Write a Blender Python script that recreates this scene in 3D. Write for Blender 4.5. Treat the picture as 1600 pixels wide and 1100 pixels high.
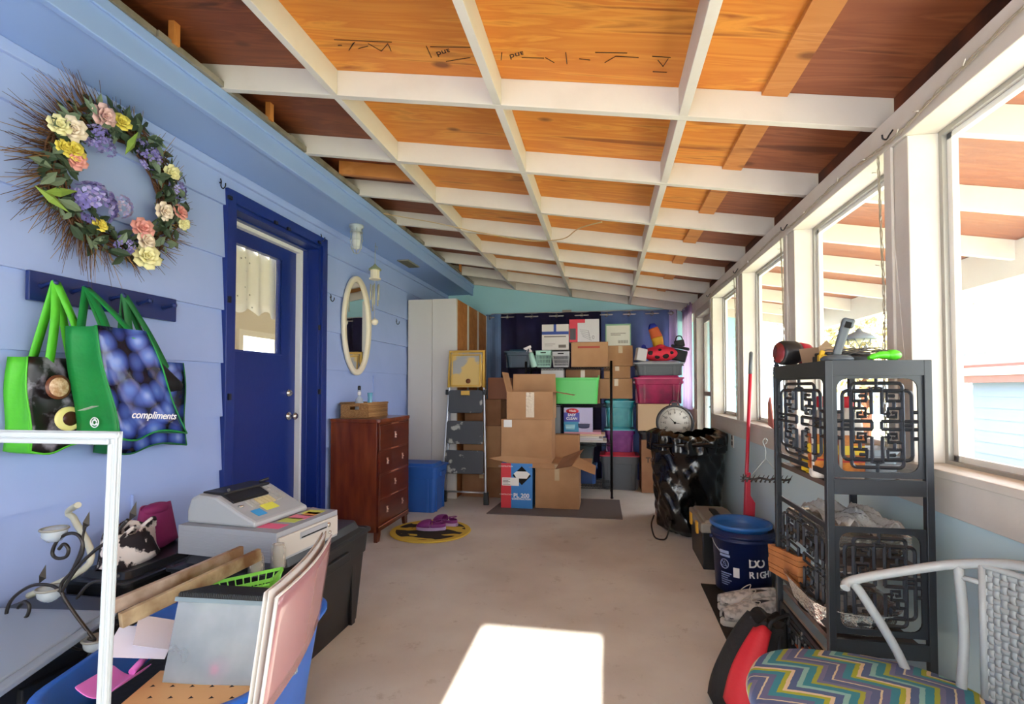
import bpy, bmesh, math, random
from mathutils import Vector, Matrix, Euler
R = math.radians
random.seed(7)
SC = bpy.context.scene
COL = SC.collection
for o in list(bpy.data.objects):
    bpy.data.objects.remove(o)

# ------------------------------------------------------------------ camera, sky, sun, exposure
FPX, YAW, PITCH, SHIFT = 800.0, math.atan(146 / 800.0), R(1.5), 34.0
EYE = Vector((0, 0, 1.3))
cd = bpy.data.cameras.new('camera'); cam = bpy.data.objects.new('camera', cd); COL.objects.link(cam)
cd.sensor_fit = 'HORIZONTAL'; cd.sensor_width = 36; cd.lens = 36 * FPX / 1600
cd.shift_y = SHIFT / 1600; cd.clip_start = 0.02; cd.clip_end = 300
cam.location = EYE; cam.rotation_euler = (R(90) + PITCH, 0, YAW)
SC.camera = cam

SC.view_settings.view_transform = 'Standard'; SC.view_settings.look = 'None'
SC.view_settings.gamma = 1; SC.view_settings.use_curve_mapping = False
SC.view_settings.exposure = 1.15
SC.cycles.use_denoising = True
SC.cycles.max_bounces = 10; SC.cycles.diffuse_bounces = 6; SC.cycles.transparent_max_bounces = 16
SC.cycles.sample_clamp_indirect = 6

world = bpy.data.worlds.new('sky'); SC.world = world; world.use_nodes = True
wn = world.node_tree.nodes; wl_ = world.node_tree.links
bg = wn['Background']; bg.inputs[0].default_value = (0.86, 0.93, 1.0, 1); bg.inputs[1].default_value = 5.2

sd = bpy.data.lights.new('sun', 'SUN'); sun = bpy.data.objects.new('sun', sd); COL.objects.link(sun)
sd.energy = 16; sd.angle = R(0.6); sd.color = (1, 0.95, 0.86)
SUN_EL = R(25.3)
sdir = Vector((0.0, math.cos(SUN_EL), -math.sin(SUN_EL)))
sun.rotation_euler = sdir.to_track_quat('-Z', 'Y').to_euler(); sun.location = (0, -6, 5)

# ------------------------------------------------------------------ pixel -> place in the room
_f = Vector((-math.sin(YAW) * math.cos(PITCH), math.cos(YAW) * math.cos(PITCH), math.sin(PITCH)))
_r = Vector((math.cos(YAW), math.sin(YAW), 0)); _u = _r.cross(_f)
def ray(u, v): return _f + _r * ((u - 800) / FPX) + _u * ((550 + SHIFT - v) / FPX)
def pz(u, v, z=0.0):
    d = ray(u, v); return EYE + d * ((z - EYE.z) / d.z)
def px(u, v, x):
    d = ray(u, v); return EYE + d * (x / d.x)
def py(u, v, y):
    d = ray(u, v); return EYE + d * (y / d.y)

# ------------------------------------------------------------------ colour and materials
def lin(c):
    if isinstance(c, str):
        c = c.lstrip('#'); c = [int(c[i:i + 2], 16) / 255 for i in (0, 2, 4)]
    return tuple((x / 12.92 if x <= 0.04045 else ((x + 0.055) / 1.055) ** 2.4) for x in c[:3]) + (1,)
MATS = {}
def mat(name, col, rough=0.5, metal=0.0, bump=0.0, bscale=60, alpha=1.0, trans=0.0, col2=None, nscale=8, nfac=1.0,
        stretch=None, spec=0.5, emit=0, coat=0, lo=0.35, hi=0.65, detail=4, subs=0):
    if name in MATS: return MATS[name]
    m = bpy.data.materials.new(name); m.use_nodes = True; MATS[name] = m
    nt = m.node_tree; b = nt.nodes['Principled BSDF']; L = nt.links
    b.inputs['Base Color'].default_value = lin(col); b.inputs['Roughness'].default_value = rough
    b.inputs['Metallic'].default_value = metal; b.inputs['Specular IOR Level'].default_value = spec
    b.inputs['Alpha'].default_value = alpha; b.inputs['Transmission Weight'].default_value = trans
    b.inputs['Coat Weight'].default_value = coat
    if emit:
        b.inputs['Emission Color'].default_value = lin(col); b.inputs['Emission Strength'].default_value = emit
    tc = None
    if col2 or bump:
        tc = nt.nodes.new('ShaderNodeTexCoord'); mp = nt.nodes.new('ShaderNodeMapping')
        L.new(tc.outputs['Object'], mp.inputs[0])
        if stretch: mp.inputs['Scale'].default_value = stretch
    if col2:
        n = nt.nodes.new('ShaderNodeTexNoise'); n.inputs['Scale'].default_value = nscale; n.inputs['Detail'].default_value = detail
        L.new(mp.outputs[0], n.inputs[0])
        r = nt.nodes.new('ShaderNodeMapRange'); r.inputs[1].default_value = lo; r.inputs[2].default_value = hi
        r.inputs[4].default_value = nfac
        L.new(n.outputs[0], r.inputs[0])
        mx = nt.nodes.new('ShaderNodeMix'); mx.data_type = 'RGBA'
        mx.inputs[6].default_value = lin(col); mx.inputs[7].default_value = lin(col2)
        L.new(r.outputs[0], mx.inputs[0]); L.new(mx.outputs[2], b.inputs['Base Color'])
    if bump:
        n2 = nt.nodes.new('ShaderNodeTexNoise'); n2.inputs['Scale'].default_value = bscale; n2.inputs['Detail'].default_value = 3
        L.new(mp.outputs[0], n2.inputs[0])
        bp = nt.nodes.new('ShaderNodeBump'); bp.inputs['Strength'].default_value = bump; bp.inputs['Distance'].default_value = 0.01
        L.new(n2.outputs[0], bp.inputs['Height']); L.new(bp.outputs[0], b.inputs['Normal'])
    return m

def plywood(name, c1, c2, c3):
    m = mat(name, c1, 0.6); nt = m.node_tree; L = nt.links; b = nt.nodes['Principled BSDF']
    tc = nt.nodes.new('ShaderNodeTexCoord'); mp = nt.nodes.new('ShaderNodeMapping'); L.new(tc.outputs['Object'], mp.inputs[0])
    mp.inputs['Scale'].default_value = (0.55, 5, 1)
    n = nt.nodes.new('ShaderNodeTexNoise'); n.inputs['Scale'].default_value = 2.2; n.inputs['Detail'].default_value = 9
    n.inputs['Distortion'].default_value = 1.3
    L.new(mp.outputs[0], n.inputs[0])
    cr = nt.nodes.new('ShaderNodeValToRGB'); e = cr.color_ramp.elements
    e[0].position = 0.28; e[0].color = lin(c3); e[1].position = 0.75; e[1].color = lin(c1)
    k = cr.color_ramp.elements.new(0.5); k.color = lin(c2); k = cr.color_ramp.elements.new(0.42); k.color = lin(c1)
    L.new(n.outputs[0], cr.inputs[0])
    # knots
    mp2 = nt.nodes.new('ShaderNodeMapping'); mp2.inputs['Scale'].default_value = (0.55, 1, 1); L.new(tc.outputs['Object'], mp2.inputs[0])
    v = nt.nodes.new('ShaderNodeTexVoronoi'); v.inputs['Scale'].default_value = 3.2; L.new(mp2.outputs[0], v.inputs[0])
    r = nt.nodes.new('ShaderNodeMapRange'); r.inputs[1].default_value = 0.05; r.inputs[2].default_value = 0.10; r.inputs[3].default_value = 0.75; r.inputs[4].default_value = 0
    L.new(v.outputs['Distance'], r.inputs[0])
    mx = nt.nodes.new('ShaderNodeMix'); mx.data_type = 'RGBA'; L.new(r.outputs[0], mx.inputs[0]); L.new(cr.outputs[0], mx.inputs[6])
    mx.inputs[7].default_value = lin('#5a2a10'); L.new(mx.outputs[2], b.inputs['Base Color'])
    return m

def pattern(name, build, rough=0.5):
    """material whose colour comes from build(nodes, links, texcoord) -> colour socket"""
    m = mat(name, '#888888', rough); nt = m.node_tree
    tc = nt.nodes.new('ShaderNodeTexCoord')
    nt.links.new(build(nt.nodes, nt.links, tc), nt.nodes['Principled BSDF'].inputs['Base Color'])
    return m

def glassmat(name, col, alpha=0.12, rough=0.03):
    if name in MATS: return MATS[name]
    m = bpy.data.materials.new(name); m.use_nodes = True; MATS[name] = m
    nt = m.node_tree; b = nt.nodes['Principled BSDF']
    b.inputs['Base Color'].default_value = lin(col); b.inputs['Roughness'].default_value = rough
    b.inputs['Alpha'].default_value = alpha; b.inputs['Specular IOR Level'].default_value = 0.6
    return m

# ------------------------------------------------------------------ mesh building
class MB:
    def __init__(s): s.v = []; s.f = []; s.mi = []; s.sm = []
    def add(s, vs, fs, mi=0, smooth=False):
        n = len(s.v); s.v += [Vector(p) for p in vs]
        for f in fs: s.f.append([n + i for i in f]); s.mi.append(mi); s.sm.append(smooth)
        return s
    def box(s, c, d, rot=None, mi=0, taper=1.0, shear=(0, 0)):
        hx, hy, hz = d[0] / 2, d[1] / 2, d[2] / 2
        vs = []
        for z in (-1, 1):
            t = taper if z < 0 else 1.0
            for x, y in ((-1, -1), (1, -1), (1, 1), (-1, 1)):
                vs.append(Vector((x * hx * t, y * hy * t, z * hz)))
        if rot: 
            M = Euler(rot).to_matrix(); vs = [M @ p for p in vs]
        c = Vector(c); vs = [p + c for p in vs]
        return s.add(vs, [(3, 2, 1, 0), (4, 5, 6, 7), (0, 1, 5, 4), (1, 2, 6, 5), (2, 3, 7, 6), (3, 0, 4, 7)], mi)
    def b2(s, a, b, mi=0):
        a = Vector(a); b = Vector(b)
        return s.box((a + b) / 2, [abs(b[i] - a[i]) for i in range(3)], None, mi)
    def hexa(s, pts, mi=0):   # 8 points: bottom 4 ccw, top 4 ccw
        return s.add(pts, [(3, 2, 1, 0), (4, 5, 6, 7), (0, 1, 5, 4), (1, 2, 6, 5), (2, 3, 7, 6), (3, 0, 4, 7)], mi)
    def tube(s, pts, r, seg=8, mi=0, closed=False, cap=True, flat=1.0, smooth=True):
        pts = [Vector(p) for p in pts]; n = len(pts)
        rs = r if isinstance(r, (list, tuple)) else [r] * n
        rings = []; prev = None
        for i, p in enumerate(pts):
            if closed: t = pts[(i + 1) % n] - pts[i - 1]
            else: t = pts[min(i + 1, n - 1)] - pts[max(i - 1, 0)]
            if t.length < 1e-9: t = Vector((0, 0, 1))
            t.normalize()
            if prev is None:
                a = Vector((0, 0, 1)) if abs(t.z) < 0.9 else Vector((1, 0, 0))
                nx = t.cross(a).normalized()
            else:
                nx = (prev - t * prev.dot(t))
                nx = nx.normalized() if nx.length > 1e-6 else t.orthogonal().normalized()
            prev = nx; ny = t.cross(nx)
            rings.append([p + (nx * math.cos(2 * math.pi * k / seg) + ny * math.sin(2 * math.pi * k / seg) * flat) * rs[i] for k in range(seg)])
        vs = [q for g in rings for q in g]; fs = []
        m = n if closed else n - 1
        for i in range(m):
            j = (i + 1) % n
            for k in range(seg):
                l = (k + 1) % seg; fs.append((i * seg + k, i * seg + l, j * seg + l, j * seg + k))
        s.add(vs, fs, mi, smooth)
        if cap and not closed:
            s.add(rings[0], [tuple(range(seg))[::-1]], mi); s.add(rings[-1], [tuple(range(seg))], mi)
        return s
    def rod(s, a, b, r, seg=10, mi=0, r2=None): return s.tube([a, b], [r, r if r2 is None else r2], seg, mi)
    def lathe(s, prof, c=(0, 0, 0), seg=28, mi=0, M=None, smooth=True, sx=1, sy=1):
        c = Vector(c); vs = []; n = len(prof)
        for r, z in prof:
            for k in range(seg):
                a = 2 * math.pi * k / seg; p = Vector((r * math.cos(a) * sx, r * math.sin(a) * sy, z))
                if M: p = M @ p
                vs.append(p + c)
        fs = []
        for i in range(n - 1):
            for k in range(seg):
                l = (k + 1) % seg; fs.append((i * seg + k, i * seg + l, (i + 1) * seg + l, (i + 1) * seg + k))
        if prof[0][0] > 1e-5: fs.append(tuple(range(seg))[::-1])
        if prof[-1][0] > 1e-5: fs.append(tuple((n - 1) * seg + k for k in range(seg)))
        return s.add(vs, fs, mi, smooth)
    def prism(s, poly, M, t, mi=0):   # poly in 2D (x,y), M 4x4 places it, extruded +z by t
        n = len(poly); vs = [M @ Vector((x, y, 0)) for x, y in poly] + [M @ Vector((x, y, t)) for x, y in poly]
        fs = [tuple(range(n))[::-1], tuple(range(n, 2 * n))] + [(i, (i + 1) % n, n + (i + 1) % n, n + i) for i in range(n)]
        return s.add(vs, fs, mi)
    def grid(s, fn, nu, nv, mi=0, smooth=True, closeu=False):
        vs = [fn(i / (nu if closeu else nu - 1), j / (nv - 1)) for j in range(nv) for i in range(nu)]; fs = []
        for j in range(nv - 1):
            for i in range(nu if closeu else nu - 1):
                k = (i + 1) % nu; fs.append((j * nu + i, j * nu + k, (j + 1) * nu + k, (j + 1) * nu + i))
        return s.add(vs, fs, mi, smooth)
    def ball(s, c, r, mi=0, seg=12, rings=8, sc=(1, 1, 1), rot=None, jit=0):
        M = Euler(rot).to_matrix() if rot else None; c = Vector(c); vs = []; fs = []
        for j in range(rings + 1):
            th = math.pi * j / rings
            for k in range(seg):
                a = 2 * math.pi * k / seg; q = 1 + (random.uniform(-jit, jit) if jit and 0 < j < rings else 0)
                p = Vector((math.sin(th) * math.cos(a) * sc[0], math.sin(th) * math.sin(a) * sc[1], math.cos(th) * sc[2])) * r * q
                vs.append((M @ p if M else p) + c)
        for j in range(rings):
            for k in range(seg):
                l = (k + 1) % seg; fs.append((j * seg + k, (j + 1) * seg + k, (j + 1) * seg + l, j * seg + l))
        return s.add(vs, fs, mi, True)
    def mesh(s, name):
        me = bpy.data.meshes.new(name); me.from_pydata([tuple(p) for p in s.v], [], s.f)
        for p, i, sm in zip(me.polygons, s.mi, s.sm): p.material_index = i; p.use_smooth = sm
        bm = bmesh.new(); bm.from_mesh(me)
        bmesh.ops.remove_doubles(bm, verts=bm.verts, dist=1e-6)
        bmesh.ops.recalc_face_normals(bm, faces=bm.faces)
        bm.to_mesh(me); bm.free(); me.update()
        return me
    def build(s, name, m, parent=None, bev=0, sub=0, solid=0, loc=None, rot=None, label=None):
        me = s.mesh(name)
        for q in (m if isinstance(m, (list, tuple)) else [m]): me.materials.append(q)
        o = bpy.data.objects.new(name, me); COL.objects.link(o)
        if parent: o.parent = parent
        if loc is not None: o.location = loc
        if rot is not None: o.rotation_euler = rot
        if solid:
            q = o.modifiers.new('solid', 'SOLIDIFY'); q.thickness = solid; q.offset = 0
        if sub:
            q = o.modifiers.new('sub', 'SUBSURF'); q.levels = sub; q.render_levels = sub
        if bev:
            q = o.modifiers.new('bev', 'BEVEL'); q.width = bev; q.segments = 2; q.limit_method = 'ANGLE'
        if label: o['label'] = label
        return o

def tag(o, label, cat, group=None, kind=None):
    o['label'] = label; o['category'] = cat
    if group: o['group'] = group
    if kind: o['kind'] = kind
    return o
def thing(name, label, cat, loc=(0, 0, 0), rz=0, group=None, rot=None):
    o = bpy.data.objects.new(name, None); COL.objects.link(o); o.empty_display_size = 0.05
    o.location = loc; o.rotation_euler = rot if rot else (0, 0, rz)
    return tag(o, label, cat, group)
def struct(o): o['kind'] = 'structure'; return o
def dup(root, loc=None, rz=None, label=None, group=None, mats=None, scale=None):
    def cp(o, par):
        c = o.copy(); COL.objects.link(c)
        if par: c.parent = par
        for ch in list(o.children): cp(ch, c)
        return c
    r = cp(root, None)
    if loc is not None: r.location = loc
    if rz is not None: r.rotation_euler = (0, 0, rz)
    if label: r['label'] = label
    if group: r['group'] = group
    if scale: r.scale = scale
    return r
def text(body, size, m, parent, loc, rot, name='lettering', align='CENTER', ext=0.0006, bold=0.0, sx=1.0, shear=0):
    c = bpy.data.curves.new(name, 'FONT'); c.body = body; c.size = size; c.align_x = align; c.align_y = 'CENTER'
    c.extrude = ext; c.offset = bold; c.shear = shear; c.materials.append(m)
    o = bpy.data.objects.new(name, c); COL.objects.link(o); o.location = loc; o.rotation_euler = rot; o.scale = (sx, 1, 1)
    bpy.context.view_layer.update()
    me = bpy.data.meshes.new_from_object(o.evaluated_get(bpy.context.evaluated_depsgraph_get())); me.name = name
    bpy.data.objects.remove(o); bpy.data.curves.remove(c)
    o = bpy.data.objects.new(name, me); COL.objects.link(o); o.location = loc; o.rotation_euler = rot; o.scale = (sx, 1, 1)
    if parent: o.parent = parent
    return o
def lerp(a, b, t): return a + (b - a) * t
def spline(pts, n=8):
    """Catmull-Rom through the points"""
    P = [Vector(p) for p in pts]; out = []
    for i in range(len(P) - 1):
        a = P[max(i - 1, 0)]; b = P[i]; c = P[i + 1]; d = P[min(i + 2, len(P) - 1)]
        for k in range(n):
            t = k / n
            out.append(0.5 * ((2 * b) + (c - a) * t + (2 * a - 5 * b + 4 * c - d) * t * t + (3 * b - a - 3 * c + d) * t ** 3))
    out.append(P[-1]); return out
# ------------------------------------------------------------------ materials of the setting
WHITE = mat('white_paint', '#d3ccc2', 0.55, bump=0.15, bscale=25, col2='#c4bbae', nscale=5, nfac=0.5)
RAFT = mat('rafter_paint', '#d2cbc1', 0.5, bump=0.12, bscale=30, col2='#c3b9ab', nscale=6, nfac=0.4, lo=0.5, hi=0.8)
BLUEW = mat('blue_siding_paint', '#9fb2e2', 0.5, bump=0.12, bscale=14, col2='#97abdd', nscale=3, nfac=0.6)
SOFF = mat('blue_soffit_paint', '#8fabdf', 0.45)
NAVY = mat('navy_paint', '#142c78', 0.32, bump=0.1, bscale=30)
TEAL = mat('pale_teal_paint', '#c6dde1', 0.6, bump=0.08, bscale=20)
TEAL2 = mat('teal_end_wall_paint', '#a3d3dc', 0.6)
PLY = plywood('ceiling_plywood', '#da9138', '#c87526', '#9a5218')
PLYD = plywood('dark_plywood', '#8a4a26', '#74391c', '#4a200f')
BAT = plywood('batten_wood', '#c98646', '#bb7636', '#9a5a26')
DARKW = mat('old_dark_wood', '#3a1d0e', 0.8, col2='#6b3314', nscale=5)
BLACK = mat('black_gap', '#0a0908', 0.9)
GALV = mat('weathered_metal_strip', '#9b958a', 0.5, metal=0.3, col2='#7f7868', nscale=9)

XL, XR, YE, YB = -2.35, 1.07, 7.40, -1.45
def roofz(x): return 1.3 + 1.22 - 0.16 * x          # underside of the rafters
RH = 0.125

# floor
fm = mat('painted_floor', '#dcd8ce', 0.62, bump=0.1, bscale=40, col2='#c4bbb0', nscale=1.6, nfac=0.8, detail=8)
nt = fm.node_tree
n = nt.nodes.new('ShaderNodeTexNoise'); n.inputs['Scale'].default_value = 7; n.inputs['Detail'].default_value = 10; n.inputs['Roughness'].default_value = 0.75
tcn = [q for q in nt.nodes if q.type == 'TEX_COORD'][0]; nt.links.new(tcn.outputs['Object'], n.inputs[0])
rr = nt.nodes.new('ShaderNodeMapRange'); rr.inputs[1].default_value = 0.58; rr.inputs[2].default_value = 0.70; rr.inputs[4].default_value = 0.5
nt.links.new(n.outputs[0], rr.inputs[0])
mx = nt.nodes.new('ShaderNodeMix'); mx.data_type = 'RGBA'; b = nt.nodes['Principled BSDF']
old = b.inputs['Base Color'].links[0].from_socket
nt.links.new(rr.outputs[0], mx.inputs[0]); nt.links.new(old, mx.inputs[6]); mx.inputs[7].default_value = lin('#8d7763'); nt.links.new(mx.outputs[2], b.inputs['Base Color'])
struct(MB().b2((XL - 0.2, YB - 0.1, -0.12), (XR + 0.14, YE + 0.1, 0)).build('floor', fm))

# left wall: lap siding round the door opening
DY0, DY1, DZT = 2.80, 3.97, 2.55       # outer edges of the door trim
def siding(mb, y0, y1, z0, z1, x=XL, pitch=0.33, base=0.13, lap=0.02, sgn=1):
    k = math.floor((z0 - base) / pitch)
    while base + k * pitch < z1:
        a = max(z0, base + k * pitch); b_ = min(z1, base + (k + 1) * pitch)
        if b_ - a > 0.004:
            ta = (a - (base + k * pitch)) / pitch; tb = (b_ - (base + k * pitch)) / pitch
            xa = x + sgn * lap * (1 - ta); xb = x + sgn * lap * (1 - tb)
            mb.hexa([(x - sgn * 0.03, y0, a), (xa, y0, a), (xa, y1, a), (x - sgn * 0.03, y1, a), (x - sgn * 0.03, y0, b_), (xb, y0, b_), (xb, y1, b_), (x - sgn * 0.03, y1, b_)])
        k += 1
w = MB()
siding(w, YB, DY0 + 0.01, 0, 2.68); siding(w, DY1 - 0.01, YE, 0, 2.68); siding(w, DY0 + 0.01, DY1 - 0.01, DZT - 0.01, 2.68)
for y, k in ((0.75, 2), (2.2, 1), (1.45, 4), (4.9, 3), (1.28, 1)):        # butt joints between board lengths
    w.b2((XL, y, 0.13 + k * 0.33), (XL + 0.0195, y + 0.004, 0.13 + (k + 1) * 0.33 - 0.03))
wl = struct(w.build('wall_left', BLUEW))
# soffit, fascia, crown trim
ZS = 2.68
t = MB(); t.b2((XL - 0.02, YB, ZS), (-1.955, YE - 0.01, ZS + 0.03)); struct(t.build('trim_1', SOFF))
t = MB(); t.b2((-1.975, YB, ZS - 0.012), (-1.94, YE - 0.01, ZS + 0.15)); t.b2((-1.94, YB, ZS + 0.10), (-1.925, YE - 0.01, ZS + 0.15)); struct(t.build('trim_2', SOFF, bev=0.004))
t = MB(); t.b2((XL, YB, ZS - 0.055), (XL + 0.03, YE - 0.012, ZS)); struct(t.build('trim_3', BLUEW, bev=0.006))
t = MB()
y = YB
while y < YE - 0.02:
    L_ = random.uniform(0.7, 1.3); y2 = min(y + L_, YE - 0.012)
    t.b2((-1.945, y, ZS + 0.152), (-1.915 + random.uniform(-0.004, 0.006), y2 - 0.004, ZS + 0.185 + random.uniform(-0.006, 0.004))); y = y2
struct(t.build('trim_4', GALV))
t = MB(); t.b2((XL - 0.02, YB, ZS + 0.03), (XL, YE - 0.01, 3.1)); struct(t.build('wall_left_upper', DARKW))

# ceiling boards (plywood) following the roof slope, over the room and the outside overhang
def slab(x0, x1, y0, y1, off, th, m, name):
    q = MB(); q.hexa([(x0, y0, roofz(x0) + off), (x1, y0, roofz(x1) + off), (x1, y1, roofz(x1) + off), (x0, y1, roofz(x0) + off),
                      (x0, y0, roofz(x0) + off + th), (x1, y0, roofz(x1) + off + th), (x1, y1, roofz(x1) + off + th), (x0, y1, roofz(x0) + off + th)])
    return q.build(name, m)
x3 = 0.335
XBAT = 0.70
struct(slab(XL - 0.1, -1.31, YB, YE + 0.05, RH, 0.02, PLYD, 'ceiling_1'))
struct(slab(-1.31, XBAT, YB, YE + 0.05, RH, 0.02, PLY, 'ceiling_2'))
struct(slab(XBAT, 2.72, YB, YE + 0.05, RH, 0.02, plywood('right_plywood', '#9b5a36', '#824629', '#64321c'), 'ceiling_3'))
struct(slab(XBAT - 0.05, XBAT + 0.05, YB, YE, RH - 0.018, 0.018, BAT, 'trim_5'))
# rafters across
def rafter(y, x0, x1, name, w=0.038, m=RAFT, cut=True):
    q = MB(); h = RH
    def sec(x, lo=0): return [(x, y - w / 2, roofz(x) + lo), (x, y + w / 2, roofz(x) + lo), (x, y + w / 2, roofz(x) + h), (x, y - w / 2, roofz(x) + h)]
    a = sec(x0, 0.07 if cut else 0); b_ = sec(x0 + 0.14, 0); c = sec(x1)
    q.add(a + b_ + c, [(0, 1, 2, 3), (0, 4, 5, 1), (1, 5, 6, 2), (2, 6, 7, 3), (3, 7, 4, 0), (4, 8, 9, 5), (5, 9, 10, 6), (6, 10, 11, 7), (7, 11, 8, 4), (11, 10, 9, 8)])
    return struct(q.build(name, m, bev=0.002))
TN = [6]
RY = [2.29 + 0.738 * k for k in range(-5, 8)]
for y in RY:
    if y > YE - 0.02: y = YE - 0.03
    rafter(y, -2.12, 2.60, 'trim_%d' % TN[0]); TN[0] += 1
# blocking beams along the room between the rafters
ys = [YB] + RY[:-1] + [YE - 0.03]
for bx in (-1.30, -0.483, 0.335):
    q = MB()
    for a, c in zip(ys[:-1], ys[1:]):
        a += 0.02; c -= 0.02
        if c - a < 0.05: continue
        x0, x1 = bx - 0.019, bx + 0.019
        q.hexa([(x0, a, roofz(x0)), (x1, a, roofz(x1)), (x1, c, roofz(x1)), (x0, c, roofz(x0)), (x0, a, roofz(x0) + RH), (x1, a, roofz(x1) + RH), (x1, c, roofz(x1) + RH), (x0, c, roofz(x0) + RH)])
    struct(q.build('trim_%d' % TN[0], RAFT, bev=0.002)); TN[0] += 1
# bare cedar lookouts in the dark gap on the left
q = MB()
for y in (1.95, 2.62, 4.62, 5.3, 6.05, 6.6):
    q.b2((-1.93, y, roofz(-1.93) + 0.02), (-1.90, y + 0.035, roofz(-1.93) + RH))
struct(q.build('trim_%d' % TN[0], BAT)); TN[0] += 1
q = MB(); q.hexa([(-1.9, 3.40, roofz(-1.9) + .03), (-1.32, 3.40, roofz(-1.32) + .03), (-1.32, 3.44, roofz(-1.32) + .03), (-1.9, 3.44, roofz(-1.9) + .03),
                  (-1.9, 3.40, roofz(-1.9) + RH), (-1.32, 3.40, roofz(-1.32) + RH), (-1.32, 3.44, roofz(-1.32) + RH), (-1.9, 3.44, roofz(-1.9) + RH)])
struct(q.build('trim_%d' % TN[0], BAT)); TN[0] += 1

# end wall
q = MB(); q.hexa([(-2.7, YE, 0), (2.0, YE, 0), (2.0, YE + .08, 0), (-2.7, YE + .08, 0), (-2.7, YE, roofz(-2.7) + RH), (2.0, YE, roofz(2.0) + RH), (2.0, YE + .08, roofz(2.0) + RH), (-2.7, YE + .08, roofz(-2.7) + RH)])
struct(q.build('wall_end', TEAL2))

# right wall: knee wall, sill, posts, header
XO = XR + 0.12
struct(MB().b2((XR, YB, 0), (XO, 5.50, 0.90)).b2((XR, 6.38, 0), (XO, YE, 0.90)).build('wall_right', TEAL))
t = MB(); t.b2((XR - 0.012, YB, 0.895), (XR, 5.50, 1.01)); t.b2((XR - 0.02, YB, 1.01), (XO, 5.50, 1.035)); t.b2((XR, YB, .9), (XO, 5.5, 1.01)); t.b2((XR - 0.012, 6.38, .895), (XO, YE, 1.035))
struct(t.build('trim_%d' % TN[0], WHITE, bev=0.003)); TN[0] += 1
t = MB(); t.b2((XR - .015, YB, 2.20), (XO, YE, 2.318)); t.b2((XR + .04, YB, 2.318), (XO, YE, roofz(XO) + .002))
struct(t.build('trim_%d' % TN[0], WHITE, bev=0.003)); TN[0] += 1
posts = [(-1.45, -1.27), (-0.19, -0.05), (0.92, 1.06), (2.03, 2.17), (3.15, 3.30), (4.28, 4.44), (5.42, 5.53), (6.36, 6.50)]
for a, c in posts:
    z0 = 1.035 if c < 5.45 else 0.0
    t = MB(); t.b2((XR - 0.005, a, z0), (XO, c, 2.20)); t.b2((XR - 0.016, c - 0.05, z0), (XR - 0.005, c, 2.20))
    struct(t.build('trim_%d' % TN[0], WHITE, bev=0.003)); TN[0] += 1
GLASS = glassmat('window_glass', '#eef4f8', 0.06)
FR = mat('aluminium_window_frame', '#a9a69f', 0.4, metal=0.4); STOP = mat('white_window_stop', '#efe9df', 0.5)
wi = 1
for (a, c), (a2, c2) in zip(posts[:-2], posts[1:-1]):
    e = thing('window_%d' % wi, '', '', (0, 0, 0)); del e['label']; del e['category']; struct(e); wi += 1
    y0, y1, z0, z1 = c, a2, 1.035, 2.20
    t = MB()
    for (p0, p1) in (((y0, z0), (y0 + .018, z1)), ((y1 - .018, z0), (y1, z1)), ((y0 + .018, z1 - .018), (y1 - .018, z1)), ((y0 + .018, z0), (y1 - .018, z0 + .012))):
        t.b2((XO - .028, p0[0], p0[1]), (XO - .004, p1[0], p1[1]))
    t.build('window_frame', FR, e)
    t = MB(); g = .018
    for (p0, p1) in (((y0 + g, z0 + .012), (y0 + g + .025, z1 - g)), ((y1 - g - .025, z0 + .012), (y1 - g, z1 - g)), ((y0 + g, z1 - g - .02), (y1 - g, z1 - g)), ((y0 + g, z0 + .012), (y1 - g, z0 + .032))):
        t.b2((XO - .012, p0[0], p0[1]), (XO + .008, p1[0], p1[1]))
    t.build('window_stop', STOP, e)
    MB().b2((XO - .016, y0 + g, z0 + .012), (XO - .013, y1 - g, z1 - g)).build('window_pane', GLASS, e)
# far window by the pink curtain
e = thing('window_%d' % wi, '', '', (0, 0, 0)); del e['label']; del e['category']; struct(e)
MB().b2((XO - .016, 6.5, 1.035), (XO - .013, YE, 2.2)).build('window_pane', GLASS, e)
t = MB(); t.b2((XO - .03, 6.5, 1.035), (XO, 6.53, 2.2)); t.build('window_frame', FR, e)

# glazed storm door in the right wall
e = thing('door_2', '', ''); del e['label']; del e['category']; struct(e)
DW = mat('grey_door_frame', '#b7b0a8', 0.5)
y0, y1 = 5.53, 6.36
t = MB(); x0, x1 = XO - .05, XO - .015
t.b2((x0, y0, 0.02), (x1, y0 + .07, 2.12)); t.b2((x0, y1 - .07, .02), (x1, y1, 2.12)); t.b2((x0, y0 + .07, 2.05), (x1, y1 - .07, 2.12)); t.b2((x0, y0 + .07, .02), (x1, y1 - .07, .22)); t.b2((x0, y0 + .07, 1.20), (x1, y1 - .07, 1.25))
t.build('door_slab', DW, e, bev=.003)
MB().b2((x0 + .015, y0 + .07, .22), (x0 + .019, y1 - .07, 1.20)).build('lower_pane', glassmat('door_glass', '#dfe8f4', .3), e)
MB().b2((x0 + .015, y0 + .07, 1.25), (x0 + .019, y1 - .07, 2.05)).build('upper_pane', glassmat('door_glass', '#dfe8f4', .3), e)
t = MB(); t.b2((XR - .015, y0 - .02, 2.12), (XO, y1 + .02, 2.20)); t.build('door_frame', DW, e)
t = MB(); t.rod((x0, y0 + .1, 1.1), (x0 - .05, y0 + .1, 1.1), .009); t.rod((x0 - .045, y0 + .1, 1.1), (x0 - .05, y0 + .2, 1.09), .01); t.b2((x0 - .008, y0 + .075, 1.07), (x0, y0 + .125, 1.13)); t.b2((x0 - .02, y0 + .05, 1.36), (x0, y0 + .09, 1.5))
t.build('door_handle', mat('black_handle', '#28262a', .4), e)
t = MB(); t.b2((XO - .06, YB, 0), (XO - .004, YB + .01, .01))

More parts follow.
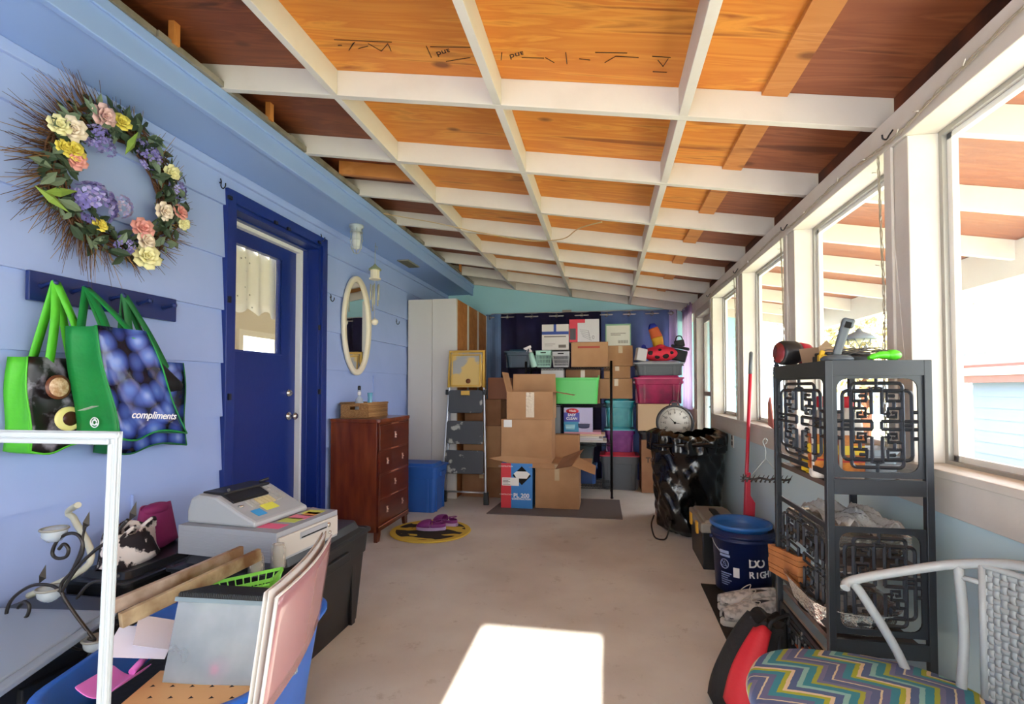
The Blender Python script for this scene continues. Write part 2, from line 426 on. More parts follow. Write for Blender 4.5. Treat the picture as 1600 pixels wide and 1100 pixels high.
# navy house door on the left
e = thing('door_1', '', ''); del e['label']; del e['category']; struct(e)
XD = -2.52
def ring(mb, y0, y1, zt, wd, x0, x1, zb=0.05, wt=None):
    wt = wt or wd
    mb.b2((x0, y0, zb), (x1, y0 + wd, zt)); mb.b2((x0, y1 - wd, zb), (x1, y1, zt)); mb.b2((x0, y0 + wd, zt - wt), (x1, y1 - wd, zt))
t = MB(); ring(t, DY0, DY1, DZT, .075, XL - .03, XL + .035); ring(t, DY0 + .075, DY1 - .075, DZT - .075, .03, XL - .10, XL + .015)
ring(t, DY0 + .105, DY1 - .095, DZT - .10, .015, XD - .05, XL - .10 + .02); t.b2((XD - .05, DY0 + .0, 0.0), (XL + .03, DY1, .05))
t.build('door_frame', NAVY, e, bev=.003)
t = MB(); ring(t, DY0 + .12, DY1 - .11, DZT - .115, .028, XD - .02, XD + .045)
t.build('weather_strip', mat('white_door_stop', '#e9e7e6', .5), e)
SY0, SY1, SZT = DY0 + .148, DY1 - .138, DZT - .143
# opening of the door glass from the photograph, on the slab plane
ga = px(362, 390, XD); gb = px(440, 413, XD); gc = px(437, 553, XD)
gy0, gy1, gz0, gz1 = SY0 + .09, gb.y, gc.z + .0, gb.z + .03
t = MB(); x0, x1 = XD - .04, XD
t.b2((x0, SY0, .06), (x1, SY1, gz0)); t.b2((x0, SY0, gz1), (x1, SY1, SZT)); t.b2((x0, SY0, gz0), (x1, gy0, gz1)); t.b2((x0, gy1, gz0), (x1, SY1, gz1))
t.build('door_slab', NAVY, e)
t = MB()
for (a, c) in (((gy0 - .012, gz0 - .012), (gy1 + .012, gz0)), ((gy0 - .012, gz1), (gy1 + .012, gz1 + .012)), ((gy0 - .012, gz0), (gy0, gz1)), ((gy1, gz0), (gy1 + .012, gz1))):
    t.b2((x1 - .004, a[0], a[1]), (x1 + .008, c[0], c[1]))
t.b2((x0, gy1 - .012, gz0), (x1 - .004, gy1, gz1), )
t.build('glazing_bead', NAVY, e)
MB().b2((XD - .022, gy0, gz0), (XD - .019, gy1, gz1)).build('door_pane', GLASS, e)
KN = mat('satin_nickel', '#cfc9bf', .25, metal=.9)
k = px(450, 650, XD)
t = MB(); MX = Matrix.Rotation(R(90), 3, 'Y')
t.lathe([(.033, 0), (.033, .01), (.012, .014), (.012, .04), (.026, .05), (.03, .065), (.02, .078), (0, .08)], (XD, k.y, k.z), 20, 0, MX); t.build('door_knob', KN, e)
k2 = px(451, 614, XD)
t = MB(); t.lathe([(.03, 0), (.03, .008), (.024, .012), (.024, .02), (0, .02)], (XD, k.y, k2.z), 20, 0, MX); t.b2((XD + .02, k.y - .012, k2.z - .005), (XD + .036, k.y + .012, k2.z + .005)); t.build('deadbolt', KN, e)
# little black clips screwed to the trim
CL = mat('black_clip', '#15151c', .4)
t = MB()
for (u, v) in ((358, 306), (430, 345), (450, 355), (498, 376)):
    p = px(u, v + 3, XL + .035); t.box((XL + .042, p.y, p.z), (.014, .03, .022)); t.rod((XL + .04, p.y, p.z - .008), (XL + .06, p.y, p.z - .012), .004)
for (u, v) in ((357, 468), (357, 620), (498, 512), (498, 612)):
    p = px(u, v, XL + .035); t.box((XL + .042, p.y, p.z), (.014, .018, .04))
t.build('clip', CL, e)

# kitchen behind the door: cream walls and a bright far window, valance over the door glass
CRM = mat('cream_kitchen_wall', '#d8cdb6', .7)
t = MB(); t.b2((-5.2, 1.0, 0), (-2.66, 1.05, 2.6)); t.b2((-5.2, 9.0, 0), (-2.76, 9.05, 2.6)); t.b2((-5.2, 1, 2.6), (-2.76, 9.05, 2.65)); t.b2((-5.2, 1, -.05), (-2.76, 9.05, 0)); t.b2((-2.8, 4.2, 0), (-2.76, 9, 2.6)); t.b2((-2.8, 1, 0), (-2.76, 2.6, 2.6))
t.b2((-5.25, 1, 0), (-5.2, 3.0, 2.6)); t.b2((-5.25, 5.0, 0), (-5.2, 6.5, 2.6)); t.b2((-5.25, 8.2, 0), (-5.2, 9.05, 2.6))
for a, c in ((3.0, 5.0), (6.5, 8.2)): t.b2((-5.25, a, 0), (-5.2, c, 1.15)); t.b2((-5.25, a, 2.12), (-5.2, c, 2.6))
struct(t.build('wall_kitchen', CRM))
for w0, w1, wn_ in ((3.0, 5.0, 9), (6.5, 8.2, 10)):
    e2 = thing('window_%d' % wn_, '', ''); del e2['label']; del e2['category']; struct(e2)
    t = MB(); ring(t, w0, w1, 2.14, .09, -5.2, -5.16, 1.13); t.b2((-5.2, w0, 1.13), (-5.14, w1, 1.2)); t.b2((-5.22, (w0 + w1) / 2 - .03, 1.15), (-5.18, (w0 + w1) / 2 + .03, 2.1)); t.build('window_frame', mat('kitchen_window_frame', '#e9e2d2', .5), e2)
cv = MB(); x = XD - .05
def cf(a, b_):
    y = gy0 - .03 + a * (gy1 - gy0 + .05); top = gz1 + .04; bot = gz1 - (gz1 - gz0) * (.60 + .03 * math.sin(a * 21))
    return Vector((x - .012 + .012 * math.sin(a * 30 + 1), y, lerp(bot, top, b_)))
cv.grid(cf, 60, 8)
cu = cv.build('curtain_valance', pattern('valance_cloth', lambda N, L, tc: (lambda v, r, mx: (L.new(tc.outputs['Object'], v.inputs[0]), L.new(v.outputs[0], r.inputs[0]), L.new(r.outputs[0], mx.inputs[0]), setattr(mx.inputs[6], 'default_value', lin('#8f866d')), setattr(mx.inputs[7], 'default_value', lin('#f0e6cc')), setattr(v.inputs['Scale'], 'default_value', 14), setattr(r.inputs[1], 'default_value', .06), setattr(r.inputs[2], 'default_value', .12), mx.outputs[2])[-1])(N.new('ShaderNodeTexVoronoi'), N.new('ShaderNodeMapRange'), (lambda q: (setattr(q, 'data_type', 'RGBA'), q)[1])(N.new('ShaderNodeMix'))), .8), solid=.001)
tag(cu, 'cream embroidered valance curtain hanging inside the navy door glass', 'curtain')

# wall behind the camera: a door opening the sun comes through and added wide windows whose sheer curtains give fill light
OX0, OX1, OZ = -0.66, -0.03, 2.02
t = MB(); WZ0, WZ1 = 0.85, 2.30
t.b2((XL, YB - .08, 0), (OX0, YB, WZ0)); t.b2((OX1, YB - .08, 0), (XO, YB, WZ0)); t.b2((OX0, YB - .08, OZ), (OX1, YB, WZ1))
t.b2((XL, YB - .08, WZ1), (XO, YB, 3.05)); t.b2((OX0 - .06, YB - .08, WZ0), (OX0, YB, WZ1)); t.b2((OX1, YB - .08, WZ0), (OX1 + .06, YB, WZ1)); t.b2((XL, YB - .08, WZ0), (XL + .08, YB, WZ1))
t.b2((XR, YB - .08, WZ0), (XO, YB, WZ1))
struct(t.build('wall_rear', TEAL))
sheer = mat('fill_curtain_cloth', '#f6f1ea', .9)
nt = sheer.node_tree; tr = nt.nodes.new('ShaderNodeBsdfTranslucent'); tr.inputs[0].default_value = (.42, .41, .40, 1)
ms = nt.nodes.new('ShaderNodeMixShader'); ms.inputs[0].default_value = .65
nt.links.new(nt.nodes['Principled BSDF'].outputs[0], ms.inputs[1]); nt.links.new(tr.outputs[0], ms.inputs[2]); nt.links.new(ms.outputs[0], nt.nodes['Material Output'].inputs[0])
for x0, x1, who in ((XL + .06, OX0 - .03, 'left'), (OX1 + .03, XR + .02, 'right')):
    q = MB(); q.grid(lambda a, b_: Vector((lerp(x0, x1, a), YB + .03 + .012 * math.sin(a * 70), lerp(WZ0 - .05, WZ1 + .03, b_))), 90, 2)
    tag(q.build('fill_curtain', sheer), 'white sheer curtain added unseen for fill light, %s of the rear opening' % who, 'curtain')

# outdoors
GR = mat('dry_grass', '#b9b58f', .9, col2='#9aa277', nscale=3)
struct(MB().b2((XO, -25, -.45), (60, 70, -.40)).b2((-30, YE + .1, -.45), (XO, 70, -.4)).build('ground', GR))
struct(MB().b2((XO, YB, -.40), (2.7, YE + 1, -.02)).build('floor_walkway', mat('walkway_concrete', '#c9c2b8', .7)))
t = MB(); t.b2((2.56, YB, roofz(2.6) - .10), (2.64, YE + .05, roofz(2.6) + RH)); struct(t.build('trim_%d' % TN[0], RAFT)); TN[0] += 1
q = MB()
for a, c in zip(ys[:-1], ys[1:]): q.b2((XR + .07, a + .03, roofz(XO)), (XR + .09, c - .03, roofz(XR + .09) + RH - .004))
struct(q.build('trim_%d' % TN[0], DARKW)); TN[0] += 1
# neighbour's garage: pale blue siding, red gable roof
e = thing('neighbour_garage', 'pale blue sided garage with red roof seen through the nearest window', 'garage', (8.2, 9.3, -.4))
t = MB(); siding(t, -3.2, 4.0, 0, 1.95, x=0, pitch=.25, base=0, lap=.02, sgn=-1); t.b2((0.03, -3.2, 0), (5, -3.15, 1.95)); t.build('wall', mat('garage_blue', '#62708a', .7), e)
t = MB(); t.b2((-.35, -3.5, 1.95), (-.30, 4.3, 2.12)); t.build('fascia', mat('garage_white', '#a8a4a0', .6), e)
t = MB(); t.hexa([(-.35, -3.5, 2.12), (2.6, -3.5, 3.2), (2.6, 4.3, 3.2), (-.35, 4.3, 2.12), (-.35, -3.5, 2.18), (2.6, -3.5, 3.26), (2.6, 4.3, 3.26), (-.35, 4.3, 2.18)]); t.build('roof', mat('garage_red', '#6c3a38', .8), e)
t = MB(); t.b2((-.31, -3.4, 1.80), (0, 4.2, 1.95)); t.build('eave', mat('garage_pink', '#6f4644', .8), e)

FENM = mat('fence_white', '#77757a', .7)
a = pz(1500, 716, -.40); 
e = thing('picket_fence', 'white picket fence outside the nearest window, in front of the garage', 'fence', (5.0, 3.2, -.4), R(-8))
t = MB()
for k in range(34):
    x = k * .13; t.b2((0, x, 0), (.02, x + .075, .98)); t.add([(0, x, .98), (.02, x, .98), (.02, x + .075, .98), (0, x + .075, .98), (0, x + .0375, 1.03), (.02, x + .0375, 1.03)], [(0, 1, 5, 4), (2, 3, 4, 5), (0, 4, 3), (1, 2, 5)])
t.build('picket', FENM, e)
t = MB(); t.b2((.02, 0, .25), (.05, 4.4, .32)); t.b2((.02, 0, .72), (.05, 4.4, .79)); t.build('fence_rail', FENM, e)
t = MB(); t.box((0, 1.2, .55), (.1, .1, 1.1)); t.lathe([(.07, 1.1), (.05, 1.14), (.03, 1.16), (.05, 1.2), (.04, 1.25), (0, 1.3)], (0, 1.2, 0)); t.build('fence_post', FENM, e)
# leafy tree further along the yard
LF = mat('yard_leaves', '#a39a63', .8, col2='#b5a878', nscale=2)
e = thing('yard_tree', 'sunlit pale leafy tree in the yard behind the third window', 'tree', (6.9, 15.5, -.4))
t = MB(); t.tube([(0, 0, 0), (.1, 0, 1.5), (0, .1, 2.6)], [.2, .15, .08]); t.build('trunk', DARKW, e)
t = MB(); rg = random.Random(3)
for k in range(1500):
    d_ = Vector((rg.gauss(0, .9), rg.gauss(0, .9), rg.gauss(0, .8) + 3.0)); s_ = rg.uniform(.08, .2)
    a = Vector((rg.uniform(-1, 1), rg.uniform(-1, 1), rg.uniform(-1, 1))).normalized() * s_; b_ = a.orthogonal().normalized() * s_ * .6
    t.add([d_ - a, d_ + b_, d_ + a, d_ - b_], [(0, 1, 2, 3)])
q = t.build('leaves', LF, e)
# long pale house across the yard
e = thing('pale_house', 'long pale bluish house across the yard seen through the far windows', 'house', (16, 34, -.4))
t = MB(); siding(t, -14, 30, 0, 3.2, x=0, pitch=.3, base=0, lap=.02, sgn=-1); t.b2((0.03, -14, 0), (6, -13.9, 3.2)); t.build('wall', mat('house_pale', '#8492a3', .7), e)
t = MB(); t.hexa([(-.4, -14.4, 3.2), (4, -14.4, 4.6), (4, 30, 4.6), (-.4, 30, 3.2), (-.4, -14.4, 3.35), (4, -14.4, 4.75), (4, 30, 4.75), (-.4, 30, 3.35)]); t.build('roof', mat('house_roof', '#8d8d92', .8), e)
# ================================================================== left wall: things hanging on it
NVY = mat('navy_gloss', '#1b2c66', .3)
BRN = mat('twig_brown', '#5b3a25', .9); BRN2 = mat('pale_straw_twig', '#9a7448', .9)
rg = random.Random(11)
# wreath
wc = px(185, 292, XL + .05)
W = thing('flower_wreath', 'round twig wreath of purple, pink, yellow and cream flowers on the blue wall', 'wreath', (XL + .02, wc.y, wc.z))
def wp_(u, v, h=.06):
    p = px(u, v, XL + .02 + h); return Vector((h, p.y - wc.y, p.z - wc.z))
RW = .29
t = MB()
for k in range(46):
    a0 = rg.uniform(0, 6.28); ln = rg.uniform(1.2, 3.2); rr_ = RW + rg.uniform(-.045, .045); ph = rg.uniform(0, 6)
    pts = [Vector((.03 + .02 * math.sin(ph + i), math.cos(a0 + ln * i / 10) * (rr_ + .018 * math.sin(ph + i * .9)), math.sin(a0 + ln * i / 10) * (rr_ + .018 * math.sin(ph + i * .9)))) for i in range(11)]
    t.tube(pts, .004, 5)
t.build('vine_ring', BRN, W)
t = MB(); t2 = MB()
for k in range(480):
    a = rg.uniform(0, 2 * math.pi) if k % 3 else rg.uniform(1.7, 4.2)          # more twigs on the side towards the camera
    bias = 1.0 if (math.cos(a) > -.2) else 1.6
    r0 = RW + rg.uniform(-.02, .03); L_ = rg.uniform(.06, .15) * bias; tw = rg.uniform(.2, .7)
    p0 = Vector((rg.uniform(.01, .05), math.cos(a) * r0, math.sin(a) * r0)); d_ = Vector((rg.uniform(-.05, .25), math.cos(a + tw), math.sin(a + tw)))
    p1 = p0 + d_ * L_ * .5 + Vector((0, rg.uniform(-.01, .01), rg.uniform(-.01, .01))); p2 = p0 + d_ * L_ + Vector((rg.uniform(0, .02), rg.uniform(-.02, .02), rg.uniform(-.02, .02)))
    for q in (p0, p1, p2): q.x = max(q.x, 0.004)
    (t if rg.random() < .7 else t2).tube([p0, p1, p2], [.0022, .0017, .0008], 4, cap=False)
t.build('twig_spray', BRN, W); t2.build('twig_spray', BRN2, W)
LFM = [mat('wreath_leaf_dark', '#2c3f2a', .6), mat('wreath_leaf_sage', '#6b7c66', .6), mat('wreath_leaf_bright', '#7f9a3c', .6)]
t = MB()
for k in range(330):
    a = rg.uniform(0, 2 * math.pi); r0 = RW + rg.uniform(-.075, .085); p = Vector((rg.uniform(.03, .085), math.cos(a) * r0, math.sin(a) * r0))
    s_ = rg.uniform(.024, .05); dr = Vector((rg.uniform(-.3, .5), rg.uniform(-1, 1), rg.uniform(-1, 1))).normalized(); n_ = Vector((1, rg.uniform(-.5, .5), rg.uniform(-.5, .5))).normalized()
    sd_ = dr.cross(n_).normalized() * s_ * .42; lift = n_ * s_ * .15
    p0 = p - dr * s_; p1 = p + dr * s_
    t.add([p0, p - dr * s_ * .2 + sd_ + lift, p - dr * s_ * .2 - sd_ + lift, p + dr * s_ * .4 + sd_ * .8 + lift, p + dr * s_ * .4 - sd_ * .8 + lift, p1, p], [(0, 1, 6), (0, 6, 2), (1, 3, 6), (2, 6, 4), (3, 5, 6), (6, 5, 4)], 0 if rg.random() < .62 else 1)
t.build('leaf_cluster', LFM, W)
t = MB()
for (du, dv, an) in ((92, 300, .4), (80, 310, -.5), (205, 225, 1.2)):
    p = wp_(du, dv, .08); dr = Vector((.1, math.cos(an), math.sin(an))); sd_ = Vector((0, -math.sin(an), math.cos(an))) * .02
    t = MB(); t.add([p - dr * .07, p + sd_, p + Vector((.015, 0, 0)), p - sd_, p + dr * .08], [(0, 1, 2), (0, 2, 3), (1, 4, 2), (2, 4, 3)])
    t.build('long_leaf', LFM[2], W)
def petals(mb, c, r, n, tilt, ps, nrm=Vector((1, 0, 0)), mi=0, ph=0):
    nrm = nrm.normalized(); a = nrm.orthogonal().normalized(); b_ = nrm.cross(a)
    for i in range(n):
        g = ph + 2 * math.pi * i / n; d_ = a * math.cos(g) + b_ * math.sin(g); s_ = nrm.cross(d_)
        up = nrm * math.sin(tilt) + d_ * math.cos(tilt); q = c + d_ * r * .12
        mb.add([q, q + up * r * .55 + s_ * ps, q + up * r * .55 - s_ * ps, q + up * r + s_ * ps * .6, q + up * r - s_ * ps * .6, q + up * r * .6 + nrm * r * .08], [(0, 1, 5), (0, 5, 2), (1, 3, 5), (5, 3, 4), (5, 4, 2)], mi, True)
def hydrangea(u, v, r, m):
    t = MB(); c = wp_(u, v, .06); n = int(26 * (r / .07) + 10)
    for i in range(n):
        z = rg.uniform(-.1, 1); g = rg.uniform(0, 6.28); s_ = math.sqrt(max(0, 1 - z * z)); nn = Vector((z, s_ * math.cos(g), s_ * math.sin(g)))
        petals(t, c + Vector((nn.x * r * .6, nn.y * r, nn.z * r)), r * .30, 4, .35, r * .13, nn, rg.choice((0, 0, 1)), rg.uniform(0, 2))
    t.build('hydrangea', m, W)
PUR = [mat('hydrangea_violet', '#7d74b8', .7), mat('hydrangea_lilac', '#a79fd6', .7)]; PAL = [mat('hydrangea_pale', '#b3a5c4', .7), PUR[1]]
for u, v, r, m in ((147, 318, .085, PUR), (188, 322, .05, PAL), (152, 216, .055, PUR), (168, 232, .035, PUR), (234, 246, .055, PUR), (222, 225, .03, PUR), (277, 296, .045, PUR), (194, 384, .045, PUR), (216, 372, .025, PUR)): hydrangea(u, v, r, m)
def rose(u, v, r, m, nm='rose'):
    t = MB(); c = wp_(u, v, .075); nn = Vector((1, rg.uniform(-.5, 0), rg.uniform(-.3, .3)))
    for lv, (rr_, tl, n) in enumerate(((1, .25, 6), (.8, .7, 5), (.6, 1.0, 5), (.38, 1.3, 4))): petals(t, c + nn.normalized() * r * .12 * lv, r * rr_, n, tl, r * rr_ * .5, nn, 0, lv * .6)
    t.ball(c + nn.normalized() * r * .25, r * .22, seg=8, rings=5)
    t.build(nm, m, W, solid=.001)
PK = mat('rose_pink', '#e09a92', .6); CR = mat('rose_cream', '#ead9c6', .6); YL = mat('yellow_bloom', '#e2cf56', .6); PY = mat('pale_yellow_bloom', '#e9e2ac', .6); PP = mat('pale_pink_bloom', '#dcb3b0', .6)
for a in ((118, 251, .04, PK), (222, 357, .048, PK), (280, 332, .04, PK), (255, 330, .045, CR), (226, 376, .045, CR), (160, 181, .05, PP), (112, 202, .05, CR), (92, 196, .04, PY)): rose(*a)
for a in ((112, 236, .045, YL), (98, 230, .03, YL), (189, 192, .04, YL), (267, 270, .04, PY), (155, 352, .03, YL), (228, 402, .06, PY), (287, 350, .03, PY)): rose(*a, nm='yellow_flower')

# peg rack
pa = px(39, 425, XL + .02); pb = px(271, 471, XL + .02)
ry0, ry1 = pa.y, pb.y; rz1 = (pa.z + pb.z) / 2 + .01; rz0 = (px(38, 466, XL + .02).z + px(271, 505, XL + .02).z) / 2
Kr = thing('peg_rack', 'navy wooden rack with a row of round pegs, holding the shopping bags', 'rack', (XL + .021, ry0, rz0))
MB().b2((0, 0, 0), (.02, ry1 - ry0, rz1 - rz0)).build('board', NVY, Kr, bev=.004)
pegz = (rz1 - rz0) * .52
pegys = [px(u, 470, XL + .1).y - ry0 for u in (82, 130, 190, 232, 270)]
for yy in pegys:
    MB().lathe([(.012, 0), (.008, .012), (.0075, .05), (.011, .06), (.014, .068), (.011, .078), (0, .08)], (.02, yy, pegz), 14, 0, Matrix.Rotation(R(80), 3, 'Y')).build('peg', NVY, Kr)

# shopping bags
GRN = mat('green_bag_cloth', '#128a3c', .55, bump=.5, bscale=18, col2='#0f7a34', nscale=4); LGR = mat('lime_bag_cloth', '#55c22a', .5, bump=.4, bscale=20); GDK = mat('dark_green_webbing', '#0c6b33', .6)
def berries(N, L, tc):
    mp = N.new('ShaderNodeMapping'); mp.inputs['Scale'].default_value = (6, 9, 9); L.new(tc.outputs['Object'], mp.inputs[0])
    v = N.new('ShaderNodeTexVoronoi'); v.inputs['Scale'].default_value = 1.45; v.inputs['Randomness'].default_value = .75; L.new(mp.outputs[0], v.inputs[0])
    r = N.new('ShaderNodeValToRGB'); e = r.color_ramp.elements
    e[0].position = 0; e[0].color = lin('#8ea6dc'); e[1].position = .76; e[1].color = lin('#070a20')
    k = r.color_ramp.elements.new(.3); k.color = lin('#4f6cba'); k = r.color_ramp.elements.new(.55); k.color = lin('#2c3f86')
    L.new(v.outputs['Distance'], r.inputs[0])
    return r.outputs[0]
BER = pattern('blueberry_print', berries, .18)
def bag(name, label, y0, y1, z0, z1, d0, d1, mside, mfront, peg, mh, skew=0, sag=.0, topin=0):
    """broad faces parallel to the wall; d0, d1 = distance from the wall; local origin at the base"""
    B = thing(name, label, 'bag', (XL + .02, y0, z0), 0, 'reusable shopping bags hanging from the peg rack')
    H = z1 - z0; Wd = y1 - y0
    def q(a, b_, side):
        b1 = b_; wob = .008 * math.sin(a * 9 + b_ * 7)
        return Vector(((d1 if side else d0) - (d1 - d0) * (.25 * b1 if side else -.05 * b1) + wob, a * Wd * (1 - topin * b1) + skew * (1 - b1) - .02 * math.sin(a * 3.1) * (1 - b1), b1 * H - sag * math.sin(math.pi * a) * (b1) - .015 * (1 - b1) * math.sin(a * 7)))
    f = MB(); f.grid(lambda a, b_: q(a, b_, 1) + Vector((.002, 0, 0)), 14, 12); f.build('printed_front', mfront, B, solid=.002)
    f = MB(); f.grid(lambda a, b_: q(a, b_, 0), 14, 12)
    for e_ in (0, 1): f.grid(lambda a, b_: q(e_, b_, 0).lerp(q(e_, b_, 1), a) + Vector((0, (-1 if e_ == 0 else 1) * -.03 * math.sin(math.pi * a) * b_, 0)), 8, 12)
    f.grid(lambda a, b_: q(b_, 0, 0).lerp(q(b_, 0, 1), a), 4, 14); f.build('gusset', mside, B, solid=.003)
    ed = MB()
    for e_ in (0, 1): ed.tube([q(e_, k / 11, 1) + Vector((.003, 0, 0)) for k in range(12)], .004, 5)
    ed.tube([q(k / 13, 0, 1) + Vector((.003, 0, 0)) for k in range(14)], .004, 5); ed.build('piping', mh, B)
    pk = Vector((.095, peg - y0, rz0 + pegz - z0 + .005))
    for side in (0, 1):
        a = q(.25, .98, side); b_ = q(.75, .98, side); hd = MB()
        for (s0, s1) in ((a, pk), (b_, pk)):
            w = Vector((0, .018, 0)); mid = (s0 + s1) / 2 + Vector((.012 * side, 0, -.01))
            P = spline([s0 - Vector((0, 0, .03)), mid, s1 + Vector((0, 0, .012))], 6)
            hd.grid(lambda u_, v_: P[int(round(v_ * (len(P) - 1)))] + w * (u_ * 2 - 1), 2, len(P))
        hd.build('handle', mh, B, solid=.003)
    return B, q, H, Wd
def food(N, L, tc):
    mp = N.new('ShaderNodeMapping'); L.new(tc.outputs['Object'], mp.inputs[0]); mp.inputs['Scale'].default_value = (2, 9, 9)
    v = N.new('ShaderNodeTexNoise'); v.inputs['Scale'].default_value = 1.5; v.inputs['Detail'].default_value = 6; L.new(mp.outputs[0], v.inputs[0])
    r = N.new('ShaderNodeValToRGB'); e = r.color_ramp.elements; e[0].position = .5; e[0].color = lin('#191214'); e[1].position = .62; e[1].color = lin('#8d8a94'); L.new(v.outputs[0], r.inputs[0]); return r.outputs[0]
B3, q, H, Wd = bag('shopping_bag', 'blueberry print bag with green edges, hanging behind the front blueberry bag', 1.98, 2.40, 1.0, 1.43, .01, .11, GDK, BER, ry0 + pegys[2], GDK, .0)
B2, q, H, Wd = bag('shopping_bag', 'large green bag with blueberry print and white lettering, hanging in front', 1.72, 2.06, 1.09, 1.55, .15, .36, GRN, BER, ry0 + pegys[1], GRN, .07, topin=.30)
lm = mat('white_print', '#f1f1f4', .4)
text('compliments', .044, lm, B2, (.382, .215, .085), (R(90), R(5), R(90)), bold=.0006, shear=.25)
bx = MB(); bx.add([(0, 0, 0), (.07, 0, 0), (.07, 0, .03), (0, 0, .03)], [(0, 1, 2, 3)]); bx.build('sticker', mat('paper_sticker', '#dcdccf', .6), B2, solid=.001, loc=(.225, .038, .115), rot=(R(90), R(-15), R(0)))
rc = MB(); rc.tube([(.020 * math.cos(k * .3142), .020 * math.sin(k * .3142), .001) for k in range(20)], .0022, 5, closed=True)
for k in range(3):
    g = k * 2.094; rc.tube([(.010 * math.cos(g + i), .010 * math.sin(g + i), .001) for i in (0, .4, .8, 1.2)], .003, 4); rc.box((.012 * math.cos(g + 1.5), .012 * math.sin(g + 1.5), .001), (.009, .009, .001), (0, 0, g + .6))
rc.build('recycling_mark', lm, B2, loc=(.265, .046, .065), rot=(R(90), 0, 0))
# stiffened flap bag: lime one with food print
B1, q, H, Wd = bag('shopping_bag', 'lime green bag printed with grains and a halved avocado, leftmost on the rack', 1.62, 1.95, 1.05, 1.42, .01, .14, LGR, pattern('dark_food_print', food, .3), ry0 + pegys[0], LGR, .0)
def disc(par, name, y, z, r, m, x=.150, sz=1.0, pr=.006):
    d_ = MB(); d_.lathe([(r, 0), (r, pr * .5), (r * .85, pr), (0, pr * 1.2)], (0, 0, 0), 24, 0, None, True, 1, sz); return d_.build(name, m, par, loc=(x, y, z), rot=(0, R(88), 0))
disc(B1, 'printed_bowl', .09, .25, .05, mat('print_bowl', '#6a3a25', .3)); disc(B1, 'printed_grains', .09, .25, .04, mat('print_grain', '#e0c3a4', .4, col2='#b3865f', nscale=70), 0.1525)
disc(B1, 'printed_bowl', .195, .25, .035, mat('print_shell', '#e7ddd0', .3)); disc(B1, 'printed_nuts', .195, .25, .026, mat('print_nuts', '#8a4a2b', .4, col2='#5b2c18', nscale=80), 0.1525)
disc(B1, 'printed_avocado', .135, .12, .05, mat('print_avocado', '#e6dc8e', .3), sz=1.15); disc(B1, 'printed_stone', .138, .12, .031, mat('print_stone', '#3c1710', .25), 0.1525, 1.1)
bb = thing('fabric_bag', 'black cloth bag, only its top showing above the blueberry bags', 'bag', (XL + .03, 2.05, 1.25), 0)
t = MB(); t.grid(lambda a, b_: Vector((.075 + .03 * math.sin(b_ * 3.1), a * .32, .02 + b_ * (.265 - .22 * max(0, a - .35) - .05 * a))), 14, 6); t.grid(lambda a, b_: Vector((.01, a * .32, .02 + b_ * (.265 - .22 * max(0, a - .35) - .05 * a))), 14, 6)
t.build('bag_body', mat('black_cloth', '#17151a', .8), bb, solid=.003)
t = MB(); t.tube(spline([(.05, .05, .27), (.08, ry0 + pegys[2] - 2.05, rz0 + pegz - 1.245), (.07, .2, .24)], 8), .007, 6); t.build('handle', MATS['black_cloth'], bb)

# oval mirror
IV = mat('ivory_paint', '#e8dcc4', .4); MIR = mat('mirror_glass', '#f2f4f5', .02, metal=1.0)
mc = px(557, 509, XL + .03); om = thing('oval_mirror', 'oval mirror in an ivory frame on the blue wall', 'mirror', (XL + .022, mc.y, mc.z - .47))
ma, mb_ = .275, .47
t = MB(); prof = [(0, 0), (0, .022), (.012, .032), (.03, .026), (.045, .03), (.055, .018), (.055, 0)]; n = 56; vs = []; fs = []
for i in range(n):
    g = 2 * math.pi * i / n
    for (o_, h_) in prof: vs.append((h_ + .002, (ma - o_) * math.cos(g), .47 + (mb_ - o_) * math.sin(g)))
m_ = len(prof)
for i in range(n):
    j = (i + 1) % n
    for k in range(m_): fs.append((i * m_ + k, i * m_ + (k + 1) % m_, j * m_ + (k + 1) % m_, j * m_ + k))
t.add(vs, fs, 0, True); t.build('mirror_frame', IV, om)
t = MB(); t.add([(.012, (ma - .05) * math.cos(2 * math.pi * i / n), .47 + (mb_ - .05) * math.sin(2 * math.pi * i / n)) for i in range(n)], [tuple(range(n))]); t.build('mirror_pane', MIR, om)

# caged light on the soffit
cg = pz(557, 352, ZS); WIR = mat('cage_wire', '#b9bdb8', .4, metal=.6)
cl = thing('caged_lamp', 'small wire-caged glass lamp under the blue soffit', 'lamp', (cg.x, cg.y, ZS - .001))
t = MB(); t.lathe([(.06, 0), (.06, -.018), (.05, -.03), (.04, -.045), (.04, -.06), (0, -.06)], seg=24); t.build('lamp_base', mat('lamp_base_grey', '#a9b1b4', .5), cl)
t = MB(); t.lathe([(.034, -.06), (.038, -.10), (.036, -.16), (.026, -.2), (0, -.212)], seg=20); t.build('glass_globe', mat('frosted_globe', '#e6e8e4', .25, alpha=.75), cl)
t = MB()
for z, r in ((-.06, .052), (-.13, .054), (-.19, .045)): t.tube([(r * math.cos(a * .314), r * math.sin(a * .314), z) for a in range(20)], .0025, 5, closed=True)
for k in range(6):
    a = k * 1.047; t.tube([(r * math.cos(a), r * math.sin(a), z) for r, z in ((.05, -.03), (.054, -.12), (.047, -.19), (.022, -.235), (0, -.245))], .0025, 5)
t.build('wire_cage', WIR, cl)
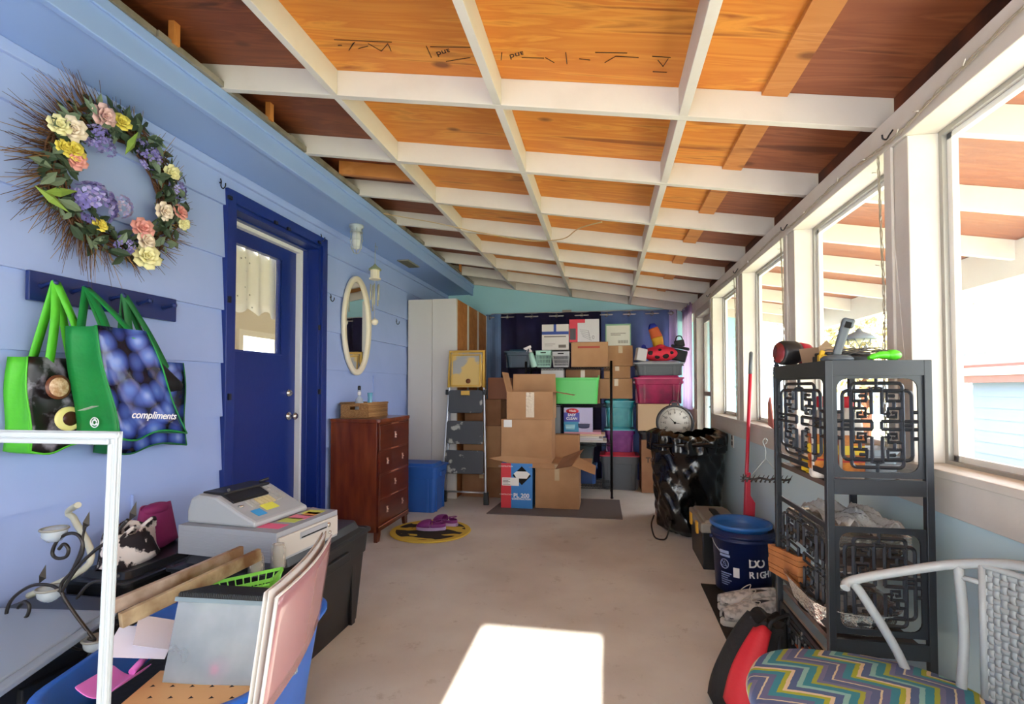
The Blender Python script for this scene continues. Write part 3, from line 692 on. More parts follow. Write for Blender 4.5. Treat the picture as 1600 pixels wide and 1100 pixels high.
# wind chime
wcp = pz(586, 377, ZS); ch = thing('wind_chime', 'ivory house-shaped wind chime hanging by the oval mirror', 'wind chime', (-2.16, wcp.y + .05, ZS - .001))
t = MB(); t.tube(spline([(0, 0, 0), (.0, .0, -.05), (.0, 0, -.2)], 4), .003, 6); t.tube([(0, 0, -.03), (.02, 0, -.04), (.02, 0, -.07)], .003, 5); t.build('hook', WIR, ch)
t = MB(); t.lathe([(.004, -.2), (.02, -.22), (.062, -.255), (.062, -.262), (0, -.262)], seg=8, smooth=False); t.build('roof', mat('chime_roof', '#9aa07a', .6), ch)
t = MB(); t.lathe([(.045, -.262), (.045, -.34), (0, -.34)], seg=8, smooth=False); t.lathe([(.058, -.34), (.058, -.352), (0, -.352)], seg=8, smooth=False); t.build('house', IV, ch)
for k in range(5):
    a = k * 1.257; t = MB(); zb = -.55 - .05 * (k % 3); t.rod((.04 * math.cos(a), .04 * math.sin(a), -.40), (.04 * math.cos(a), .04 * math.sin(a), zb), .006); t.rod((.04 * math.cos(a), .04 * math.sin(a), -.35), (.04 * math.cos(a), .04 * math.sin(a), -.4), .001, 4); t.build('chime_tube', mat('chime_metal', '#bdb9a4', .35, metal=.4), ch)
t = MB(); t.rod((0, 0, -.35), (0, 0, -.72), .0012, 4); t.lathe([(0, -.72), (.03, -.74), (.034, -.76), (.02, -.785), (0, -.79)], seg=12); t.build('sail', IV, ch)
# soffit vent
v0 = pz(615, 404, ZS); v1 = pz(640, 419, ZS); t = MB(); vx = (v0.x + v1.x) / 2 - .02
ev = thing('soffit_vent', 'small grey slatted vent set in the blue soffit', 'vent', (-2.15, (v0.y + v1.y) / 2, ZS - .0005))
t = MB(); t.box((0, 0, -.006), (.13, .34, .01)); t.build('vent_plate', mat('vent_grey', '#8d8c84', .6), ev)
for k in range(7): pass
t = MB()
for k in range(7): t.box((-.045 + k * .015, 0, -.013), (.006, .31, .006), (0, R(30), 0))
t.build('slat', mat('vent_slat', '#5d5a52', .6), ev)
# wall hooks
HK = mat('dark_iron_hook', '#22222a', .5, metal=.5)
for (u, v, dsc) in ((344, 288, 'small black hook screwed in above the left top corner of the navy door'), (501, 372, 'small black hook screwed in above the right top corner of the navy door'), (516, 466, 'small black wall hook between the navy door and the oval mirror'), (619, 503, 'small wall hook between the oval mirror and the white cabinets')):
    p = px(u, v, XL + .02); t = MB()
    t.tube(spline([(0, 0, .035), (.006, 0, .015), (.004, 0, -.01), (.018, 0, -.028), (.034, 0, -.015), (.036, 0, .005)], 5), .0035, 6); t.tube([(-.004, 0, .01), (.006, 0, .01)], .005, 6)
    o = t.build('wall_hook', HK, loc=(XL + .022, p.y, p.z)); tag(o, dsc, 'hook', 'hooks screwed to the blue wall')
# ================================================================== left floor: bins, register, dresser, cabinets, ladder
def rrect(x, y, r, n=5):
    """rounded rectangle outline, half sizes x,y"""
    out = []
    for cx, cy, a0 in ((x - r, y - r, 0), (-x + r, y - r, 90), (-x + r, -y + r, 180), (x - r, -y + r, 270)):
        for k in range(n + 1):
            a = R(a0 + 90 * k / n); out.append((cx + r * math.cos(a), cy + r * math.sin(a)))
    return out
def loft(mb, rings, mi=0, capb=True, capt=True, smooth=False):
    n = len(rings[0]); vs = [p for r_ in rings for p in r_]; fs = []
    for i in range(len(rings) - 1):
        for k in range(n): l = (k + 1) % n; fs.append((i * n + k, i * n + l, (i + 1) * n + l, (i + 1) * n + k))
    if capb: fs.append(tuple(range(n))[::-1])
    if capt: fs.append(tuple((len(rings) - 1) * n + k for k in range(n)))
    return mb.add(vs, fs, mi, smooth)
def tote(label, x0, x1, y0, y1, z0, H, mbody, mlid, lidh=.03, name='storage_tote', cat='storage bin', rz=0, group=None, taper=.88, ribs=True, open_=False, lidraise=0):
    w, d = (x1 - x0) / 2, (y1 - y0) / 2; T = thing(name, label, cat, ((x0 + x1) / 2, (y0 + y1) / 2, z0), rz, group)
    bw, bd = w - .02, d - .02; r = min(.04, w * .2); t = MB(); hb = H - (0 if open_ else lidh)
    def ringz(f, z, ex=0): return [(x * f, y * f, z) for x, y in rrect(bw + ex, bd + ex, r)]
    rings = [ringz(taper, 0), ringz(lerp(taper, 1, .75), hb * .75), ringz(lerp(taper, 1, .75), hb * .75, .008), ringz(1, hb - .002, .008)]
    if open_:
        rings += [ringz(1, hb, .018), ringz(1, hb + .004, .018), ringz(1, hb + .004, -.004), ringz(lerp(taper, 1, .1), .01, -.006)]
    loft(t, rings, smooth=False)
    if ribs:
        for s in (-1, 1):
            for k in (-.62, .62):
                t.box((k * bw, s * bd * lerp(taper, 1, .38), hb * .38), (bw * .10, .02, hb * .74)); t.box((s * bw * lerp(taper, 1, .38), k * bd, hb * .38), (.02, bd * .10, hb * .74))
    t.build('body', mbody, T, bev=.003)
    for s in (-1, 1): MB().box((s * (bw + .008), 0, hb * .83), (.03, bd * .7, hb * .1)).build('handle', mbody, T, bev=.004)
    if not open_:
        t = MB(); loft(t, [[(x, y, hb - .012) for x, y in rrect(w, d, r)], [(x, y, hb + .004) for x, y in rrect(w, d, r)], [(x, y, hb + .008) for x, y in rrect(w - .012, d - .012, r)],
                           [(x, y, hb + .002) for x, y in rrect(w - .02, d - .02, r)], [(x, y, hb + .002 + lidraise) for x, y in rrect(w - .05, d - .05, r)], [(x, y, hb + lidh + lidraise) for x, y in rrect(w - .065, d - .065, r)]])
        t.build('lid', mlid, T, bev=.002)
    return T
BKP = mat('black_plastic', '#1b1c1f', .38); BKP2 = mat('black_plastic_lid', '#202226', .32)
T = tote('large black storage tote by the drawer unit, its lid carrying the cash drawer', -1.95, -1.33, 1.985, 2.80, 0, .53, BKP, BKP2, .04, lidraise=.012)
T = tote('black storage tote against the blue wall behind the cash drawer', -2.325, -1.97, 1.83, 2.75, 0, .50, BKP, BKP2)
T = tote('black storage tote against the blue wall under the grey lid', -2.325, -1.75, 1.03, 1.80, 0, .46, BKP, BKP2)
# cash drawer
a = pz(432, 833, .675); dz = .532 + .012
CG = mat('grey_metal_case', '#9a9ca2', .45); CGL = mat('light_grey_plastic', '#a9abad', .4)
dr = thing('cash_till', 'grey metal cash drawer under the cash register', 'cash drawer', (-1.634, 2.235, dz), R(-5))
dw, dd, dh = .53, .44, .13
t = MB(); t.box((0, 0, dh / 2), (dw, dd, dh))
for k in range(7): t.box((-.0, -dd / 2 - .0008, .02 + k * .014), (dw - .01, .002, .004))
t.build('case', CG, dr, bev=.005)
t = MB(); t.box((dw / 2 + .004, 0, dh * .46), (.012, dd - .02, dh * .72)); t.build('drawer_front', mat('drawer_front_beige', '#b9b3ab', .5), dr, bev=.003)
t = MB(); t.box((dw / 2 + .011, .02, dh * .62), (.004, dd * .45, .03)); t.box((dw / 2 + .0125, .02, dh * .55), (.004, dd * .42, .006), mi=1); t.build('pull', [CG, BLACK], dr)
t = MB(); t.lathe([(.011, 0), (.011, .006), (0, .007)], (dw / 2 + .01, .13, dh * .6), 14, 0, Matrix.Rotation(R(90), 3, 'Y')); t.lathe([(.008, 0), (.008, .006), (0, .007)], (dw / 2 + .01, .14, dh * .3), 14, 0, Matrix.Rotation(R(90), 3, 'Y')); t.build('lock', KN, dr)
for nm, c_, x0, x1, y0 in (('pink', '#e8678e', .10, .22, -.17), ('green', '#c3cf62', .13, .22, -.06), ('pink', '#ef8aa0', .13, .23, .0), ('orange', '#efa35a', .16, .23, .06), ('yellow', '#d6d75c', .14, .23, .10)):
    MB().b2((x0, y0, dh), (x1, y0 + .075, dh + .0012)).build('%s_sticky_note' % nm, mat('note_' + nm + c_[1:], c_, .7), dr, rot=(0, 0, R(2)))
# cash register
cr = thing('cash_register', 'light grey cash register with a black printer bay and sticky notes', 'cash register', (-1.70, 2.235, dz + dh + .001), R(-5))
cr.scale = (1.0, 1.12, 1.12)
pr = [(-.19, 0), (.19, 0), (.19, .022), (.10, .055), (-.03, .112), (-.13, .118), (-.17, .10), (-.19, .05)]
M_ = Matrix(((0, 0, 1, 0), (1, 0, 0, 0), (0, 1, 0, 0), (0, 0, 0, 1)))    # profile x->y, y->z, extrude -> x
# keyboard slope faces +x (the room)
M_ = Matrix(((1, 0, 0, 0), (0, 0, 1, -.16), (0, 1, 0, 0), (0, 0, 0, 1)))
t = MB(); t.prism(pr, M_, .32); t.build('case', CGL, cr, bev=.014)
def slope(x): return lerp(.055, .112, (.10 - x) / .13)
ang = math.atan2(.057, .13)
t = MB(); t.box((-.075, .0, .118), (.12, .26, .012)); t.box((-.0, -.03, slope(-.0) + .003), (.085, .20, .012), (0, ang, 0)); t.build('printer_bay', mat('printer_black', '#1a1a1c', .4), cr, bev=.003)
for a_, b__ in (((-.03, -.09, .125), (.0, -.12, .135)), ((-.05, .10, .128), (-.02, .13, .14))): MB().rod(a_, b__, .0065).build('paper_lever', MATS['printer_black'], cr)
t = MB()
for i in range(5):
    for j in range(9):
        x = (-.005 if j > 6 else .057) + i * (.022 if j > 6 else .0155);
        if j <= 6 and i > 2: continue
        t.box((x, -.07 + j * .023, slope(x) + .004), (.016, .018, .006), (0, ang, 0), mi=(1 if 1 < j < 6 else 0))
t.build('key', [mat('key_grey', '#b3b1ab', .5), mat('key_cream', '#d3c492', .5)], cr)
for c_, x, y, w_ in (('#3f9bd8', .135, -.085, .05), ('#e0df55', .115, -.005, .075)):
    t = MB(); t.box((0, 0, 0), (.05, w_, .0015)); t.build('sticky_note', mat('note' + c_[1:], c_, .7), cr, loc=(x, y, lerp(.055, .022, (x - .10) / .09) + .002), rot=(0, math.atan2(.033, .09), 0))
t = MB(); t.lathe([(.012, 0), (.012, .006), (0, .007)], (.07, -.12, slope(.07)), 16); t.build('key_lock', KN, cr)
# open blue tub in the foreground
BLT = mat('bright_blue_plastic', '#2f6fd0', .35, col2='#2862bd', nscale=3)
tb = thing('blue_tub', 'large open bright blue plastic tub in the foreground, heaped with odds and ends', 'tub', (-1.30, 1.50, 0), R(13))
def tr(w_, d_, z): return [(x, y, z) for x, y in rrect(w_, d_, .16, 8)]
t = MB(); loft(t, [tr(.25, .30, 0), tr(.265, .33, .2), tr(.29, .37, .42)] + [tr(.30, .38, .44), tr(.315, .395, .45), tr(.315, .395, .462), tr(.29, .372, .462), tr(.255, .32, .2), tr(.24, .29, .01)], smooth=True); t.build('tub_body', BLT, tb)
t = MB(); t.box((0, 0, .2), (.46, .56, .36)); 
fl = t.build('tub_filling', mat('dark_cloth_filling', '#12151f', .9, bump=1, bscale=10), tb, bev=.03)
# grey lid lying across the near totes
o = MB().box((0, 0, 0), (.40, .46, .02)).box((0, 0, .012), (.34, .40, .01)).build('plastic_slab', mat('grey_lid_plastic', '#8f9aa8', .35), loc=(-1.84, 1.28, .50), rot=(R(3), R(3), R(14)), bev=.006)
tag(o, 'flat grey plastic lid lying in the bottom left foreground behind the white frame', 'lid')
# white empty picture frame standing in the foreground
fr = thing('picture_frame', 'tall empty white picture frame standing at the bottom left', 'frame', (-1.575, 1.0, 0), 0)
FH, FW = 1.19, .86
WF = mat('white_frame_paint', '#b9bfc2', .35)
def frprof(mb, a, b_, c, d_): mb.hexa(a + b_)
t = MB(); fw = .025
for (x0, x1, z0, z1) in ((-FW / 2, -FW / 2 + fw, 0, FH), (FW / 2 - fw, FW / 2, 0, FH), (-FW / 2 + fw, FW / 2 - fw, FH - fw, FH), (-FW / 2 + fw, FW / 2 - fw, 0, fw)):
    t.b2((x0, -.006, z0), (x1, .006, z1))
e0 = .008
for (x0, x1, z0, z1) in ((-FW / 2, -FW / 2 + .009, 0, FH), (FW / 2 - .009, FW / 2, 0, FH), (-FW / 2, FW / 2, FH - .014, FH), (-FW / 2 + fw - .01, -FW / 2 + fw + .003, fw, FH - fw), (FW / 2 - fw - .003, FW / 2 - fw + .01, fw, FH - fw), (-FW / 2 + fw, FW / 2 - fw, FH - fw - .003, FH - fw + .01)):
    t.b2((x0, -.010, z0), (x1, .0, z1))
t.build('frame_moulding', WF, fr, bev=.004)
fr.rotation_euler = (R(-1.5), 0, R(2))
# scrolled metal candle holder with glass jars
cx = thing('candle_holder', 'dark scrolled metal candle holder with leaves and glass cups behind the white frame', 'candle holder', (-1.98, 1.42, .475))
IR = mat('dark_bronze_wire', '#3a3634', .4, metal=.6)
o0 = Vector(cx.location)
def cp_(u, v, y=1.42, dy=0): return py(u, v, y + dy) - o0
def scroll(pts, r=.006, n=6): return spline([cp_(*p) for p in pts], n)
t = MB(); t.tube(scroll([(148, 1000), (96, 925), (112, 893), (128, 865), (127, 842), (112, 833), (92, 842), (82, 862), (88, 872), (103, 870), (107, 858), (100, 850), (92, 858)]), .0055, 7)
t.tube(scroll([(96, 925), (80, 915), (50, 915), (20, 935), (10, 960), (20, 973), (40, 965), (46, 948), (38, 940), (28, 950)]), .0055, 7)
t.tube(scroll([(96, 925), (120, 888), (146, 862), (172, 842), (200, 812)]), .0055, 7); t.tube(scroll([(112, 893), (126, 860), (130, 835), (134, 822)]), .004, 6)
t.tube(scroll([(120, 935), (140, 912), (165, 905), (185, 900)]), .005, 6)
t.tube(scroll([(110, 1010), (125, 1015), (138, 1010)]), .004, 6)
t.tube(scroll([(148, 1000), (135, 1035), (128, 1060), (140, 1074), (160, 1062), (158, 1040), (146, 1040)]), .005, 6)
t.tube([Vector((0.02, .02, 0)) + Vector((.10 * math.cos(k * .5), .07 * math.sin(k * .5), .004)) for k in range(13)], .004, 6)
t.tube([Vector((.12, .02, .004)), cp_(148, 1000)], .005, 6)
t.build('scroll_frame', IR, cx)
t = MB()
for u, v in ((134, 815), (66, 898), (207, 800)):
    t = MB(); c = cp_(u, v); t.add([c + Vector((-.012, 0, -.03)), c + Vector((.012, .003, -.012)), c + Vector((.014, 0, .035)), c + Vector((-.014, .003, -.002)), c + Vector((0, -.01, 0))], [(0, 1, 4), (1, 2, 4), (2, 3, 4), (3, 0, 4), (0, 3, 2, 1)]); t.build('metal_leaf', IR, cx)
CUP = mat('cup_glass', '#cfd8dc', .08, alpha=.45); CUPL = mat('cup_band', '#8d8a80', .5)
for u, v in ((85, 832), (78, 925), (150, 1003)):
    c = cp_(u, v); t = MB(); t.lathe([(.020, -.028), (.034, -.012), (.036, .012), (.033, .014), (.031, -.01), (0, -.02)], c, 20); t.build('glass_cup', CUP, cx)
    t = MB(); t.tube([c + Vector((.037 * math.cos(k * .35), .037 * math.sin(k * .35), .012)) for k in range(18)], .004, 5, closed=True); t.build('cup_ring', CUPL, cx)
# pale bent pipe leaning on the wall
a = px(152, 905, -2.2); t = MB(); P = spline([(-2.18, 1.62, .50), py(140, 880, 1.66), py(118, 815, 1.72), py(107, 803, 1.74), py(110, 796, 1.73), py(122, 789, 1.70)], 6)
o = t.tube(P, .012, 10).build('bent_pipe', mat('bone_plastic', '#b9b6a2', .45)); tag(o, 'pale bent plastic pipe leaning on the blue wall behind the candle holder', 'pipe')
# weathered planks
WB = mat('weathered_board', '#b8a493', .8, bump=.4, bscale=30, col2='#7a5a3c', nscale=7, stretch=(1, 3, 1)); WB2 = mat('weathered_board_yellow', '#c2ad88', .8, bump=.4, bscale=30, col2='#6f4a28', nscale=8)
def plank(p0, p1, w_, h_, m, label):
    p0 = Vector(p0); p1 = Vector(p1); L_ = (p1 - p0).length; d_ = (p1 - p0).normalized()
    o = MB().box((0, 0, 0), (L_, w_, h_)).build('weathered_plank', m, loc=(p0 + p1) / 2, rot=d_.to_track_quat('X', 'Z').to_euler(), bev=.002)
    return tag(o, label, 'plank', 'weathered planks leaning across the blue tub')
plank(py(176, 948, 1.36), py(378, 861, 1.84), .02, .042, WB, 'upper of two weathered planks, the greyer one')
plank(py(188, 970, 1.33), py(406, 866, 1.80), .02, .046, WB2, 'lower of two weathered planks, brown stained at its near end')
# baskets in the tub
def basket(label, p, w_, d_, h_, m, rz, rx=0, ry=0, nx=9):
    T = thing('plastic_basket', label, 'basket', p, 0, 'small slotted plastic baskets', (rx, ry, rz)); t = MB()
    def rg_(f, z): return [(x * f, y * f, z) for x, y in rrect(w_ / 2, d_ / 2, .02, 3)]
    n = len(rg_(1, 0)); lo = rg_(.86, .0); hi = rg_(1, h_)
    loft(t, [rg_(.86, 0), rg_(.86, .004)]); loft(t, [rg_(1.0, h_ - .012), rg_(1.03, h_ - .012), rg_(1.03, h_), rg_(1.0, h_), rg_(1.0, h_ - .012)], capb=False, capt=False); loft(t, [rg_(.87, .0), rg_(.89, .012), rg_(.87, .012), rg_(.85, .0)], capb=False, capt=False)
    for sx_ in (-1, 1):
        for k in range(nx + 1):
            a_ = -1 + 2 * k / nx; t.hexa([(a_ * w_ * .42 - .002, sx_ * d_ * .42, .005), (a_ * w_ * .42 + .002, sx_ * d_ * .42, .005), (a_ * w_ * .42 + .002, sx_ * d_ * .435, .005), (a_ * w_ * .42 - .002, sx_ * d_ * .435, .005),
                                         (a_ * w_ * .48 - .002, sx_ * d_ * .485, h_ - .01), (a_ * w_ * .48 + .002, sx_ * d_ * .485, h_ - .01), (a_ * w_ * .48 + .002, sx_ * d_ * .5, h_ - .01), (a_ * w_ * .48 - .002, sx_ * d_ * .5, h_ - .01)])
        for k in range(7):
            a_ = -1 + 2 * k / 6; t.hexa([(sx_ * w_ * .42, a_ * d_ * .42 - .002, .005), (sx_ * w_ * .435, a_ * d_ * .42 - .002, .005), (sx_ * w_ * .435, a_ * d_ * .42 + .002, .005), (sx_ * w_ * .42, a_ * d_ * .42 + .002, .005),
                                         (sx_ * w_ * .485, a_ * d_ * .48 - .002, h_ - .01), (sx_ * w_ * .5, a_ * d_ * .48 - .002, h_ - .01), (sx_ * w_ * .5, a_ * d_ * .48 + .002, h_ - .01), (sx_ * w_ * .485, a_ * d_ * .48 + .002, h_ - .01)])
    t.build('basket_body', m, T); return T
basket('lime green slotted plastic basket tilted on the heap in the blue tub', (-1.31, 1.68, .535), .26, .2, .06, mat('lime_plastic', '#8be04a', .4), R(25), R(-8), R(-8))
basket('purple plastic basket under the lime green one in the blue tub', (-1.31, 1.655, .475), .28, .2, .05, mat('violet_plastic', '#8a4fc0', .4), R(20), R(-6), R(-7))
# clear bin with a ribbed dark rim
cb = thing('clear_bin', 'cloudy clear plastic bin with dark ribbed rim tipped towards the camera in the blue tub', 'bin', (-1.085, 1.30, .458), 0, None, (R(-14), R(2), R(8)))
CLR = mat('cloudy_clear_plastic', '#97a0a8', .15, alpha=.5, col2='#b9bfc4', nscale=5)
t = MB(); w_, h_ = .325, .215
for (a, c) in (((-w_ / 2, 0, 0), (w_ / 2, .004, h_)), ((-w_ / 2, .15, 0), (w_ / 2, .154, h_)), ((-w_ / 2, .004, 0), (-w_ / 2 + .004, .15, h_)), ((w_ / 2 - .004, .004, 0), (w_ / 2, .15, h_)), ((-w_ / 2, 0, -.004), (w_ / 2, .154, 0))): t.b2(a, c)
t.build('bin_wall', CLR, cb, bev=.001)
t = MB(); t.b2((-w_ / 2 - .006, -.008, h_ - .004), (w_ / 2 + .006, .16, h_ + .008), 0)
for k in range(60): t.b2((-w_ / 2 + .004 + k * .0053, -.006, h_ + .008), (-w_ / 2 + .0066 + k * .0053, .158, h_ + .022), 1)
t.b2((-w_ / 2, -.004, h_ + .008), (w_ / 2, .156, h_ + .018), 1)
t.build('ribbed_lid', [mat('blue_grey_rim', '#6f8088', .4), mat('rim_black', '#16181a', .5)], cb)
MB().b2((-.02, .03, .02), (w_ / 2 - .01, .04, .1)).build('inner_card', mat('beige_card', '#cbb9a4', .7), cb)
t = MB(); t.ball((-.02, .03, .035), .03, seg=14); t.build('pink_ball', mat('hot_pink', '#ef5fa0', .4), cb)
# peach card with black marks
pc = thing('patterned_card', 'peach card sheet printed with small black triangles in the front of the tub', 'card', (-1.12, 1.262, .452), 0, None, (R(2), R(0), R(10)))
t = MB(); t.b2((-.17, -.10, 0), (.17, .10, .003))
for i in range(6):
    for j in range(4):
        x = -.145 + i * .056 + (j % 2) * .028; y = -.08 + j * .05; t.add([(x, y, .0034), (x + .014, y + .004, .0034), (x + .002, y + .012, .0034)], [(0, 1, 2)], 1)
t.build('card_sheet', [mat('peach_card', '#cfa26c', .7), BLACK], pc)
for i, (p, r_, lb) in enumerate((((-1.40, 1.36, .52), (R(20), R(12), R(30)), 'white paper sheet tucked at the left of the clear bin'), ((-1.36, 1.40, .53), (R(25), R(25), R(50)), 'white paper sheet folded beside the clear bin in the tub'))):
    o = MB().box((0, 0, 0), (.16, .12, .002)).build('paper_sheet', mat('white_paper', '#ddd8e2', .7), loc=p, rot=r_); tag(o, lb, 'paper')
pt = thing('pink_scoop', 'pink plastic scoop at the front left of the blue tub', 'scoop', (-1.335, 1.215, .465), R(15)); t = MB(); t.grid(lambda a, b_: Vector(((a - .5) * .11, (b_ - .5) * .15, .02 + .035 * (1 - math.cos((a - .5) * 3)) - .02 * b_)), 12, 10); t.build('scoop_bowl', mat('orchid_plastic', '#d873c4', .4), pt, solid=.003, sub=1)
t = MB(); t.tube([(0, .07, .01), (.0, .13, .02)], .01); t.build('handle', MATS['orchid_plastic'], pt)
# posters leaning on the tub's right side
PE = mat('poster_white', '#cfcac5', .5); PKP = mat('poster_pink', '#a8777c', .25, coat=.5)
for k, (off, m_, lb) in enumerate(((0, PKP, 'pink faced board leaning at the right side of the blue tub'), (-.022, PE, 'white board just behind the pink faced one in the tub'), (-.036, PE, 'white board leftmost of the three boards at the tub side'))):
    t = MB(); zt = (.755, .77, .765)[k]; zb = .44
    def fn(a, b_, off=off): 
        y = lerp(1.19, 1.73, a); x = lerp(-.875, -1.03, a) + .02 * math.sin(a * 3.14) + off + (b_) * .035 - .10 * (a ** 1.5) * 0
        return Vector((x, y + .02 * b_, lerp(zb + .02 * a, zt, b_)))
    t.grid(fn, 14, 8); pb_ = thing('leaning_board', lb, 'board', (0, 0, 0), 0, 'boards standing in the tub'); t.build('board_face', m_, pb_, solid=.004)
    if k == 0: t = MB(); t.tube([fn(0, 1), fn(0, .5), fn(0, 0)], .005, 6); t.tube([fn(i / 13, 1) for i in range(14)], .004, 6); t.build('white_edge', PE, pb_)
# jars, fabric bag and magenta bag on the totes
for k, (x, y, h_, lb) in enumerate(((-1.235, 1.86, .085, 'small clear jar, left one behind the leaning boards'), (-1.20, 1.95, .10, 'clear jar, right one behind the leaning boards'))):
    j = thing('clear_jar', lb, 'jar', (x - .15, y, .545), 0, 'clear jars on the black tote'); MB().lathe([(.028, 0), (.03, .01), (.03, h_ - .02), (.024, h_ - .008), (.024, h_), (.02, h_), (.02, h_ - .01), (.026, .01), (0, .006)], seg=20).build('jar_glass', mat('jar_clear', '#b9b3a9', .1, alpha=.45), j)
    MB().lathe([(.0, .008), (.024, .008), (.024, h_ * .5), (0, h_ * .5)], seg=16).build('jar_contents', mat('jar_cream', '#d8d0bc', .6), j)
fb = thing('floral_bag', 'black and white patterned cloth bag lying on the tote by the blue wall', 'bag', (-2.16, 2.02, .505), R(10))
t = MB(); t.grid(lambda a, b_: Vector((.09 * math.cos(a * 6.283) * (1 - .3 * b_) * (1 + .18 * math.sin(a * 25 + b_ * 4)), .16 * math.sin(a * 6.283) * (1 - .25 * b_), b_ * .15 + .015 * math.sin(a * 19))), 44, 7, closeu=True)
t.build('bag_body', mat('flower_cloth', '#241c22', .8, col2='#e6dcd6', nscale=14, lo=.49, hi=.53, bump=.5, bscale=20), fb, solid=.004)
t = MB(); t.tube(spline([(.04, -.1, .13), (.07, -.06, .17), (.05, .0, .15), (.07, .06, .18), (.04, .11, .13)], 6), .008, 6); t.build('handle', MATS['flower_cloth'], fb)
mg = thing('magenta_bag', 'dark magenta soft bag peeping out behind the patterned bag', 'bag', (-2.22, 2.22, .505), R(0))
t = MB(); t.grid(lambda a, b_: Vector((.05 * math.cos(a * 6.283) * (1 - b_ * .5), .13 * math.sin(a * 6.283) * (1 - .35 * b_), b_ * .20 + .012 * math.sin(a * 13))), 30, 6, closeu=True); t.ball((0, 0, .185), .06, sc=(.6, 1.4, .5)); t.build('bag_body', mat('magenta_cloth', '#8c2763', .7, bump=.5, bscale=15), mg, solid=.004)
rgx = thing('rag', 'crumpled white and pink rag at the far end of the black tote', 'rag', (-1.62, 2.62, .575))
t = MB(); t.ball((0, 0, .025), .05, seg=16, rings=10, sc=(1.1, 1, .6), jit=.18); t.build('rag_cloth', mat('pinkish_cloth', '#d8b8bc', .9), rgx, sub=1)

# dresser
DW_ = mat('cherry_wood', '#5a2110', .28, col2='#7c3a1b', nscale=5, stretch=(3, 3, .5), coat=.35); DWD = mat('dark_cherry_wood', '#4a170b', .28, col2='#602410', nscale=4, stretch=(1, .6, 4), coat=.35); WORN = mat('worn_edge', '#b0745a', .6)
DX0, DX1, DYa, DYb, DH = -2.31, -1.87, 4.035, 4.70, 1.03
ds = thing('chest_of_drawers', 'dark cherry wood chest of four drawers beside the navy door', 'chest of drawers', ((DX0 + DX1) / 2, (DYa + DYb) / 2, 0))
hw, hd = (DX1 - DX0) / 2, (DYb - DYa) / 2
t = MB(); t.b2((-hw, -hd, .08), (hw - .02, hd, DH - .03)); t.build('carcass', DW_, ds, bev=.003)
t = MB(); t.prism(rrect(hw + .012, hd + .012, .03, 4), Matrix.Translation((0, 0, DH - .03)), .03); t.build('top', DW_, ds, bev=.004)
zz = [.135, .355, .56, .765, .985]
for k in range(4):
    d_ = thing('tmp', '', ''); bpy.data.objects.remove(d_)
    t = MB(); t.b2((hw - .02, -hd + .022, zz[k]), (hw - .002 + .004 * (k % 2), hd - .022, zz[k + 1] - .012)); dd_ = t.build('drawer', DWD, ds, bev=.004)
    for s in ((-.5, .5) if k in (0, 2) else (0,)) :
        t = MB(); y = s * hd; z = (zz[k] + zz[k + 1]) / 2
        t.add([(hw + .004, y - .022, z + .028), (hw + .004, y + .022, z + .024), (hw + .004, y + .014, z), (hw + .004, y + .024, z - .03), (hw + .004, y - .018, z - .026), (hw + .004, y - .008, z), (hw + .006, y, z + .02), (hw + .006, y + .002, z - .02)], [(0, 1, 2, 5), (5, 2, 3, 4)]); t.rod((hw + .003, y, z), (hw + .016, y, z), .006, 8)
        t.build('worn_pull_mark', mat('pull_mark', '#caa99b', .5), dd_)
t = MB()
for k in range(1, 5): t.b2((hw - .018, -hd, zz[k] - .012), (hw - .004, hd, zz[k])); t.b2((hw - .006, -.07, zz[k] - .011), (hw - .0035, .09, zz[k] - .002), 1)
t.b2((hw - .02, -hd, .08), (hw - .002, -hd + .022, DH - .03)); t.b2((hw - .02, hd - .022, .08), (hw - .002, hd, DH - .03)); t.b2((hw - .018, -hd, .09), (hw, hd, .13)); t.b2((hw - .001, -hd, .123), (hw + .001, hd, .13), 1)
t.build('front_frame', [DWD, WORN], ds)
for sx_ in (-1, 1):
    for sy_ in (-1, 1):
        t = MB(); t.prism([(0, 0), (.05, 0), (.07, .05), (.07, .09), (0, .09)], Matrix.Translation((sx_ * (hw - .012) , sy_ * hd, 0)) @ Matrix(((0, 0, -sx_, 0), (-sy_, 0, 0, 0), (0, 1, 0, 0), (0, 0, 0, 1))), .03); t.build('leg', DWD, ds)
# wicker basket and bottles on it
def weave(N, L, tc):
    w = N.new('ShaderNodeTexBrick'); w.inputs['Scale'].default_value = 60; w.inputs['Color1'].default_value = lin('#b98a55'); w.inputs['Color2'].default_value = lin('#8f6234'); w.inputs['Mortar'].default_value = lin('#4c2f18')
    mp = N.new('ShaderNodeMapping'); mp.inputs['Rotation'].default_value = (R(90), 0, 0); L.new(tc.outputs['Object'], mp.inputs[0]); L.new(mp.outputs[0], w.inputs[0]); return w.outputs[0]
WK = pattern('wicker_weave', weave, .7)
wk = thing('wicker_basket', 'rectangular brown wicker basket on top of the chest of drawers', 'basket', (-2.16, 4.36, DH + .001))
bw_, bd_, bh_ = .13, .20, .125
t = MB(); g = .012
for (a, c) in (((-bw_, -bd_, 0), (bw_, bd_, g)), ((-bw_, -bd_, g), (-bw_ + g, bd_, bh_)), ((bw_ - g, -bd_, g), (bw_, bd_, bh_)), ((-bw_ + g, bd_ - g, g), (bw_ - g, bd_, bh_)), ((-bw_ + g, -bd_, g), (-.045, -bd_ + g, bh_)), ((.045, -bd_, g), (bw_ - g, -bd_ + g, bh_)), ((-.045, -bd_, g), (.045, -bd_ + g, .072)), ((-.045, -bd_, .10), (.045, -bd_ + g, bh_))): t.b2(a, c)
t.build('basket_body', WK, wk, bev=.004)
t = MB()
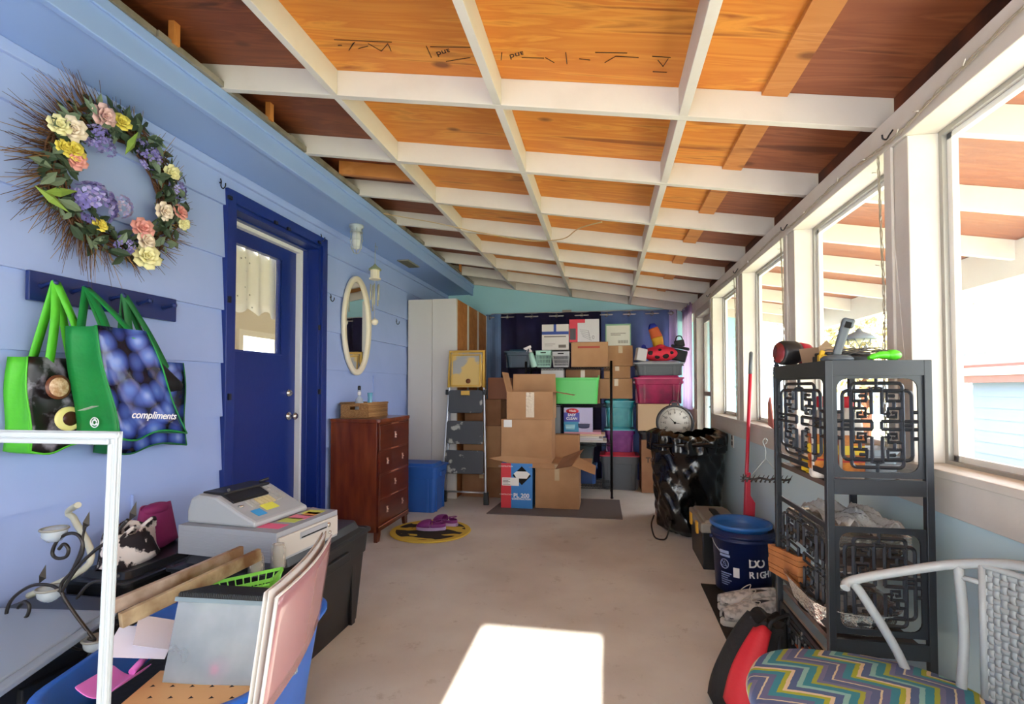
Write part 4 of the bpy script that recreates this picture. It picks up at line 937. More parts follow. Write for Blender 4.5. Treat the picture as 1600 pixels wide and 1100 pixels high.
t.tube([(-bw_, -bd_, bh_), (bw_, -bd_, bh_), (bw_, bd_, bh_), (-bw_, bd_, bh_)], .010, 8, closed=True)
for k in range(9): t.tube([(-bw_ - .003, -bd_ - .003, .014 * k + .01), (bw_ + .003, -bd_ - .003, .014 * k + .01)] if False else [(bw_ + .001, -bd_, .014 * k + .01), (bw_ + .001, bd_, .014 * k + .01)], .005, 6)
t.build('woven_rim', WK, wk)
bt = thing('glass_bottle', 'clear glass bottle with a dark stopper standing in the wicker basket', 'bottle', (-2.17, 4.27, DH + .014))
MB().lathe([(.035, 0), (.038, .01), (.038, .12), (.03, .15), (.013, .17), (.012, .215), (.015, .22), (.015, .23), (0, .23)], seg=20).build('bottle_glass', mat('bottle_clear', '#d3dde2', .05, alpha=.4), bt)
MB().lathe([(.012, .23), (.014, .235), (.014, .262), (.008, .268), (0, .268)], seg=14).build('stopper', BKP, bt); MB().lathe([(.015, .185), (.0155, .19), (.0155, .21), (.015, .215)], seg=14).build('label', PE, bt)
bt = thing('glass_bottle', 'pale blue glass bottle standing in the wicker basket', 'bottle', (-2.13, 4.40, DH + .014))
MB().lathe([(.03, 0), (.033, .01), (.031, .06), (.024, .09), (.02, .16), (.024, .2), (.024, .205), (.02, .205), (.016, .16), (0, .02)], seg=20).build('bottle_glass', mat('bottle_blue', '#6bb4cf', .08, alpha=.7), bt)
# blue tote behind the dresser
NB = mat('tote_blue', '#2659a8', .42)
T = tote('blue lidded storage tote between the chest of drawers and the white cabinet', -2.26, -1.70, 5.05, 5.46, 0, .50, NB, NB, .03)
# tall cabinets
CW = mat('white_melamine', '#c9c3bb', .5); CO = mat('orange_particle_board', '#b5763e', .75, col2='#a0632f', nscale=12)
cyd = .515
for k in range(3):
    y0 = 5.79 + k * (cyd + .004); lab = ['tall white cabinet, front one with its two panels towards the camera', 'tall white cabinet, middle one of the row along the wall', 'tall white cabinet, rearmost one against the end wall'][k]
    c_ = thing('tall_cabinet', lab, 'cabinet', (-2.02, y0, 0), 0, 'tall cabinets in a row along the left wall')
    hw_ = .30; H_ = 2.345
    t = MB(); t.b2((-hw_, .018, 0), (hw_ - .004, cyd, H_)); t.build('carcass', [CO], c_)
    t = MB(); t.b2((-hw_, .0, 0), (-.002, .017, H_)); t.build('cabinet_panel', CW, c_, bev=.002)
    t = MB(); t.b2((.002, .0, 0), (hw_, .017, H_)); t.build('cabinet_panel', CW, c_, bev=.002)
    t = MB(); t.b2((hw_ - .004, cyd - .028, 0), (hw_ + .002, cyd, H_)); t.b2((hw_ - .004, .017, 0), (hw_ + .002, .035, H_)); t.build('edge_strip', CW, c_)
# step ladder
ld = thing('step_ladder', 'folded step ladder with yellow top tray and worn black steps, leaning by the cabinets', 'step ladder', (-1.565, 5.56, 0), 0, None, (R(-5), 0, 0))
AL = mat('brushed_aluminium', '#b8bcc2', .35, metal=.7); STP = mat('paint_spattered_black', '#3e4147', .6, col2='#a3a39c', nscale=9, lo=.60, hi=.66); YLW = mat('yellow_plastic', '#cfae68', .5, col2='#9d9c9a', nscale=5, lo=.50, hi=.57)
LH = 1.72
for s in (-1, 1):
    t = MB(); t.tube(spline([(s * .255, 0, .02), (s * .235, 0, .6), (s * .205, 0, 1.3), (s * .195, 0, LH - .06), (s * .15, 0, LH)], 6), .013, 8); t.build('front_rail', AL, ld)
    t = MB(); t.tube([(s * .235, .07, .02), (s * .20, .05, 1.25)], .011, 8); t.build('rear_rail', AL, ld)
    for y in (0, .07):
        t = MB(); t.box((s * (.258 - y * .2), y, .06), (.05, .045, .14), (0, R(-s * 3), 0), taper=1.15); t.build('foot', BKP, ld, bev=.006)
t = MB(); t.tube([(-.15, 0, LH), (.15, 0, LH)], .013, 8); t.build('top_bar', YLW, ld)
t = MB(); t.rod((-.24, .07, .12), (.24, .07, .12), .011, 8); t.rod((-.235, .068, .33), (.235, .068, .33), .008, 8); t.build('cross_bar', AL, ld)
for k, z in enumerate((.42, .75, 1.10)):
    w_ = .225 - .012 * k; t = MB()
    t.prism(rrect(w_, .13 - .0 * k, .03, 4), Matrix(((1, 0, 0, 0), (0, 0, 1, -.035), (0, 1, 0, z + .04), (0, 0, 0, 1))), .03); t.build('step', STP, ld, bev=.006)
t = MB(); t.prism(rrect(.185, .20, .03, 4), Matrix(((1, 0, 0, 0), (0, 0, 1, -.04), (0, 1, 0, 1.50), (0, 0, 0, 1))), .035); t.build('top_tray', YLW, ld, bev=.01)
t = MB(); t.tube([(-.165, -.045, 1.32), (-.165, -.045, 1.67), (.165, -.045, 1.67), (.165, -.045, 1.32)], .012, 8, closed=True); t.tube([(-.205, -.02, 1.30), (-.20, -.02, 1.715), (.20, -.02, 1.715), (.205, -.02, 1.30)], .018, 8); t.build('tray_rim', mat('yellow_rim', '#d0a548', .5), ld)
t = MB(); t.lathe([(.028, 0), (.028, .004), (0, .005)], (.03, -.042, 1.37), 16, 0, Matrix.Rotation(R(90), 3, 'X')); t.build('tray_hole', mat('rust_brown', '#6d3c17', .7), ld); MB().box((0, -.04, 1.235), (.10, .03, .05)).build('latch', MATS['yellow_rim'], ld, bev=.004)
for s in (-1, 1): MB().box((s * .222, .0, 1.245), (.035, .06, .06)).build('hinge_bracket', BKP, ld, bev=.004)
# round doormat and clogs
dm = pz(673, 830.5); 
def bee(N, L, tc):
    n = N.new('ShaderNodeTexNoise'); n.inputs['Scale'].default_value = 3.2; n.inputs['Detail'].default_value = 2; mp = N.new('ShaderNodeMapping'); mp.inputs['Scale'].default_value = (1, 2.2, 1); mp.inputs['Location'].default_value = (.35, .1, 0); L.new(tc.outputs['Object'], mp.inputs[0]); L.new(mp.outputs[0], n.inputs[0])
    g = N.new('ShaderNodeVectorMath'); g.operation = 'LENGTH'; L.new(tc.outputs['Object'], g.inputs[0])
    c = N.new('ShaderNodeMath'); c.operation = 'LESS_THAN'; c.inputs[1].default_value = .31; L.new(g.outputs['Value'], c.inputs[0])
    d = N.new('ShaderNodeMath'); d.operation = 'GREATER_THAN'; d.inputs[1].default_value = .49; L.new(n.outputs[0], d.inputs[0])
    e = N.new('ShaderNodeMath'); e.operation = 'MULTIPLY'; L.new(c.outputs[0], e.inputs[0]); L.new(d.outputs[0], e.inputs[1])
    m = N.new('ShaderNodeMix'); m.data_type = 'RGBA'; m.inputs[6].default_value = lin('#d2b447'); m.inputs[7].default_value = lin('#28221c'); L.new(e.outputs[0], m.inputs[0]); return m.outputs[2]
o = MB().lathe([(.355, 0), (.362, .006), (.355, .014), (.33, .016), (0, .016)], seg=64, smooth=False).build('doormat', pattern('yellow_black_mat', bee, .95), loc=(dm.x, dm.y, .0005)); tag(o, 'round yellow and black doormat on the floor in front of the chest of drawers', 'doormat')
CLG = mat('purple_foam', '#7c2c74', .5); CLI = mat('clog_sole', '#b79ac0', .6)
def clog(label, x, y, rz):
    T = thing('clog', label, 'shoe', (x, y, .0175), rz, 'pair of purple clogs on the round doormat'); W_ = lambda a: .048 * (math.sin(math.pi * min(1, a * .93 + .07)) ** .45) * (.82 + .35 * math.sin(a * 2.4))
    t = MB(); n = 20; L_ = .27
    out = [(L_ * i / n - L_ / 2, W_(i / n)) for i in range(n + 1)] + [(L_ * i / n - L_ / 2, -W_(i / n)) for i in range(n, -1, -1)]
    t.prism(out, Matrix(), .028); t.build('sole', CLI, T, bev=.004)
    t = MB(); t.grid(lambda a, b_: Vector((lerp(.0, .135, b_), W_(.5 + .5 * b_) * math.cos(math.pi * a) * 1.03, .028 + (.062 * math.sin(math.pi * a) ** .7 if 0 < a < 1 else 0) * (1 - b_ ** 3.0))), 16, 10)
    t.grid(lambda a, b_: Vector((-.135 + .10 * abs(2 * a - 1) ** 1.3 * 1.3, W_(.02 + .40 * abs(2 * a - 1)) * (1 if a > .5 else -1) * 1.03 * min(1, abs(2 * a - 1) * 3), .028 + b_ * (.03 + .0 * a))), 17, 4)
    t.build('upper', CLG, T, solid=.006, sub=1)
    t = MB(); t.tube(spline([(.01, .048, .055), (-.07, .044, .075), (-.125, 0, .085), (-.07, -.044, .075), (.01, -.048, .055)], 6), .008, 6, flat=.5); t.build('heel_strap', CLG, T); return T
p = pz(672, 828, .02); clog('purple clog nearer the camera on the round doormat', p.x, p.y + .02, R(-170)); p = pz(696, 820, .02); clog('purple clog farther from the camera on the round doormat', p.x - .01, p.y + .02, R(-197))
# ================================================================== the pile at the far end
CB = mat('cardboard', '#b58a63', .8, col2='#a67a54', nscale=3, bump=.05, bscale=12); CBD = mat('cardboard_dark', '#94694a', .8, col2='#84593b', nscale=4); TAPE = mat('packing_tape', '#d3b892', .15, alpha=.8); TAPED = mat('brown_tape', '#a07a55', .2)
INK = mat('box_print', '#3b2c22', .7)
def carton(label, x0, x1, y0, y1, z0, z1, m=None, tape=True, open_=None, group=None, rz=0, name='cardboard_box'):
    m = m or CB; w, d, h = x1 - x0, y1 - y0, z1 - z0
    T = thing(name, label, 'box', ((x0 + x1) / 2, (y0 + y1) / 2, z0), rz, group)
    if open_ is None:
        t = MB(); t.box((0, 0, h / 2), (w, d, h)); t.build('box_body', m, T, bev=.004)
        t = MB(); t.box((0, -d / 4 - .002, h + .0005), (w - .004, d / 2 - .006, .003)); t.build('flap', m, T)
        t = MB(); t.box((0, d / 4 + .002, h + .0005), (w - .004, d / 2 - .006, .003)); t.build('flap', m, T)
    else:
        g = .005; t = MB()
        for (a, c) in (((-w / 2, -d / 2, 0), (w / 2, d / 2, g)), ((-w / 2, -d / 2, g), (w / 2, -d / 2 + g, h)), ((-w / 2, d / 2 - g, g), (w / 2, d / 2, h)), ((-w / 2, -d / 2 + g, g), (-w / 2 + g, d / 2 - g, h)), ((w / 2 - g, -d / 2 + g, g), (w / 2, d / 2 - g, h))): t.b2(a, c)
        t.build('box_body', m, T)
        for side, (ang, L_) in open_.items():          # angle 0 = flap straight up, positive leans outwards
            a = R(ang); n = {'f': (0, -1), 'b': (0, 1), 'l': (-1, 0), 'r': (1, 0)}[side]; ln = w if side in 'fb' else d
            t = MB(); px_, py_ = n[0] * w / 2, n[1] * d / 2; ox, oy, oz = n[0] * math.sin(a) * L_, n[1] * math.sin(a) * L_, math.cos(a) * L_
            ux, uy = (1, 0) if side in 'fb' else (0, 1)
            P = [Vector((px_ + ux * s * ln / 2 * k_, py_ + uy * s * ln / 2 * k_, h)) + Vector((ox, oy, oz)) * q for s, q, k_ in ((-1, 0, .995), (1, 0, .995), (1, 1, .97), (-1, 1, .97))]
            t.add(P, [(0, 1, 2, 3)]); t.build('flap', m, T, solid=.004)
    if tape:
        t = MB(); t.box((0, -d / 2 - .0012, h * .82), (.05, .001, h * .36)); 
        if open_ is None: t.box((0, 0, h + .003), (.05, d, .001))
        t.build('tape', TAPE, T)
    return T
def fx(u, Y, v=700): return py(u, v, Y).x
def fz(v, Y, u=900): return py(u, v, Y).z
def cpx(label, u0, v0, u1, v1, Y, dep, z0=None, z1=None, **k):
    a = py(u0, v0, Y); b_ = py(u1, v1, Y); return carton(label, a.x, b_.x, Y, Y + dep, b_.z if z0 is None else z0, a.z if z1 is None else z1, **k)
# grey runner mat
mc0 = [pz(760, 803), pz(973, 812), pz(968, 782), pz(795, 776)]
t = MB(); t.add([p for p in mc0] + [p + Vector((0, 0, .008)) for p in mc0], [(3, 2, 1, 0), (4, 5, 6, 7), (0, 1, 5, 4), (1, 2, 6, 5), (2, 3, 7, 6), (3, 0, 4, 7)])
o = t.build('floor_mat', mat('grey_rubber_mat', '#6b635f', .9, bump=.5, bscale=120)); tag(o, 'flat grey mat on the floor under the cardboard boxes', 'mat')
MZ = .009
# red and blue adhesive box
Yp = 5.42; a = py(783, 728, Yp); b_ = py(832, 797, Yp)
pl = thing('adhesive_box', 'red and blue glossy carton lettered PL 200 on the grey mat', 'box', ((a.x + b_.x) / 2, Yp + .13, MZ)); w = b_.x - a.x; h = .475; d = .26
PB = mat('carton_blue', '#2f7cc4', .4); PR = mat('carton_red', '#cf2f3a', .4); PW = mat('carton_white', '#e9e6e2', .5)
t = MB(); t.box((0, 0, h / 2), (w, d, h)); t.b2((-w / 2 - .0006, -d / 2 - .0008, 0), (-w / 2 + w * .32, -d / 2, h), 1); t.b2((-w / 2 - .0008, -d / 2, 0), (-w / 2, d / 2, h), 1); t.build('carton_body', [PB, PR], pl)
t = MB(); y = -d / 2 - .0012; cx_, cz = .055, h * .73
t.add([(cx_ - .10, y, cz), (cx_, y, cz - .10), (cx_ + .10, y, cz), (cx_, y, cz + .10)], [(0, 1, 2, 3)], 1); y -= .0006
t.add([(cx_ - .088, y, cz + .02), (cx_ - .055, y, cz - .03), (cx_ + .055, y, cz - .03), (cx_ + .088, y, cz + .02), (cx_ + .055, y, cz + .045), (cx_ - .055, y, cz + .045)], [(0, 1, 2, 3, 4, 5)], 0); t.build('diamond_mark', [PW, BLACK], pl)
MB().b2((-w / 2 + .01, -d / 2 - .0016, h * .50), (w * .07, -d / 2 - .001, h * .68)).build('label', PW, pl)
t = MB()
for k in range(5): t.b2((-w / 2 + .02, -d / 2 - .0022, h * (.52 + k * .03)), (-w / 2 + .10 - (k % 2) * .02, -d / 2 - .0018, h * (.53 + k * .03)))
t.build('printed_line', INK, pl)
text('PL 200', .062, PW, pl, (.05, -d / 2 - .001, h * .28), (R(90), 0, 0), bold=.0015); text('CONSTRUCTION', .026, PW, pl, (.05, -d / 2 - .001, h * .205), (R(90), 0, 0), bold=.0008); text('CONSTRUCTION', .02, PW, pl, (-w / 2 + .05, -d / 2 - .001, h * .93), (R(90), 0, 0))
text('CONSTRUCTION', .018, PW, pl, (-w / 2 + .052, -d / 2 - .001, h * .30), (R(90), 0, 0))
# brown cartons in the middle
a = py(836, 720, 5.46); b_ = py(905, 792, 5.46)
cb_z1 = .475
carton('plain brown cardboard box on the grey mat beside the blue and red carton', a.x, b_.x, 5.47, 5.86, MZ, cb_z1)
carton('brown cardboard box hidden behind the adhesive carton at the bottom of the stack', a.x - .33, a.x - .02, 5.70, 5.92, MZ, cb_z1 - .005, tape=False)
# flattened carton on top with its flaps sticking out
fc = thing('flattened_carton', 'flattened cardboard carton with torn flaps sticking out between the stacked boxes', 'box', (-.60, 5.66, .487))
t = MB(); t.box((0, 0, .0), (.90, .46, .012)); t.build('box_body', CB, fc)
fm_ = py(866, 735, 5.44) - Vector(fc.location)
t = MB(); P = [py(u, v, y) - Vector(fc.location) for u, v, y in ((868, 733, 5.42), (893, 728, 5.30), (912, 702, 5.34), (880, 714, 5.44))]; t.add(P, [(0, 1, 2, 3)]); t.build('torn_flap', CBD, fc, solid=.005)
t = MB(); P = [py(u, v, y) - Vector(fc.location) for u, v, y in ((893, 728, 5.30), (930, 742, 5.32), (931, 728, 5.40), (905, 715, 5.40))]; t.add(P, [(0, 1, 2, 3)]); t.build('torn_flap', CB, fc, solid=.005)
t = MB(); P = [py(u, v, y) - Vector(fc.location) for u, v, y in ((762, 716, 5.46), (830, 731, 5.42), (868, 733, 5.42), (858, 717, 5.46), (790, 712, 5.46))]; t.add(P, [(0, 1, 2, 3, 4)]); t.build('torn_flap', CB, fc, solid=.005)
a = py(783, 655, 5.48); b_ = py(862, 718, 5.48); z2 = a.z
carton('large brown cardboard box in the middle of the stack, a white slip on its corner', a.x, b_.x, 5.48, 5.88, .494, z2, tape=False)
q = MB().b2((a.x + .03, 5.476, z2 - .085), (a.x + .12, 5.4785, z2 - .005)).build('paper_slip', PW); tag(q, 'small white paper slip stuck on the large brown box', 'paper')
a = py(792, 612, 5.47); b_ = py(864, 655, 5.47)
c_ = carton('open cardboard box on top of the stack with clear tape down its front', a.x, b_.x, 5.46, 5.84, z2 + .004, a.z, tape=False, open_={'f': (14, .0), 'b': (-6, .20), 'l': (18, .21), 'r': (80, .2)} if False else {'b': (-4, .20), 'l': (14, .22), 'r': (100, .22)})
t = MB(); hh = a.z - z2; t.b2((-.04, -.192, .02), (.05, -.1905, hh - .01)); t.b2((-.03, -.1935, .04), (.03, -.1922, hh - .03)); t.build('tape', mat('crinkled_tape', '#d8c6ac', .15, bump=1, bscale=40), c_)
a = py(866, 680, 5.9)
carton('brown cardboard box standing behind the flattened carton', fx(866, 5.9), fx(905, 5.9), 5.90, 6.08, .0, fz(680, 5.9), tape=False)
# a long strip of cardboard sticking up
t = MB(); P = [py(u, v, y) for u, v, y in ((862, 650, 5.70), (868, 650, 5.70), (888, 682, 5.62), (884, 686, 5.62))]; t.add(P, [(0, 1, 2, 3)])
# boxes behind the ladder
Yl = 5.93
cl_ = [('brown carton on its side behind the ladder steps, lowest one', 716, 735, 757, 782, 0, CBD), ]
zA = fz(735, Yl); zB = fz(668, Yl); zC = fz(590, Yl)
carton('dark brown cardboard box behind the lower steps of the ladder', fx(722, Yl), fx(783, Yl), Yl, Yl + .34, 0, zA, m=CBD)
carton('tall brown cardboard box behind the middle steps of the ladder', fx(724, Yl), fx(783, Yl), Yl + .0, Yl + .34, zA + .004, zB, m=CB, tape=True)
carton('cardboard box with brown tape behind the ladder, below the reddish top one', fx(726, Yl), fx(783, Yl), Yl, Yl + .34, zB + .004, fz(625, Yl), m=CBD)
carton('reddish brown cardboard box topmost of the stack behind the ladder', fx(762, Yl), fx(793, Yl), Yl, Yl + .34, fz(625, Yl) + .004, zC, m=mat('red_cardboard', '#8f5f48', .8), tape=False)
t = MB(); 
# wire shelving rack
RK = mat('black_wire_metal', '#17171a', .4, metal=.5)
YR, RD = 6.12, .42; XA, XB = -.945, .068
rk = thing('wire_shelf_rack', 'black wire shelving rack holding bins and boxes at the far end', 'shelving', ((XA + XB) / 2, YR + RD / 2, 0)); rw = (XB - XA) / 2
for sx_ in (-1, 1):
    for sy_ in (-1, 1): 
        t = MB(); t.rod((sx_ * rw, sy_ * RD / 2, .01), (sx_ * rw, sy_ * RD / 2, 1.61), .0135, 12); t.lathe([(.016, 0), (.018, .012), (.014, .02)], (sx_ * rw, sy_ * RD / 2, 0), 12)
        for k in range(60): t.lathe([(.0139, 0), (.0147, .002), (.0139, .004)], (sx_ * rw, sy_ * RD / 2, .03 + k * .026), 8) if sx_ == 1 and sy_ == -1 and k % 2 == 0 else None
        t.build('post', RK, rk)
SHZ = [.14, .64, fz(632, YR), 1.535]
for z in SHZ:
    t = MB()
    for y in (-RD / 2, RD / 2): t.rod((-rw, y, z), (rw, y, z), .004, 6); t.rod((-rw, y, z - .028), (rw, y, z - .028), .004, 6); 
    for x in (-rw, rw): t.rod((x, -RD / 2, z), (x, RD / 2, z), .004, 6); t.rod((x, -RD / 2, z - .028), (x, RD / 2, z - .028), .004, 6)
    n = 30
    for k in range(n): x0 = -rw + 2 * rw * k / n; x1 = x0 + rw / n; t.tube([(x0, -RD / 2, z), (x1, -RD / 2, z - .028), (x0 + 2 * rw / n, -RD / 2, z)], .0022, 4, cap=False)
    for k in range(1, 38): x = -rw + 2 * rw * k / 38; t.rod((x, -RD / 2, z + .003), (x, RD / 2, z + .003), .0018, 4)
    t.build('wire_shelf', RK, rk)
def bpx(mk, label, u0, v0, u1, z0, Y, **k):
    pass
S = [z + .0055 for z in SHZ]
# --- top shelf
DBL = mat('dark_teal_clear', '#1d3445', .3)
tote('dark blue-black tote at the left end of the rack top', fx(786, 6.15), fx(834, 6.15), 6.16, 6.50, S[3] , fz(544, 6.15) - S[3], DBL, mat('dark_lid', '#2a4558', .3), .03, rz=0)
MINT = mat('mint_plastic', '#a5cdbf', .5); GRB = mat('pale_grey_plastic', '#b8b6b8', .5)
def squarebasket(label, u0, u1, vt, m, Y=6.13, dep=.16, z0=None):
    z0 = S[3] if z0 is None else z0; x0, x1 = fx(u0, Y), fx(u1, Y); h = fz(vt, Y) - z0; w = (x1 - x0) / 2
    T = thing('slotted_basket', label, 'basket', ((x0 + x1) / 2, Y + dep / 2, z0)); t = MB(); 
    def rr2(f, z): return [(x * f, y * f, z) for x, y in rrect(w, dep / 2, .015, 3)]
    loft(t, [rr2(.85, 0), rr2(.85, .004)]); loft(t, [rr2(.98, h * .74), rr2(.98, h), rr2(1.04, h), rr2(1.04, h - .008), rr2(1.0, h - .012), rr2(1.0, h * .74), rr2(.98, h * .74)], capb=False, capt=False); loft(t, [rr2(.85, 0), rr2(.87, h * .1), rr2(.85, h * .1), rr2(.83, 0)], capb=False, capt=False)
    for k in range(13):
        a_ = -1 + 2 * k / 12
        for s in (-1, 1): t.tube([(a_ * w * .83, s * dep / 2 * .84, .004), (a_ * w * .96, s * dep / 2 * .98, h * .75)], .0028, 4, cap=False)
    for k in range(7):
        a_ = -1 + 2 * k / 6
        for s in (-1, 1): t.tube([(s * w * .84, a_ * dep / 2 * .83, .004), (s * w * .98, a_ * dep / 2 * .96, h * .75)], .0028, 4, cap=False)
    for z_ in (.25, .5): 
        f = lerp(.86, .99, z_ / .75); t.tube([(x, y, z) for x, y, z in rr2(f, h * z_)], .0026, 4, closed=True)
    t.build('basket_body', m, T); MB().box((0, -dep / 2 * 1.0 - .002, h * .87), (w * .7, .003, h * .07)).build('hand_slot', BLACK, T); return T
squarebasket('mint green slotted basket on the rack top with a spray bottle leaning on it', 837, 861, 547, MINT)
squarebasket('pale grey slotted basket on the rack top under the white carton', 863, 890, 549, GRB)
sb = thing('spray_bottle', 'mint and white spray bottle leaning against the mint basket on the rack', 'bottle', (fx(834, 6.09), 6.145, S[3]), 0, None, (0, R(-14), 0))
t = MB(); t.lathe([(.034, 0), (.038, .01), (.036, .13), (.03, .17), (.016, .19)], seg=20); t.build('bottle_body', MINT, sb)
t = MB(); t.lathe([(.016, .185), (.02, .19), (.02, .21), (.012, .215), (.012, .24)], seg=16); t.box((-.02, 0, .25), (.085, .024, .03), (0, R(-8), 0)); t.box((-.035, 0, .225), (.008, .014, .045), (0, R(25), 0)); t.box((-.066, 0, .252), (.012, .018, .018)); t.build('spray_head', mat('spray_white', '#e8dfe0', .4), sb, bev=.004)
# white carton with blue bands
x0, x1 = fx(847, 6.15), fx(889, 6.15); z0 = fz(546.5, 6.13) + .004; z1 = fz(506, 6.15)
wc_ = thing('white_carton', 'white carton with blue bands standing on the two small baskets', 'box', ((x0 + x1) / 2, 6.235, z0)); w = x1 - x0; h = z1 - z0
MB().box((0, 0, h / 2), (w, .16, h)).build('carton_body', mat('off_white_card', '#cfc8c2', .6), wc_)
BB = mat('band_blue', '#233f8f', .5); MB().b2((-w / 2, -.0815, h * .60), (w / 2, -.0805, h * .72)).b2((-.02, -.0817, h * .60), (.012, -.0805, h)).build('printed_band', BB, wc_)
text('Duralex', .05, PW, wc_, (0, -.0822, h * .56), (R(90), 0, 0), shear=.3) if False else text('Style Line', .042, BB, wc_, (0, -.0822, h * .50), (R(90), 0, 0), shear=.3) if False else None
MB().b2((w * .12, -.0815, h * .08), (w * .4, -.0806, h * .2)).b2((-w * .4, -.0815, h * .22), (-w * .0, -.0806, h * .235)).b2((-w * .4, -.0815, h * .15), (-w * .1, -.0806, h * .16)).b2((-w * .42, -.0816, h * .50), (w * .40, -.0806, h * .54), 0).build('printed_line', mat('print_grey', '#6f655d', .6), wc_)
# cardboard box with red stripe
x0, x1 = fx(893, 6.14), fx(951, 6.14); zr = fz(535, 6.14)
c_ = carton('long brown cardboard box with a red printed strip on the rack top', x0, x1, 6.14, 6.42, S[3], zr, tape=False); MB().b2((-.14, -.1415, (zr - S[3]) * .76), (.12, -.1403, (zr - S[3]) * .84)).build('printed_strip', mat('strip_red', '#a8402f', .6), c_)
x0, x1 = fx(890, 6.16), fx(937, 6.16); zt = fz(499, 6.16)
rb = thing('appliance_carton', 'red and white carton with a wire basket picture on top of the long brown box', 'box', ((x0 + x1) / 2, 6.25, zr + .006)); w = x1 - x0; h = zt - zr - .006
t = MB(); t.box((0, 0, h / 2), (w, .17, h)); t.b2((-w / 2 - .0006, -.0858, 0), (-w * .22, -.085, h), 1); t.b2((-w * .22, -.0858, h * .84), (w * .03, -.085, h), 1); t.build('carton_body', [mat('carton_offwhite', '#c8c4c6', .5), mat('carton_bright_red', '#c9283c', .45)], rb)
t = MB()
for k in range(5): t.tube([(-w * .15 + k * .008, -.0865, h * .55 - k * .02), (w * .14 + k * .01, -.0865, h * .5 - k * .03)], .0012, 4)
t.tube([(w * .14, -.0865, h * .5), (w * .2, -.0865, h * .12)], .0015, 4); t.tube([(w * .3 + .012 * math.cos(k), -.0865, h * .2 + .02 * math.sin(k)) for k in range(7)], .002, 4); t.b2((-w * .48, -.0865, h * .1), (-w * .28, -.0858, h * .6))
t.build('printed_picture', mat('print_dark', '#4d4a50', .6), rb)
# --- stack right of the rack (free standing column)
YS = 6.62; X0 = fx(941, YS); X1 = fx(994, YS)
z_ = 0; zt = fz(706, YS)
GRY = mat('tote_grey', '#55595f', .5); REDL = mat('red_lid', '#c02742', .4)
tote('dark grey tote with a red lid on the floor right of the rack', fx(937, YS), fx(1000, YS), YS, YS + .40, 0, zt, GRY, REDL, .04)
PUR_ = mat('purple_clear_plastic', '#7a2a7e', .2, alpha=.88, col2='#9a4a98', nscale=6); TLC = mat('teal_clear_plastic', '#1f93a0', .2, alpha=.88, col2='#45b4bb', nscale=6); TLL = mat('teal_lid', '#5ab8c6', .3)
z1 = fz(667, YS); tote('purple see-through tote with a pale teal lid above the red-lidded one', fx(944, YS), fx(993, YS), YS + .02, YS + .38, zt + .001, z1 - zt, PUR_, TLL, .03)
z2_ = fz(623, YS); tote('teal see-through tote above the purple one', fx(944, YS), fx(993, YS), YS + .02, YS + .38, z1 + .001, z2_ - z1, TLC, TLC, .03)
z3 = fz(592, YS); carton('wide brown cardboard box resting on the teal tote', fx(938, YS), fx(989, YS), YS + .02, YS + .36, z2_ + .002, z3)
z4 = fz(573, YS); carton('small brown cardboard box second from the top in the column right of the rack', fx(944, YS), fx(986, YS), YS + .03, YS + .36, z3 + .006, z4)
z5 = fz(541, YS); carton('brown taped cardboard box just under the white and green carton', fx(951, YS), fx(990, YS), YS + .03, YS + .36, z4 + .006, z5)
z6 = fz(507, YS); x0, x1 = fx(947, YS), fx(987, YS)
wg = thing('white_green_carton', 'white carton with green edges topmost of the column right of the rack', 'box', ((x0 + x1) / 2, YS + .19, z5 + .006)); w = x1 - x0; h = z6 - z5 - .006
MB().box((0, 0, h / 2), (w, .30, h)).build('carton_body', mat('carton_cream', '#d5d2c6', .6), wg)
GE = mat('green_edge', '#7fa98a', .5); MB().b2((-w / 2 - .001, -.1515, h - .02), (w / 2 + .001, -.1503, h + .001)).b2((-w / 2 - .001, -.1515, 0), (-w / 2 + .012, -.1503, h - .02)).b2((w / 2 - .012, -.1515, 0), (w / 2 + .001, -.1503, h - .02)).build('printed_edge', GE, wg)
t = MB()
for k in range(12): t.b2((w * .0 + k * w * .033, -.1513, h * .1), (w * .0 + k * w * .033 + .004, -.1503, h * .24))
t.b2((-w * .3, -.1513, h * .55), (w * .3, -.1503, h * .57)); t.b2((-w * .3, -.1513, h * .48), (w * .1, -.1503, h * .5)); t.build('printed_line', INK, wg)
# --- second shelf
x0, x1 = fx(845, 6.16), fx(880, 6.16); carton('small white carton standing in the second tier of the rack behind the open box', x0, x1, 6.18, 6.44, S[2], fz(576, 6.18), m=mat('carton_off', '#cbc7c6', .6), tape=False)
carton('brown cardboard box in the second tier of the rack behind the green tub', fx(884, 6.32), fx(938, 6.32), 6.34, 6.52, S[2], fz(577, 6.34), m=CBD)
GT = mat('bright_green_tub', '#4cc454', .35); x0, x1 = fx(864, 6.14), fx(937, 6.14); h = fz(590, 6.14) - S[2]
T = thing('green_tub', 'bright green open plastic tub in the second tier of the rack', 'tub', ((x0 + x1) / 2, 6.235, S[2])); w = (x1 - x0) / 2; t = MB()
def g2(f, z): return [(x * f, y * f, z) for x, y in rrect(w, .09, .03, 4)]
loft(t, [g2(.9, 0), g2(.97, h * .9), g2(1.0, h * .92), g2(1.0, h), g2(.96, h), g2(.86, .01)], smooth=False); t.build('tub_body', GT, T, bev=.002); t = MB(); t.box((w * .97, 0, h + .01), (.01, .06, .04)); t.build('handle', GT, T)
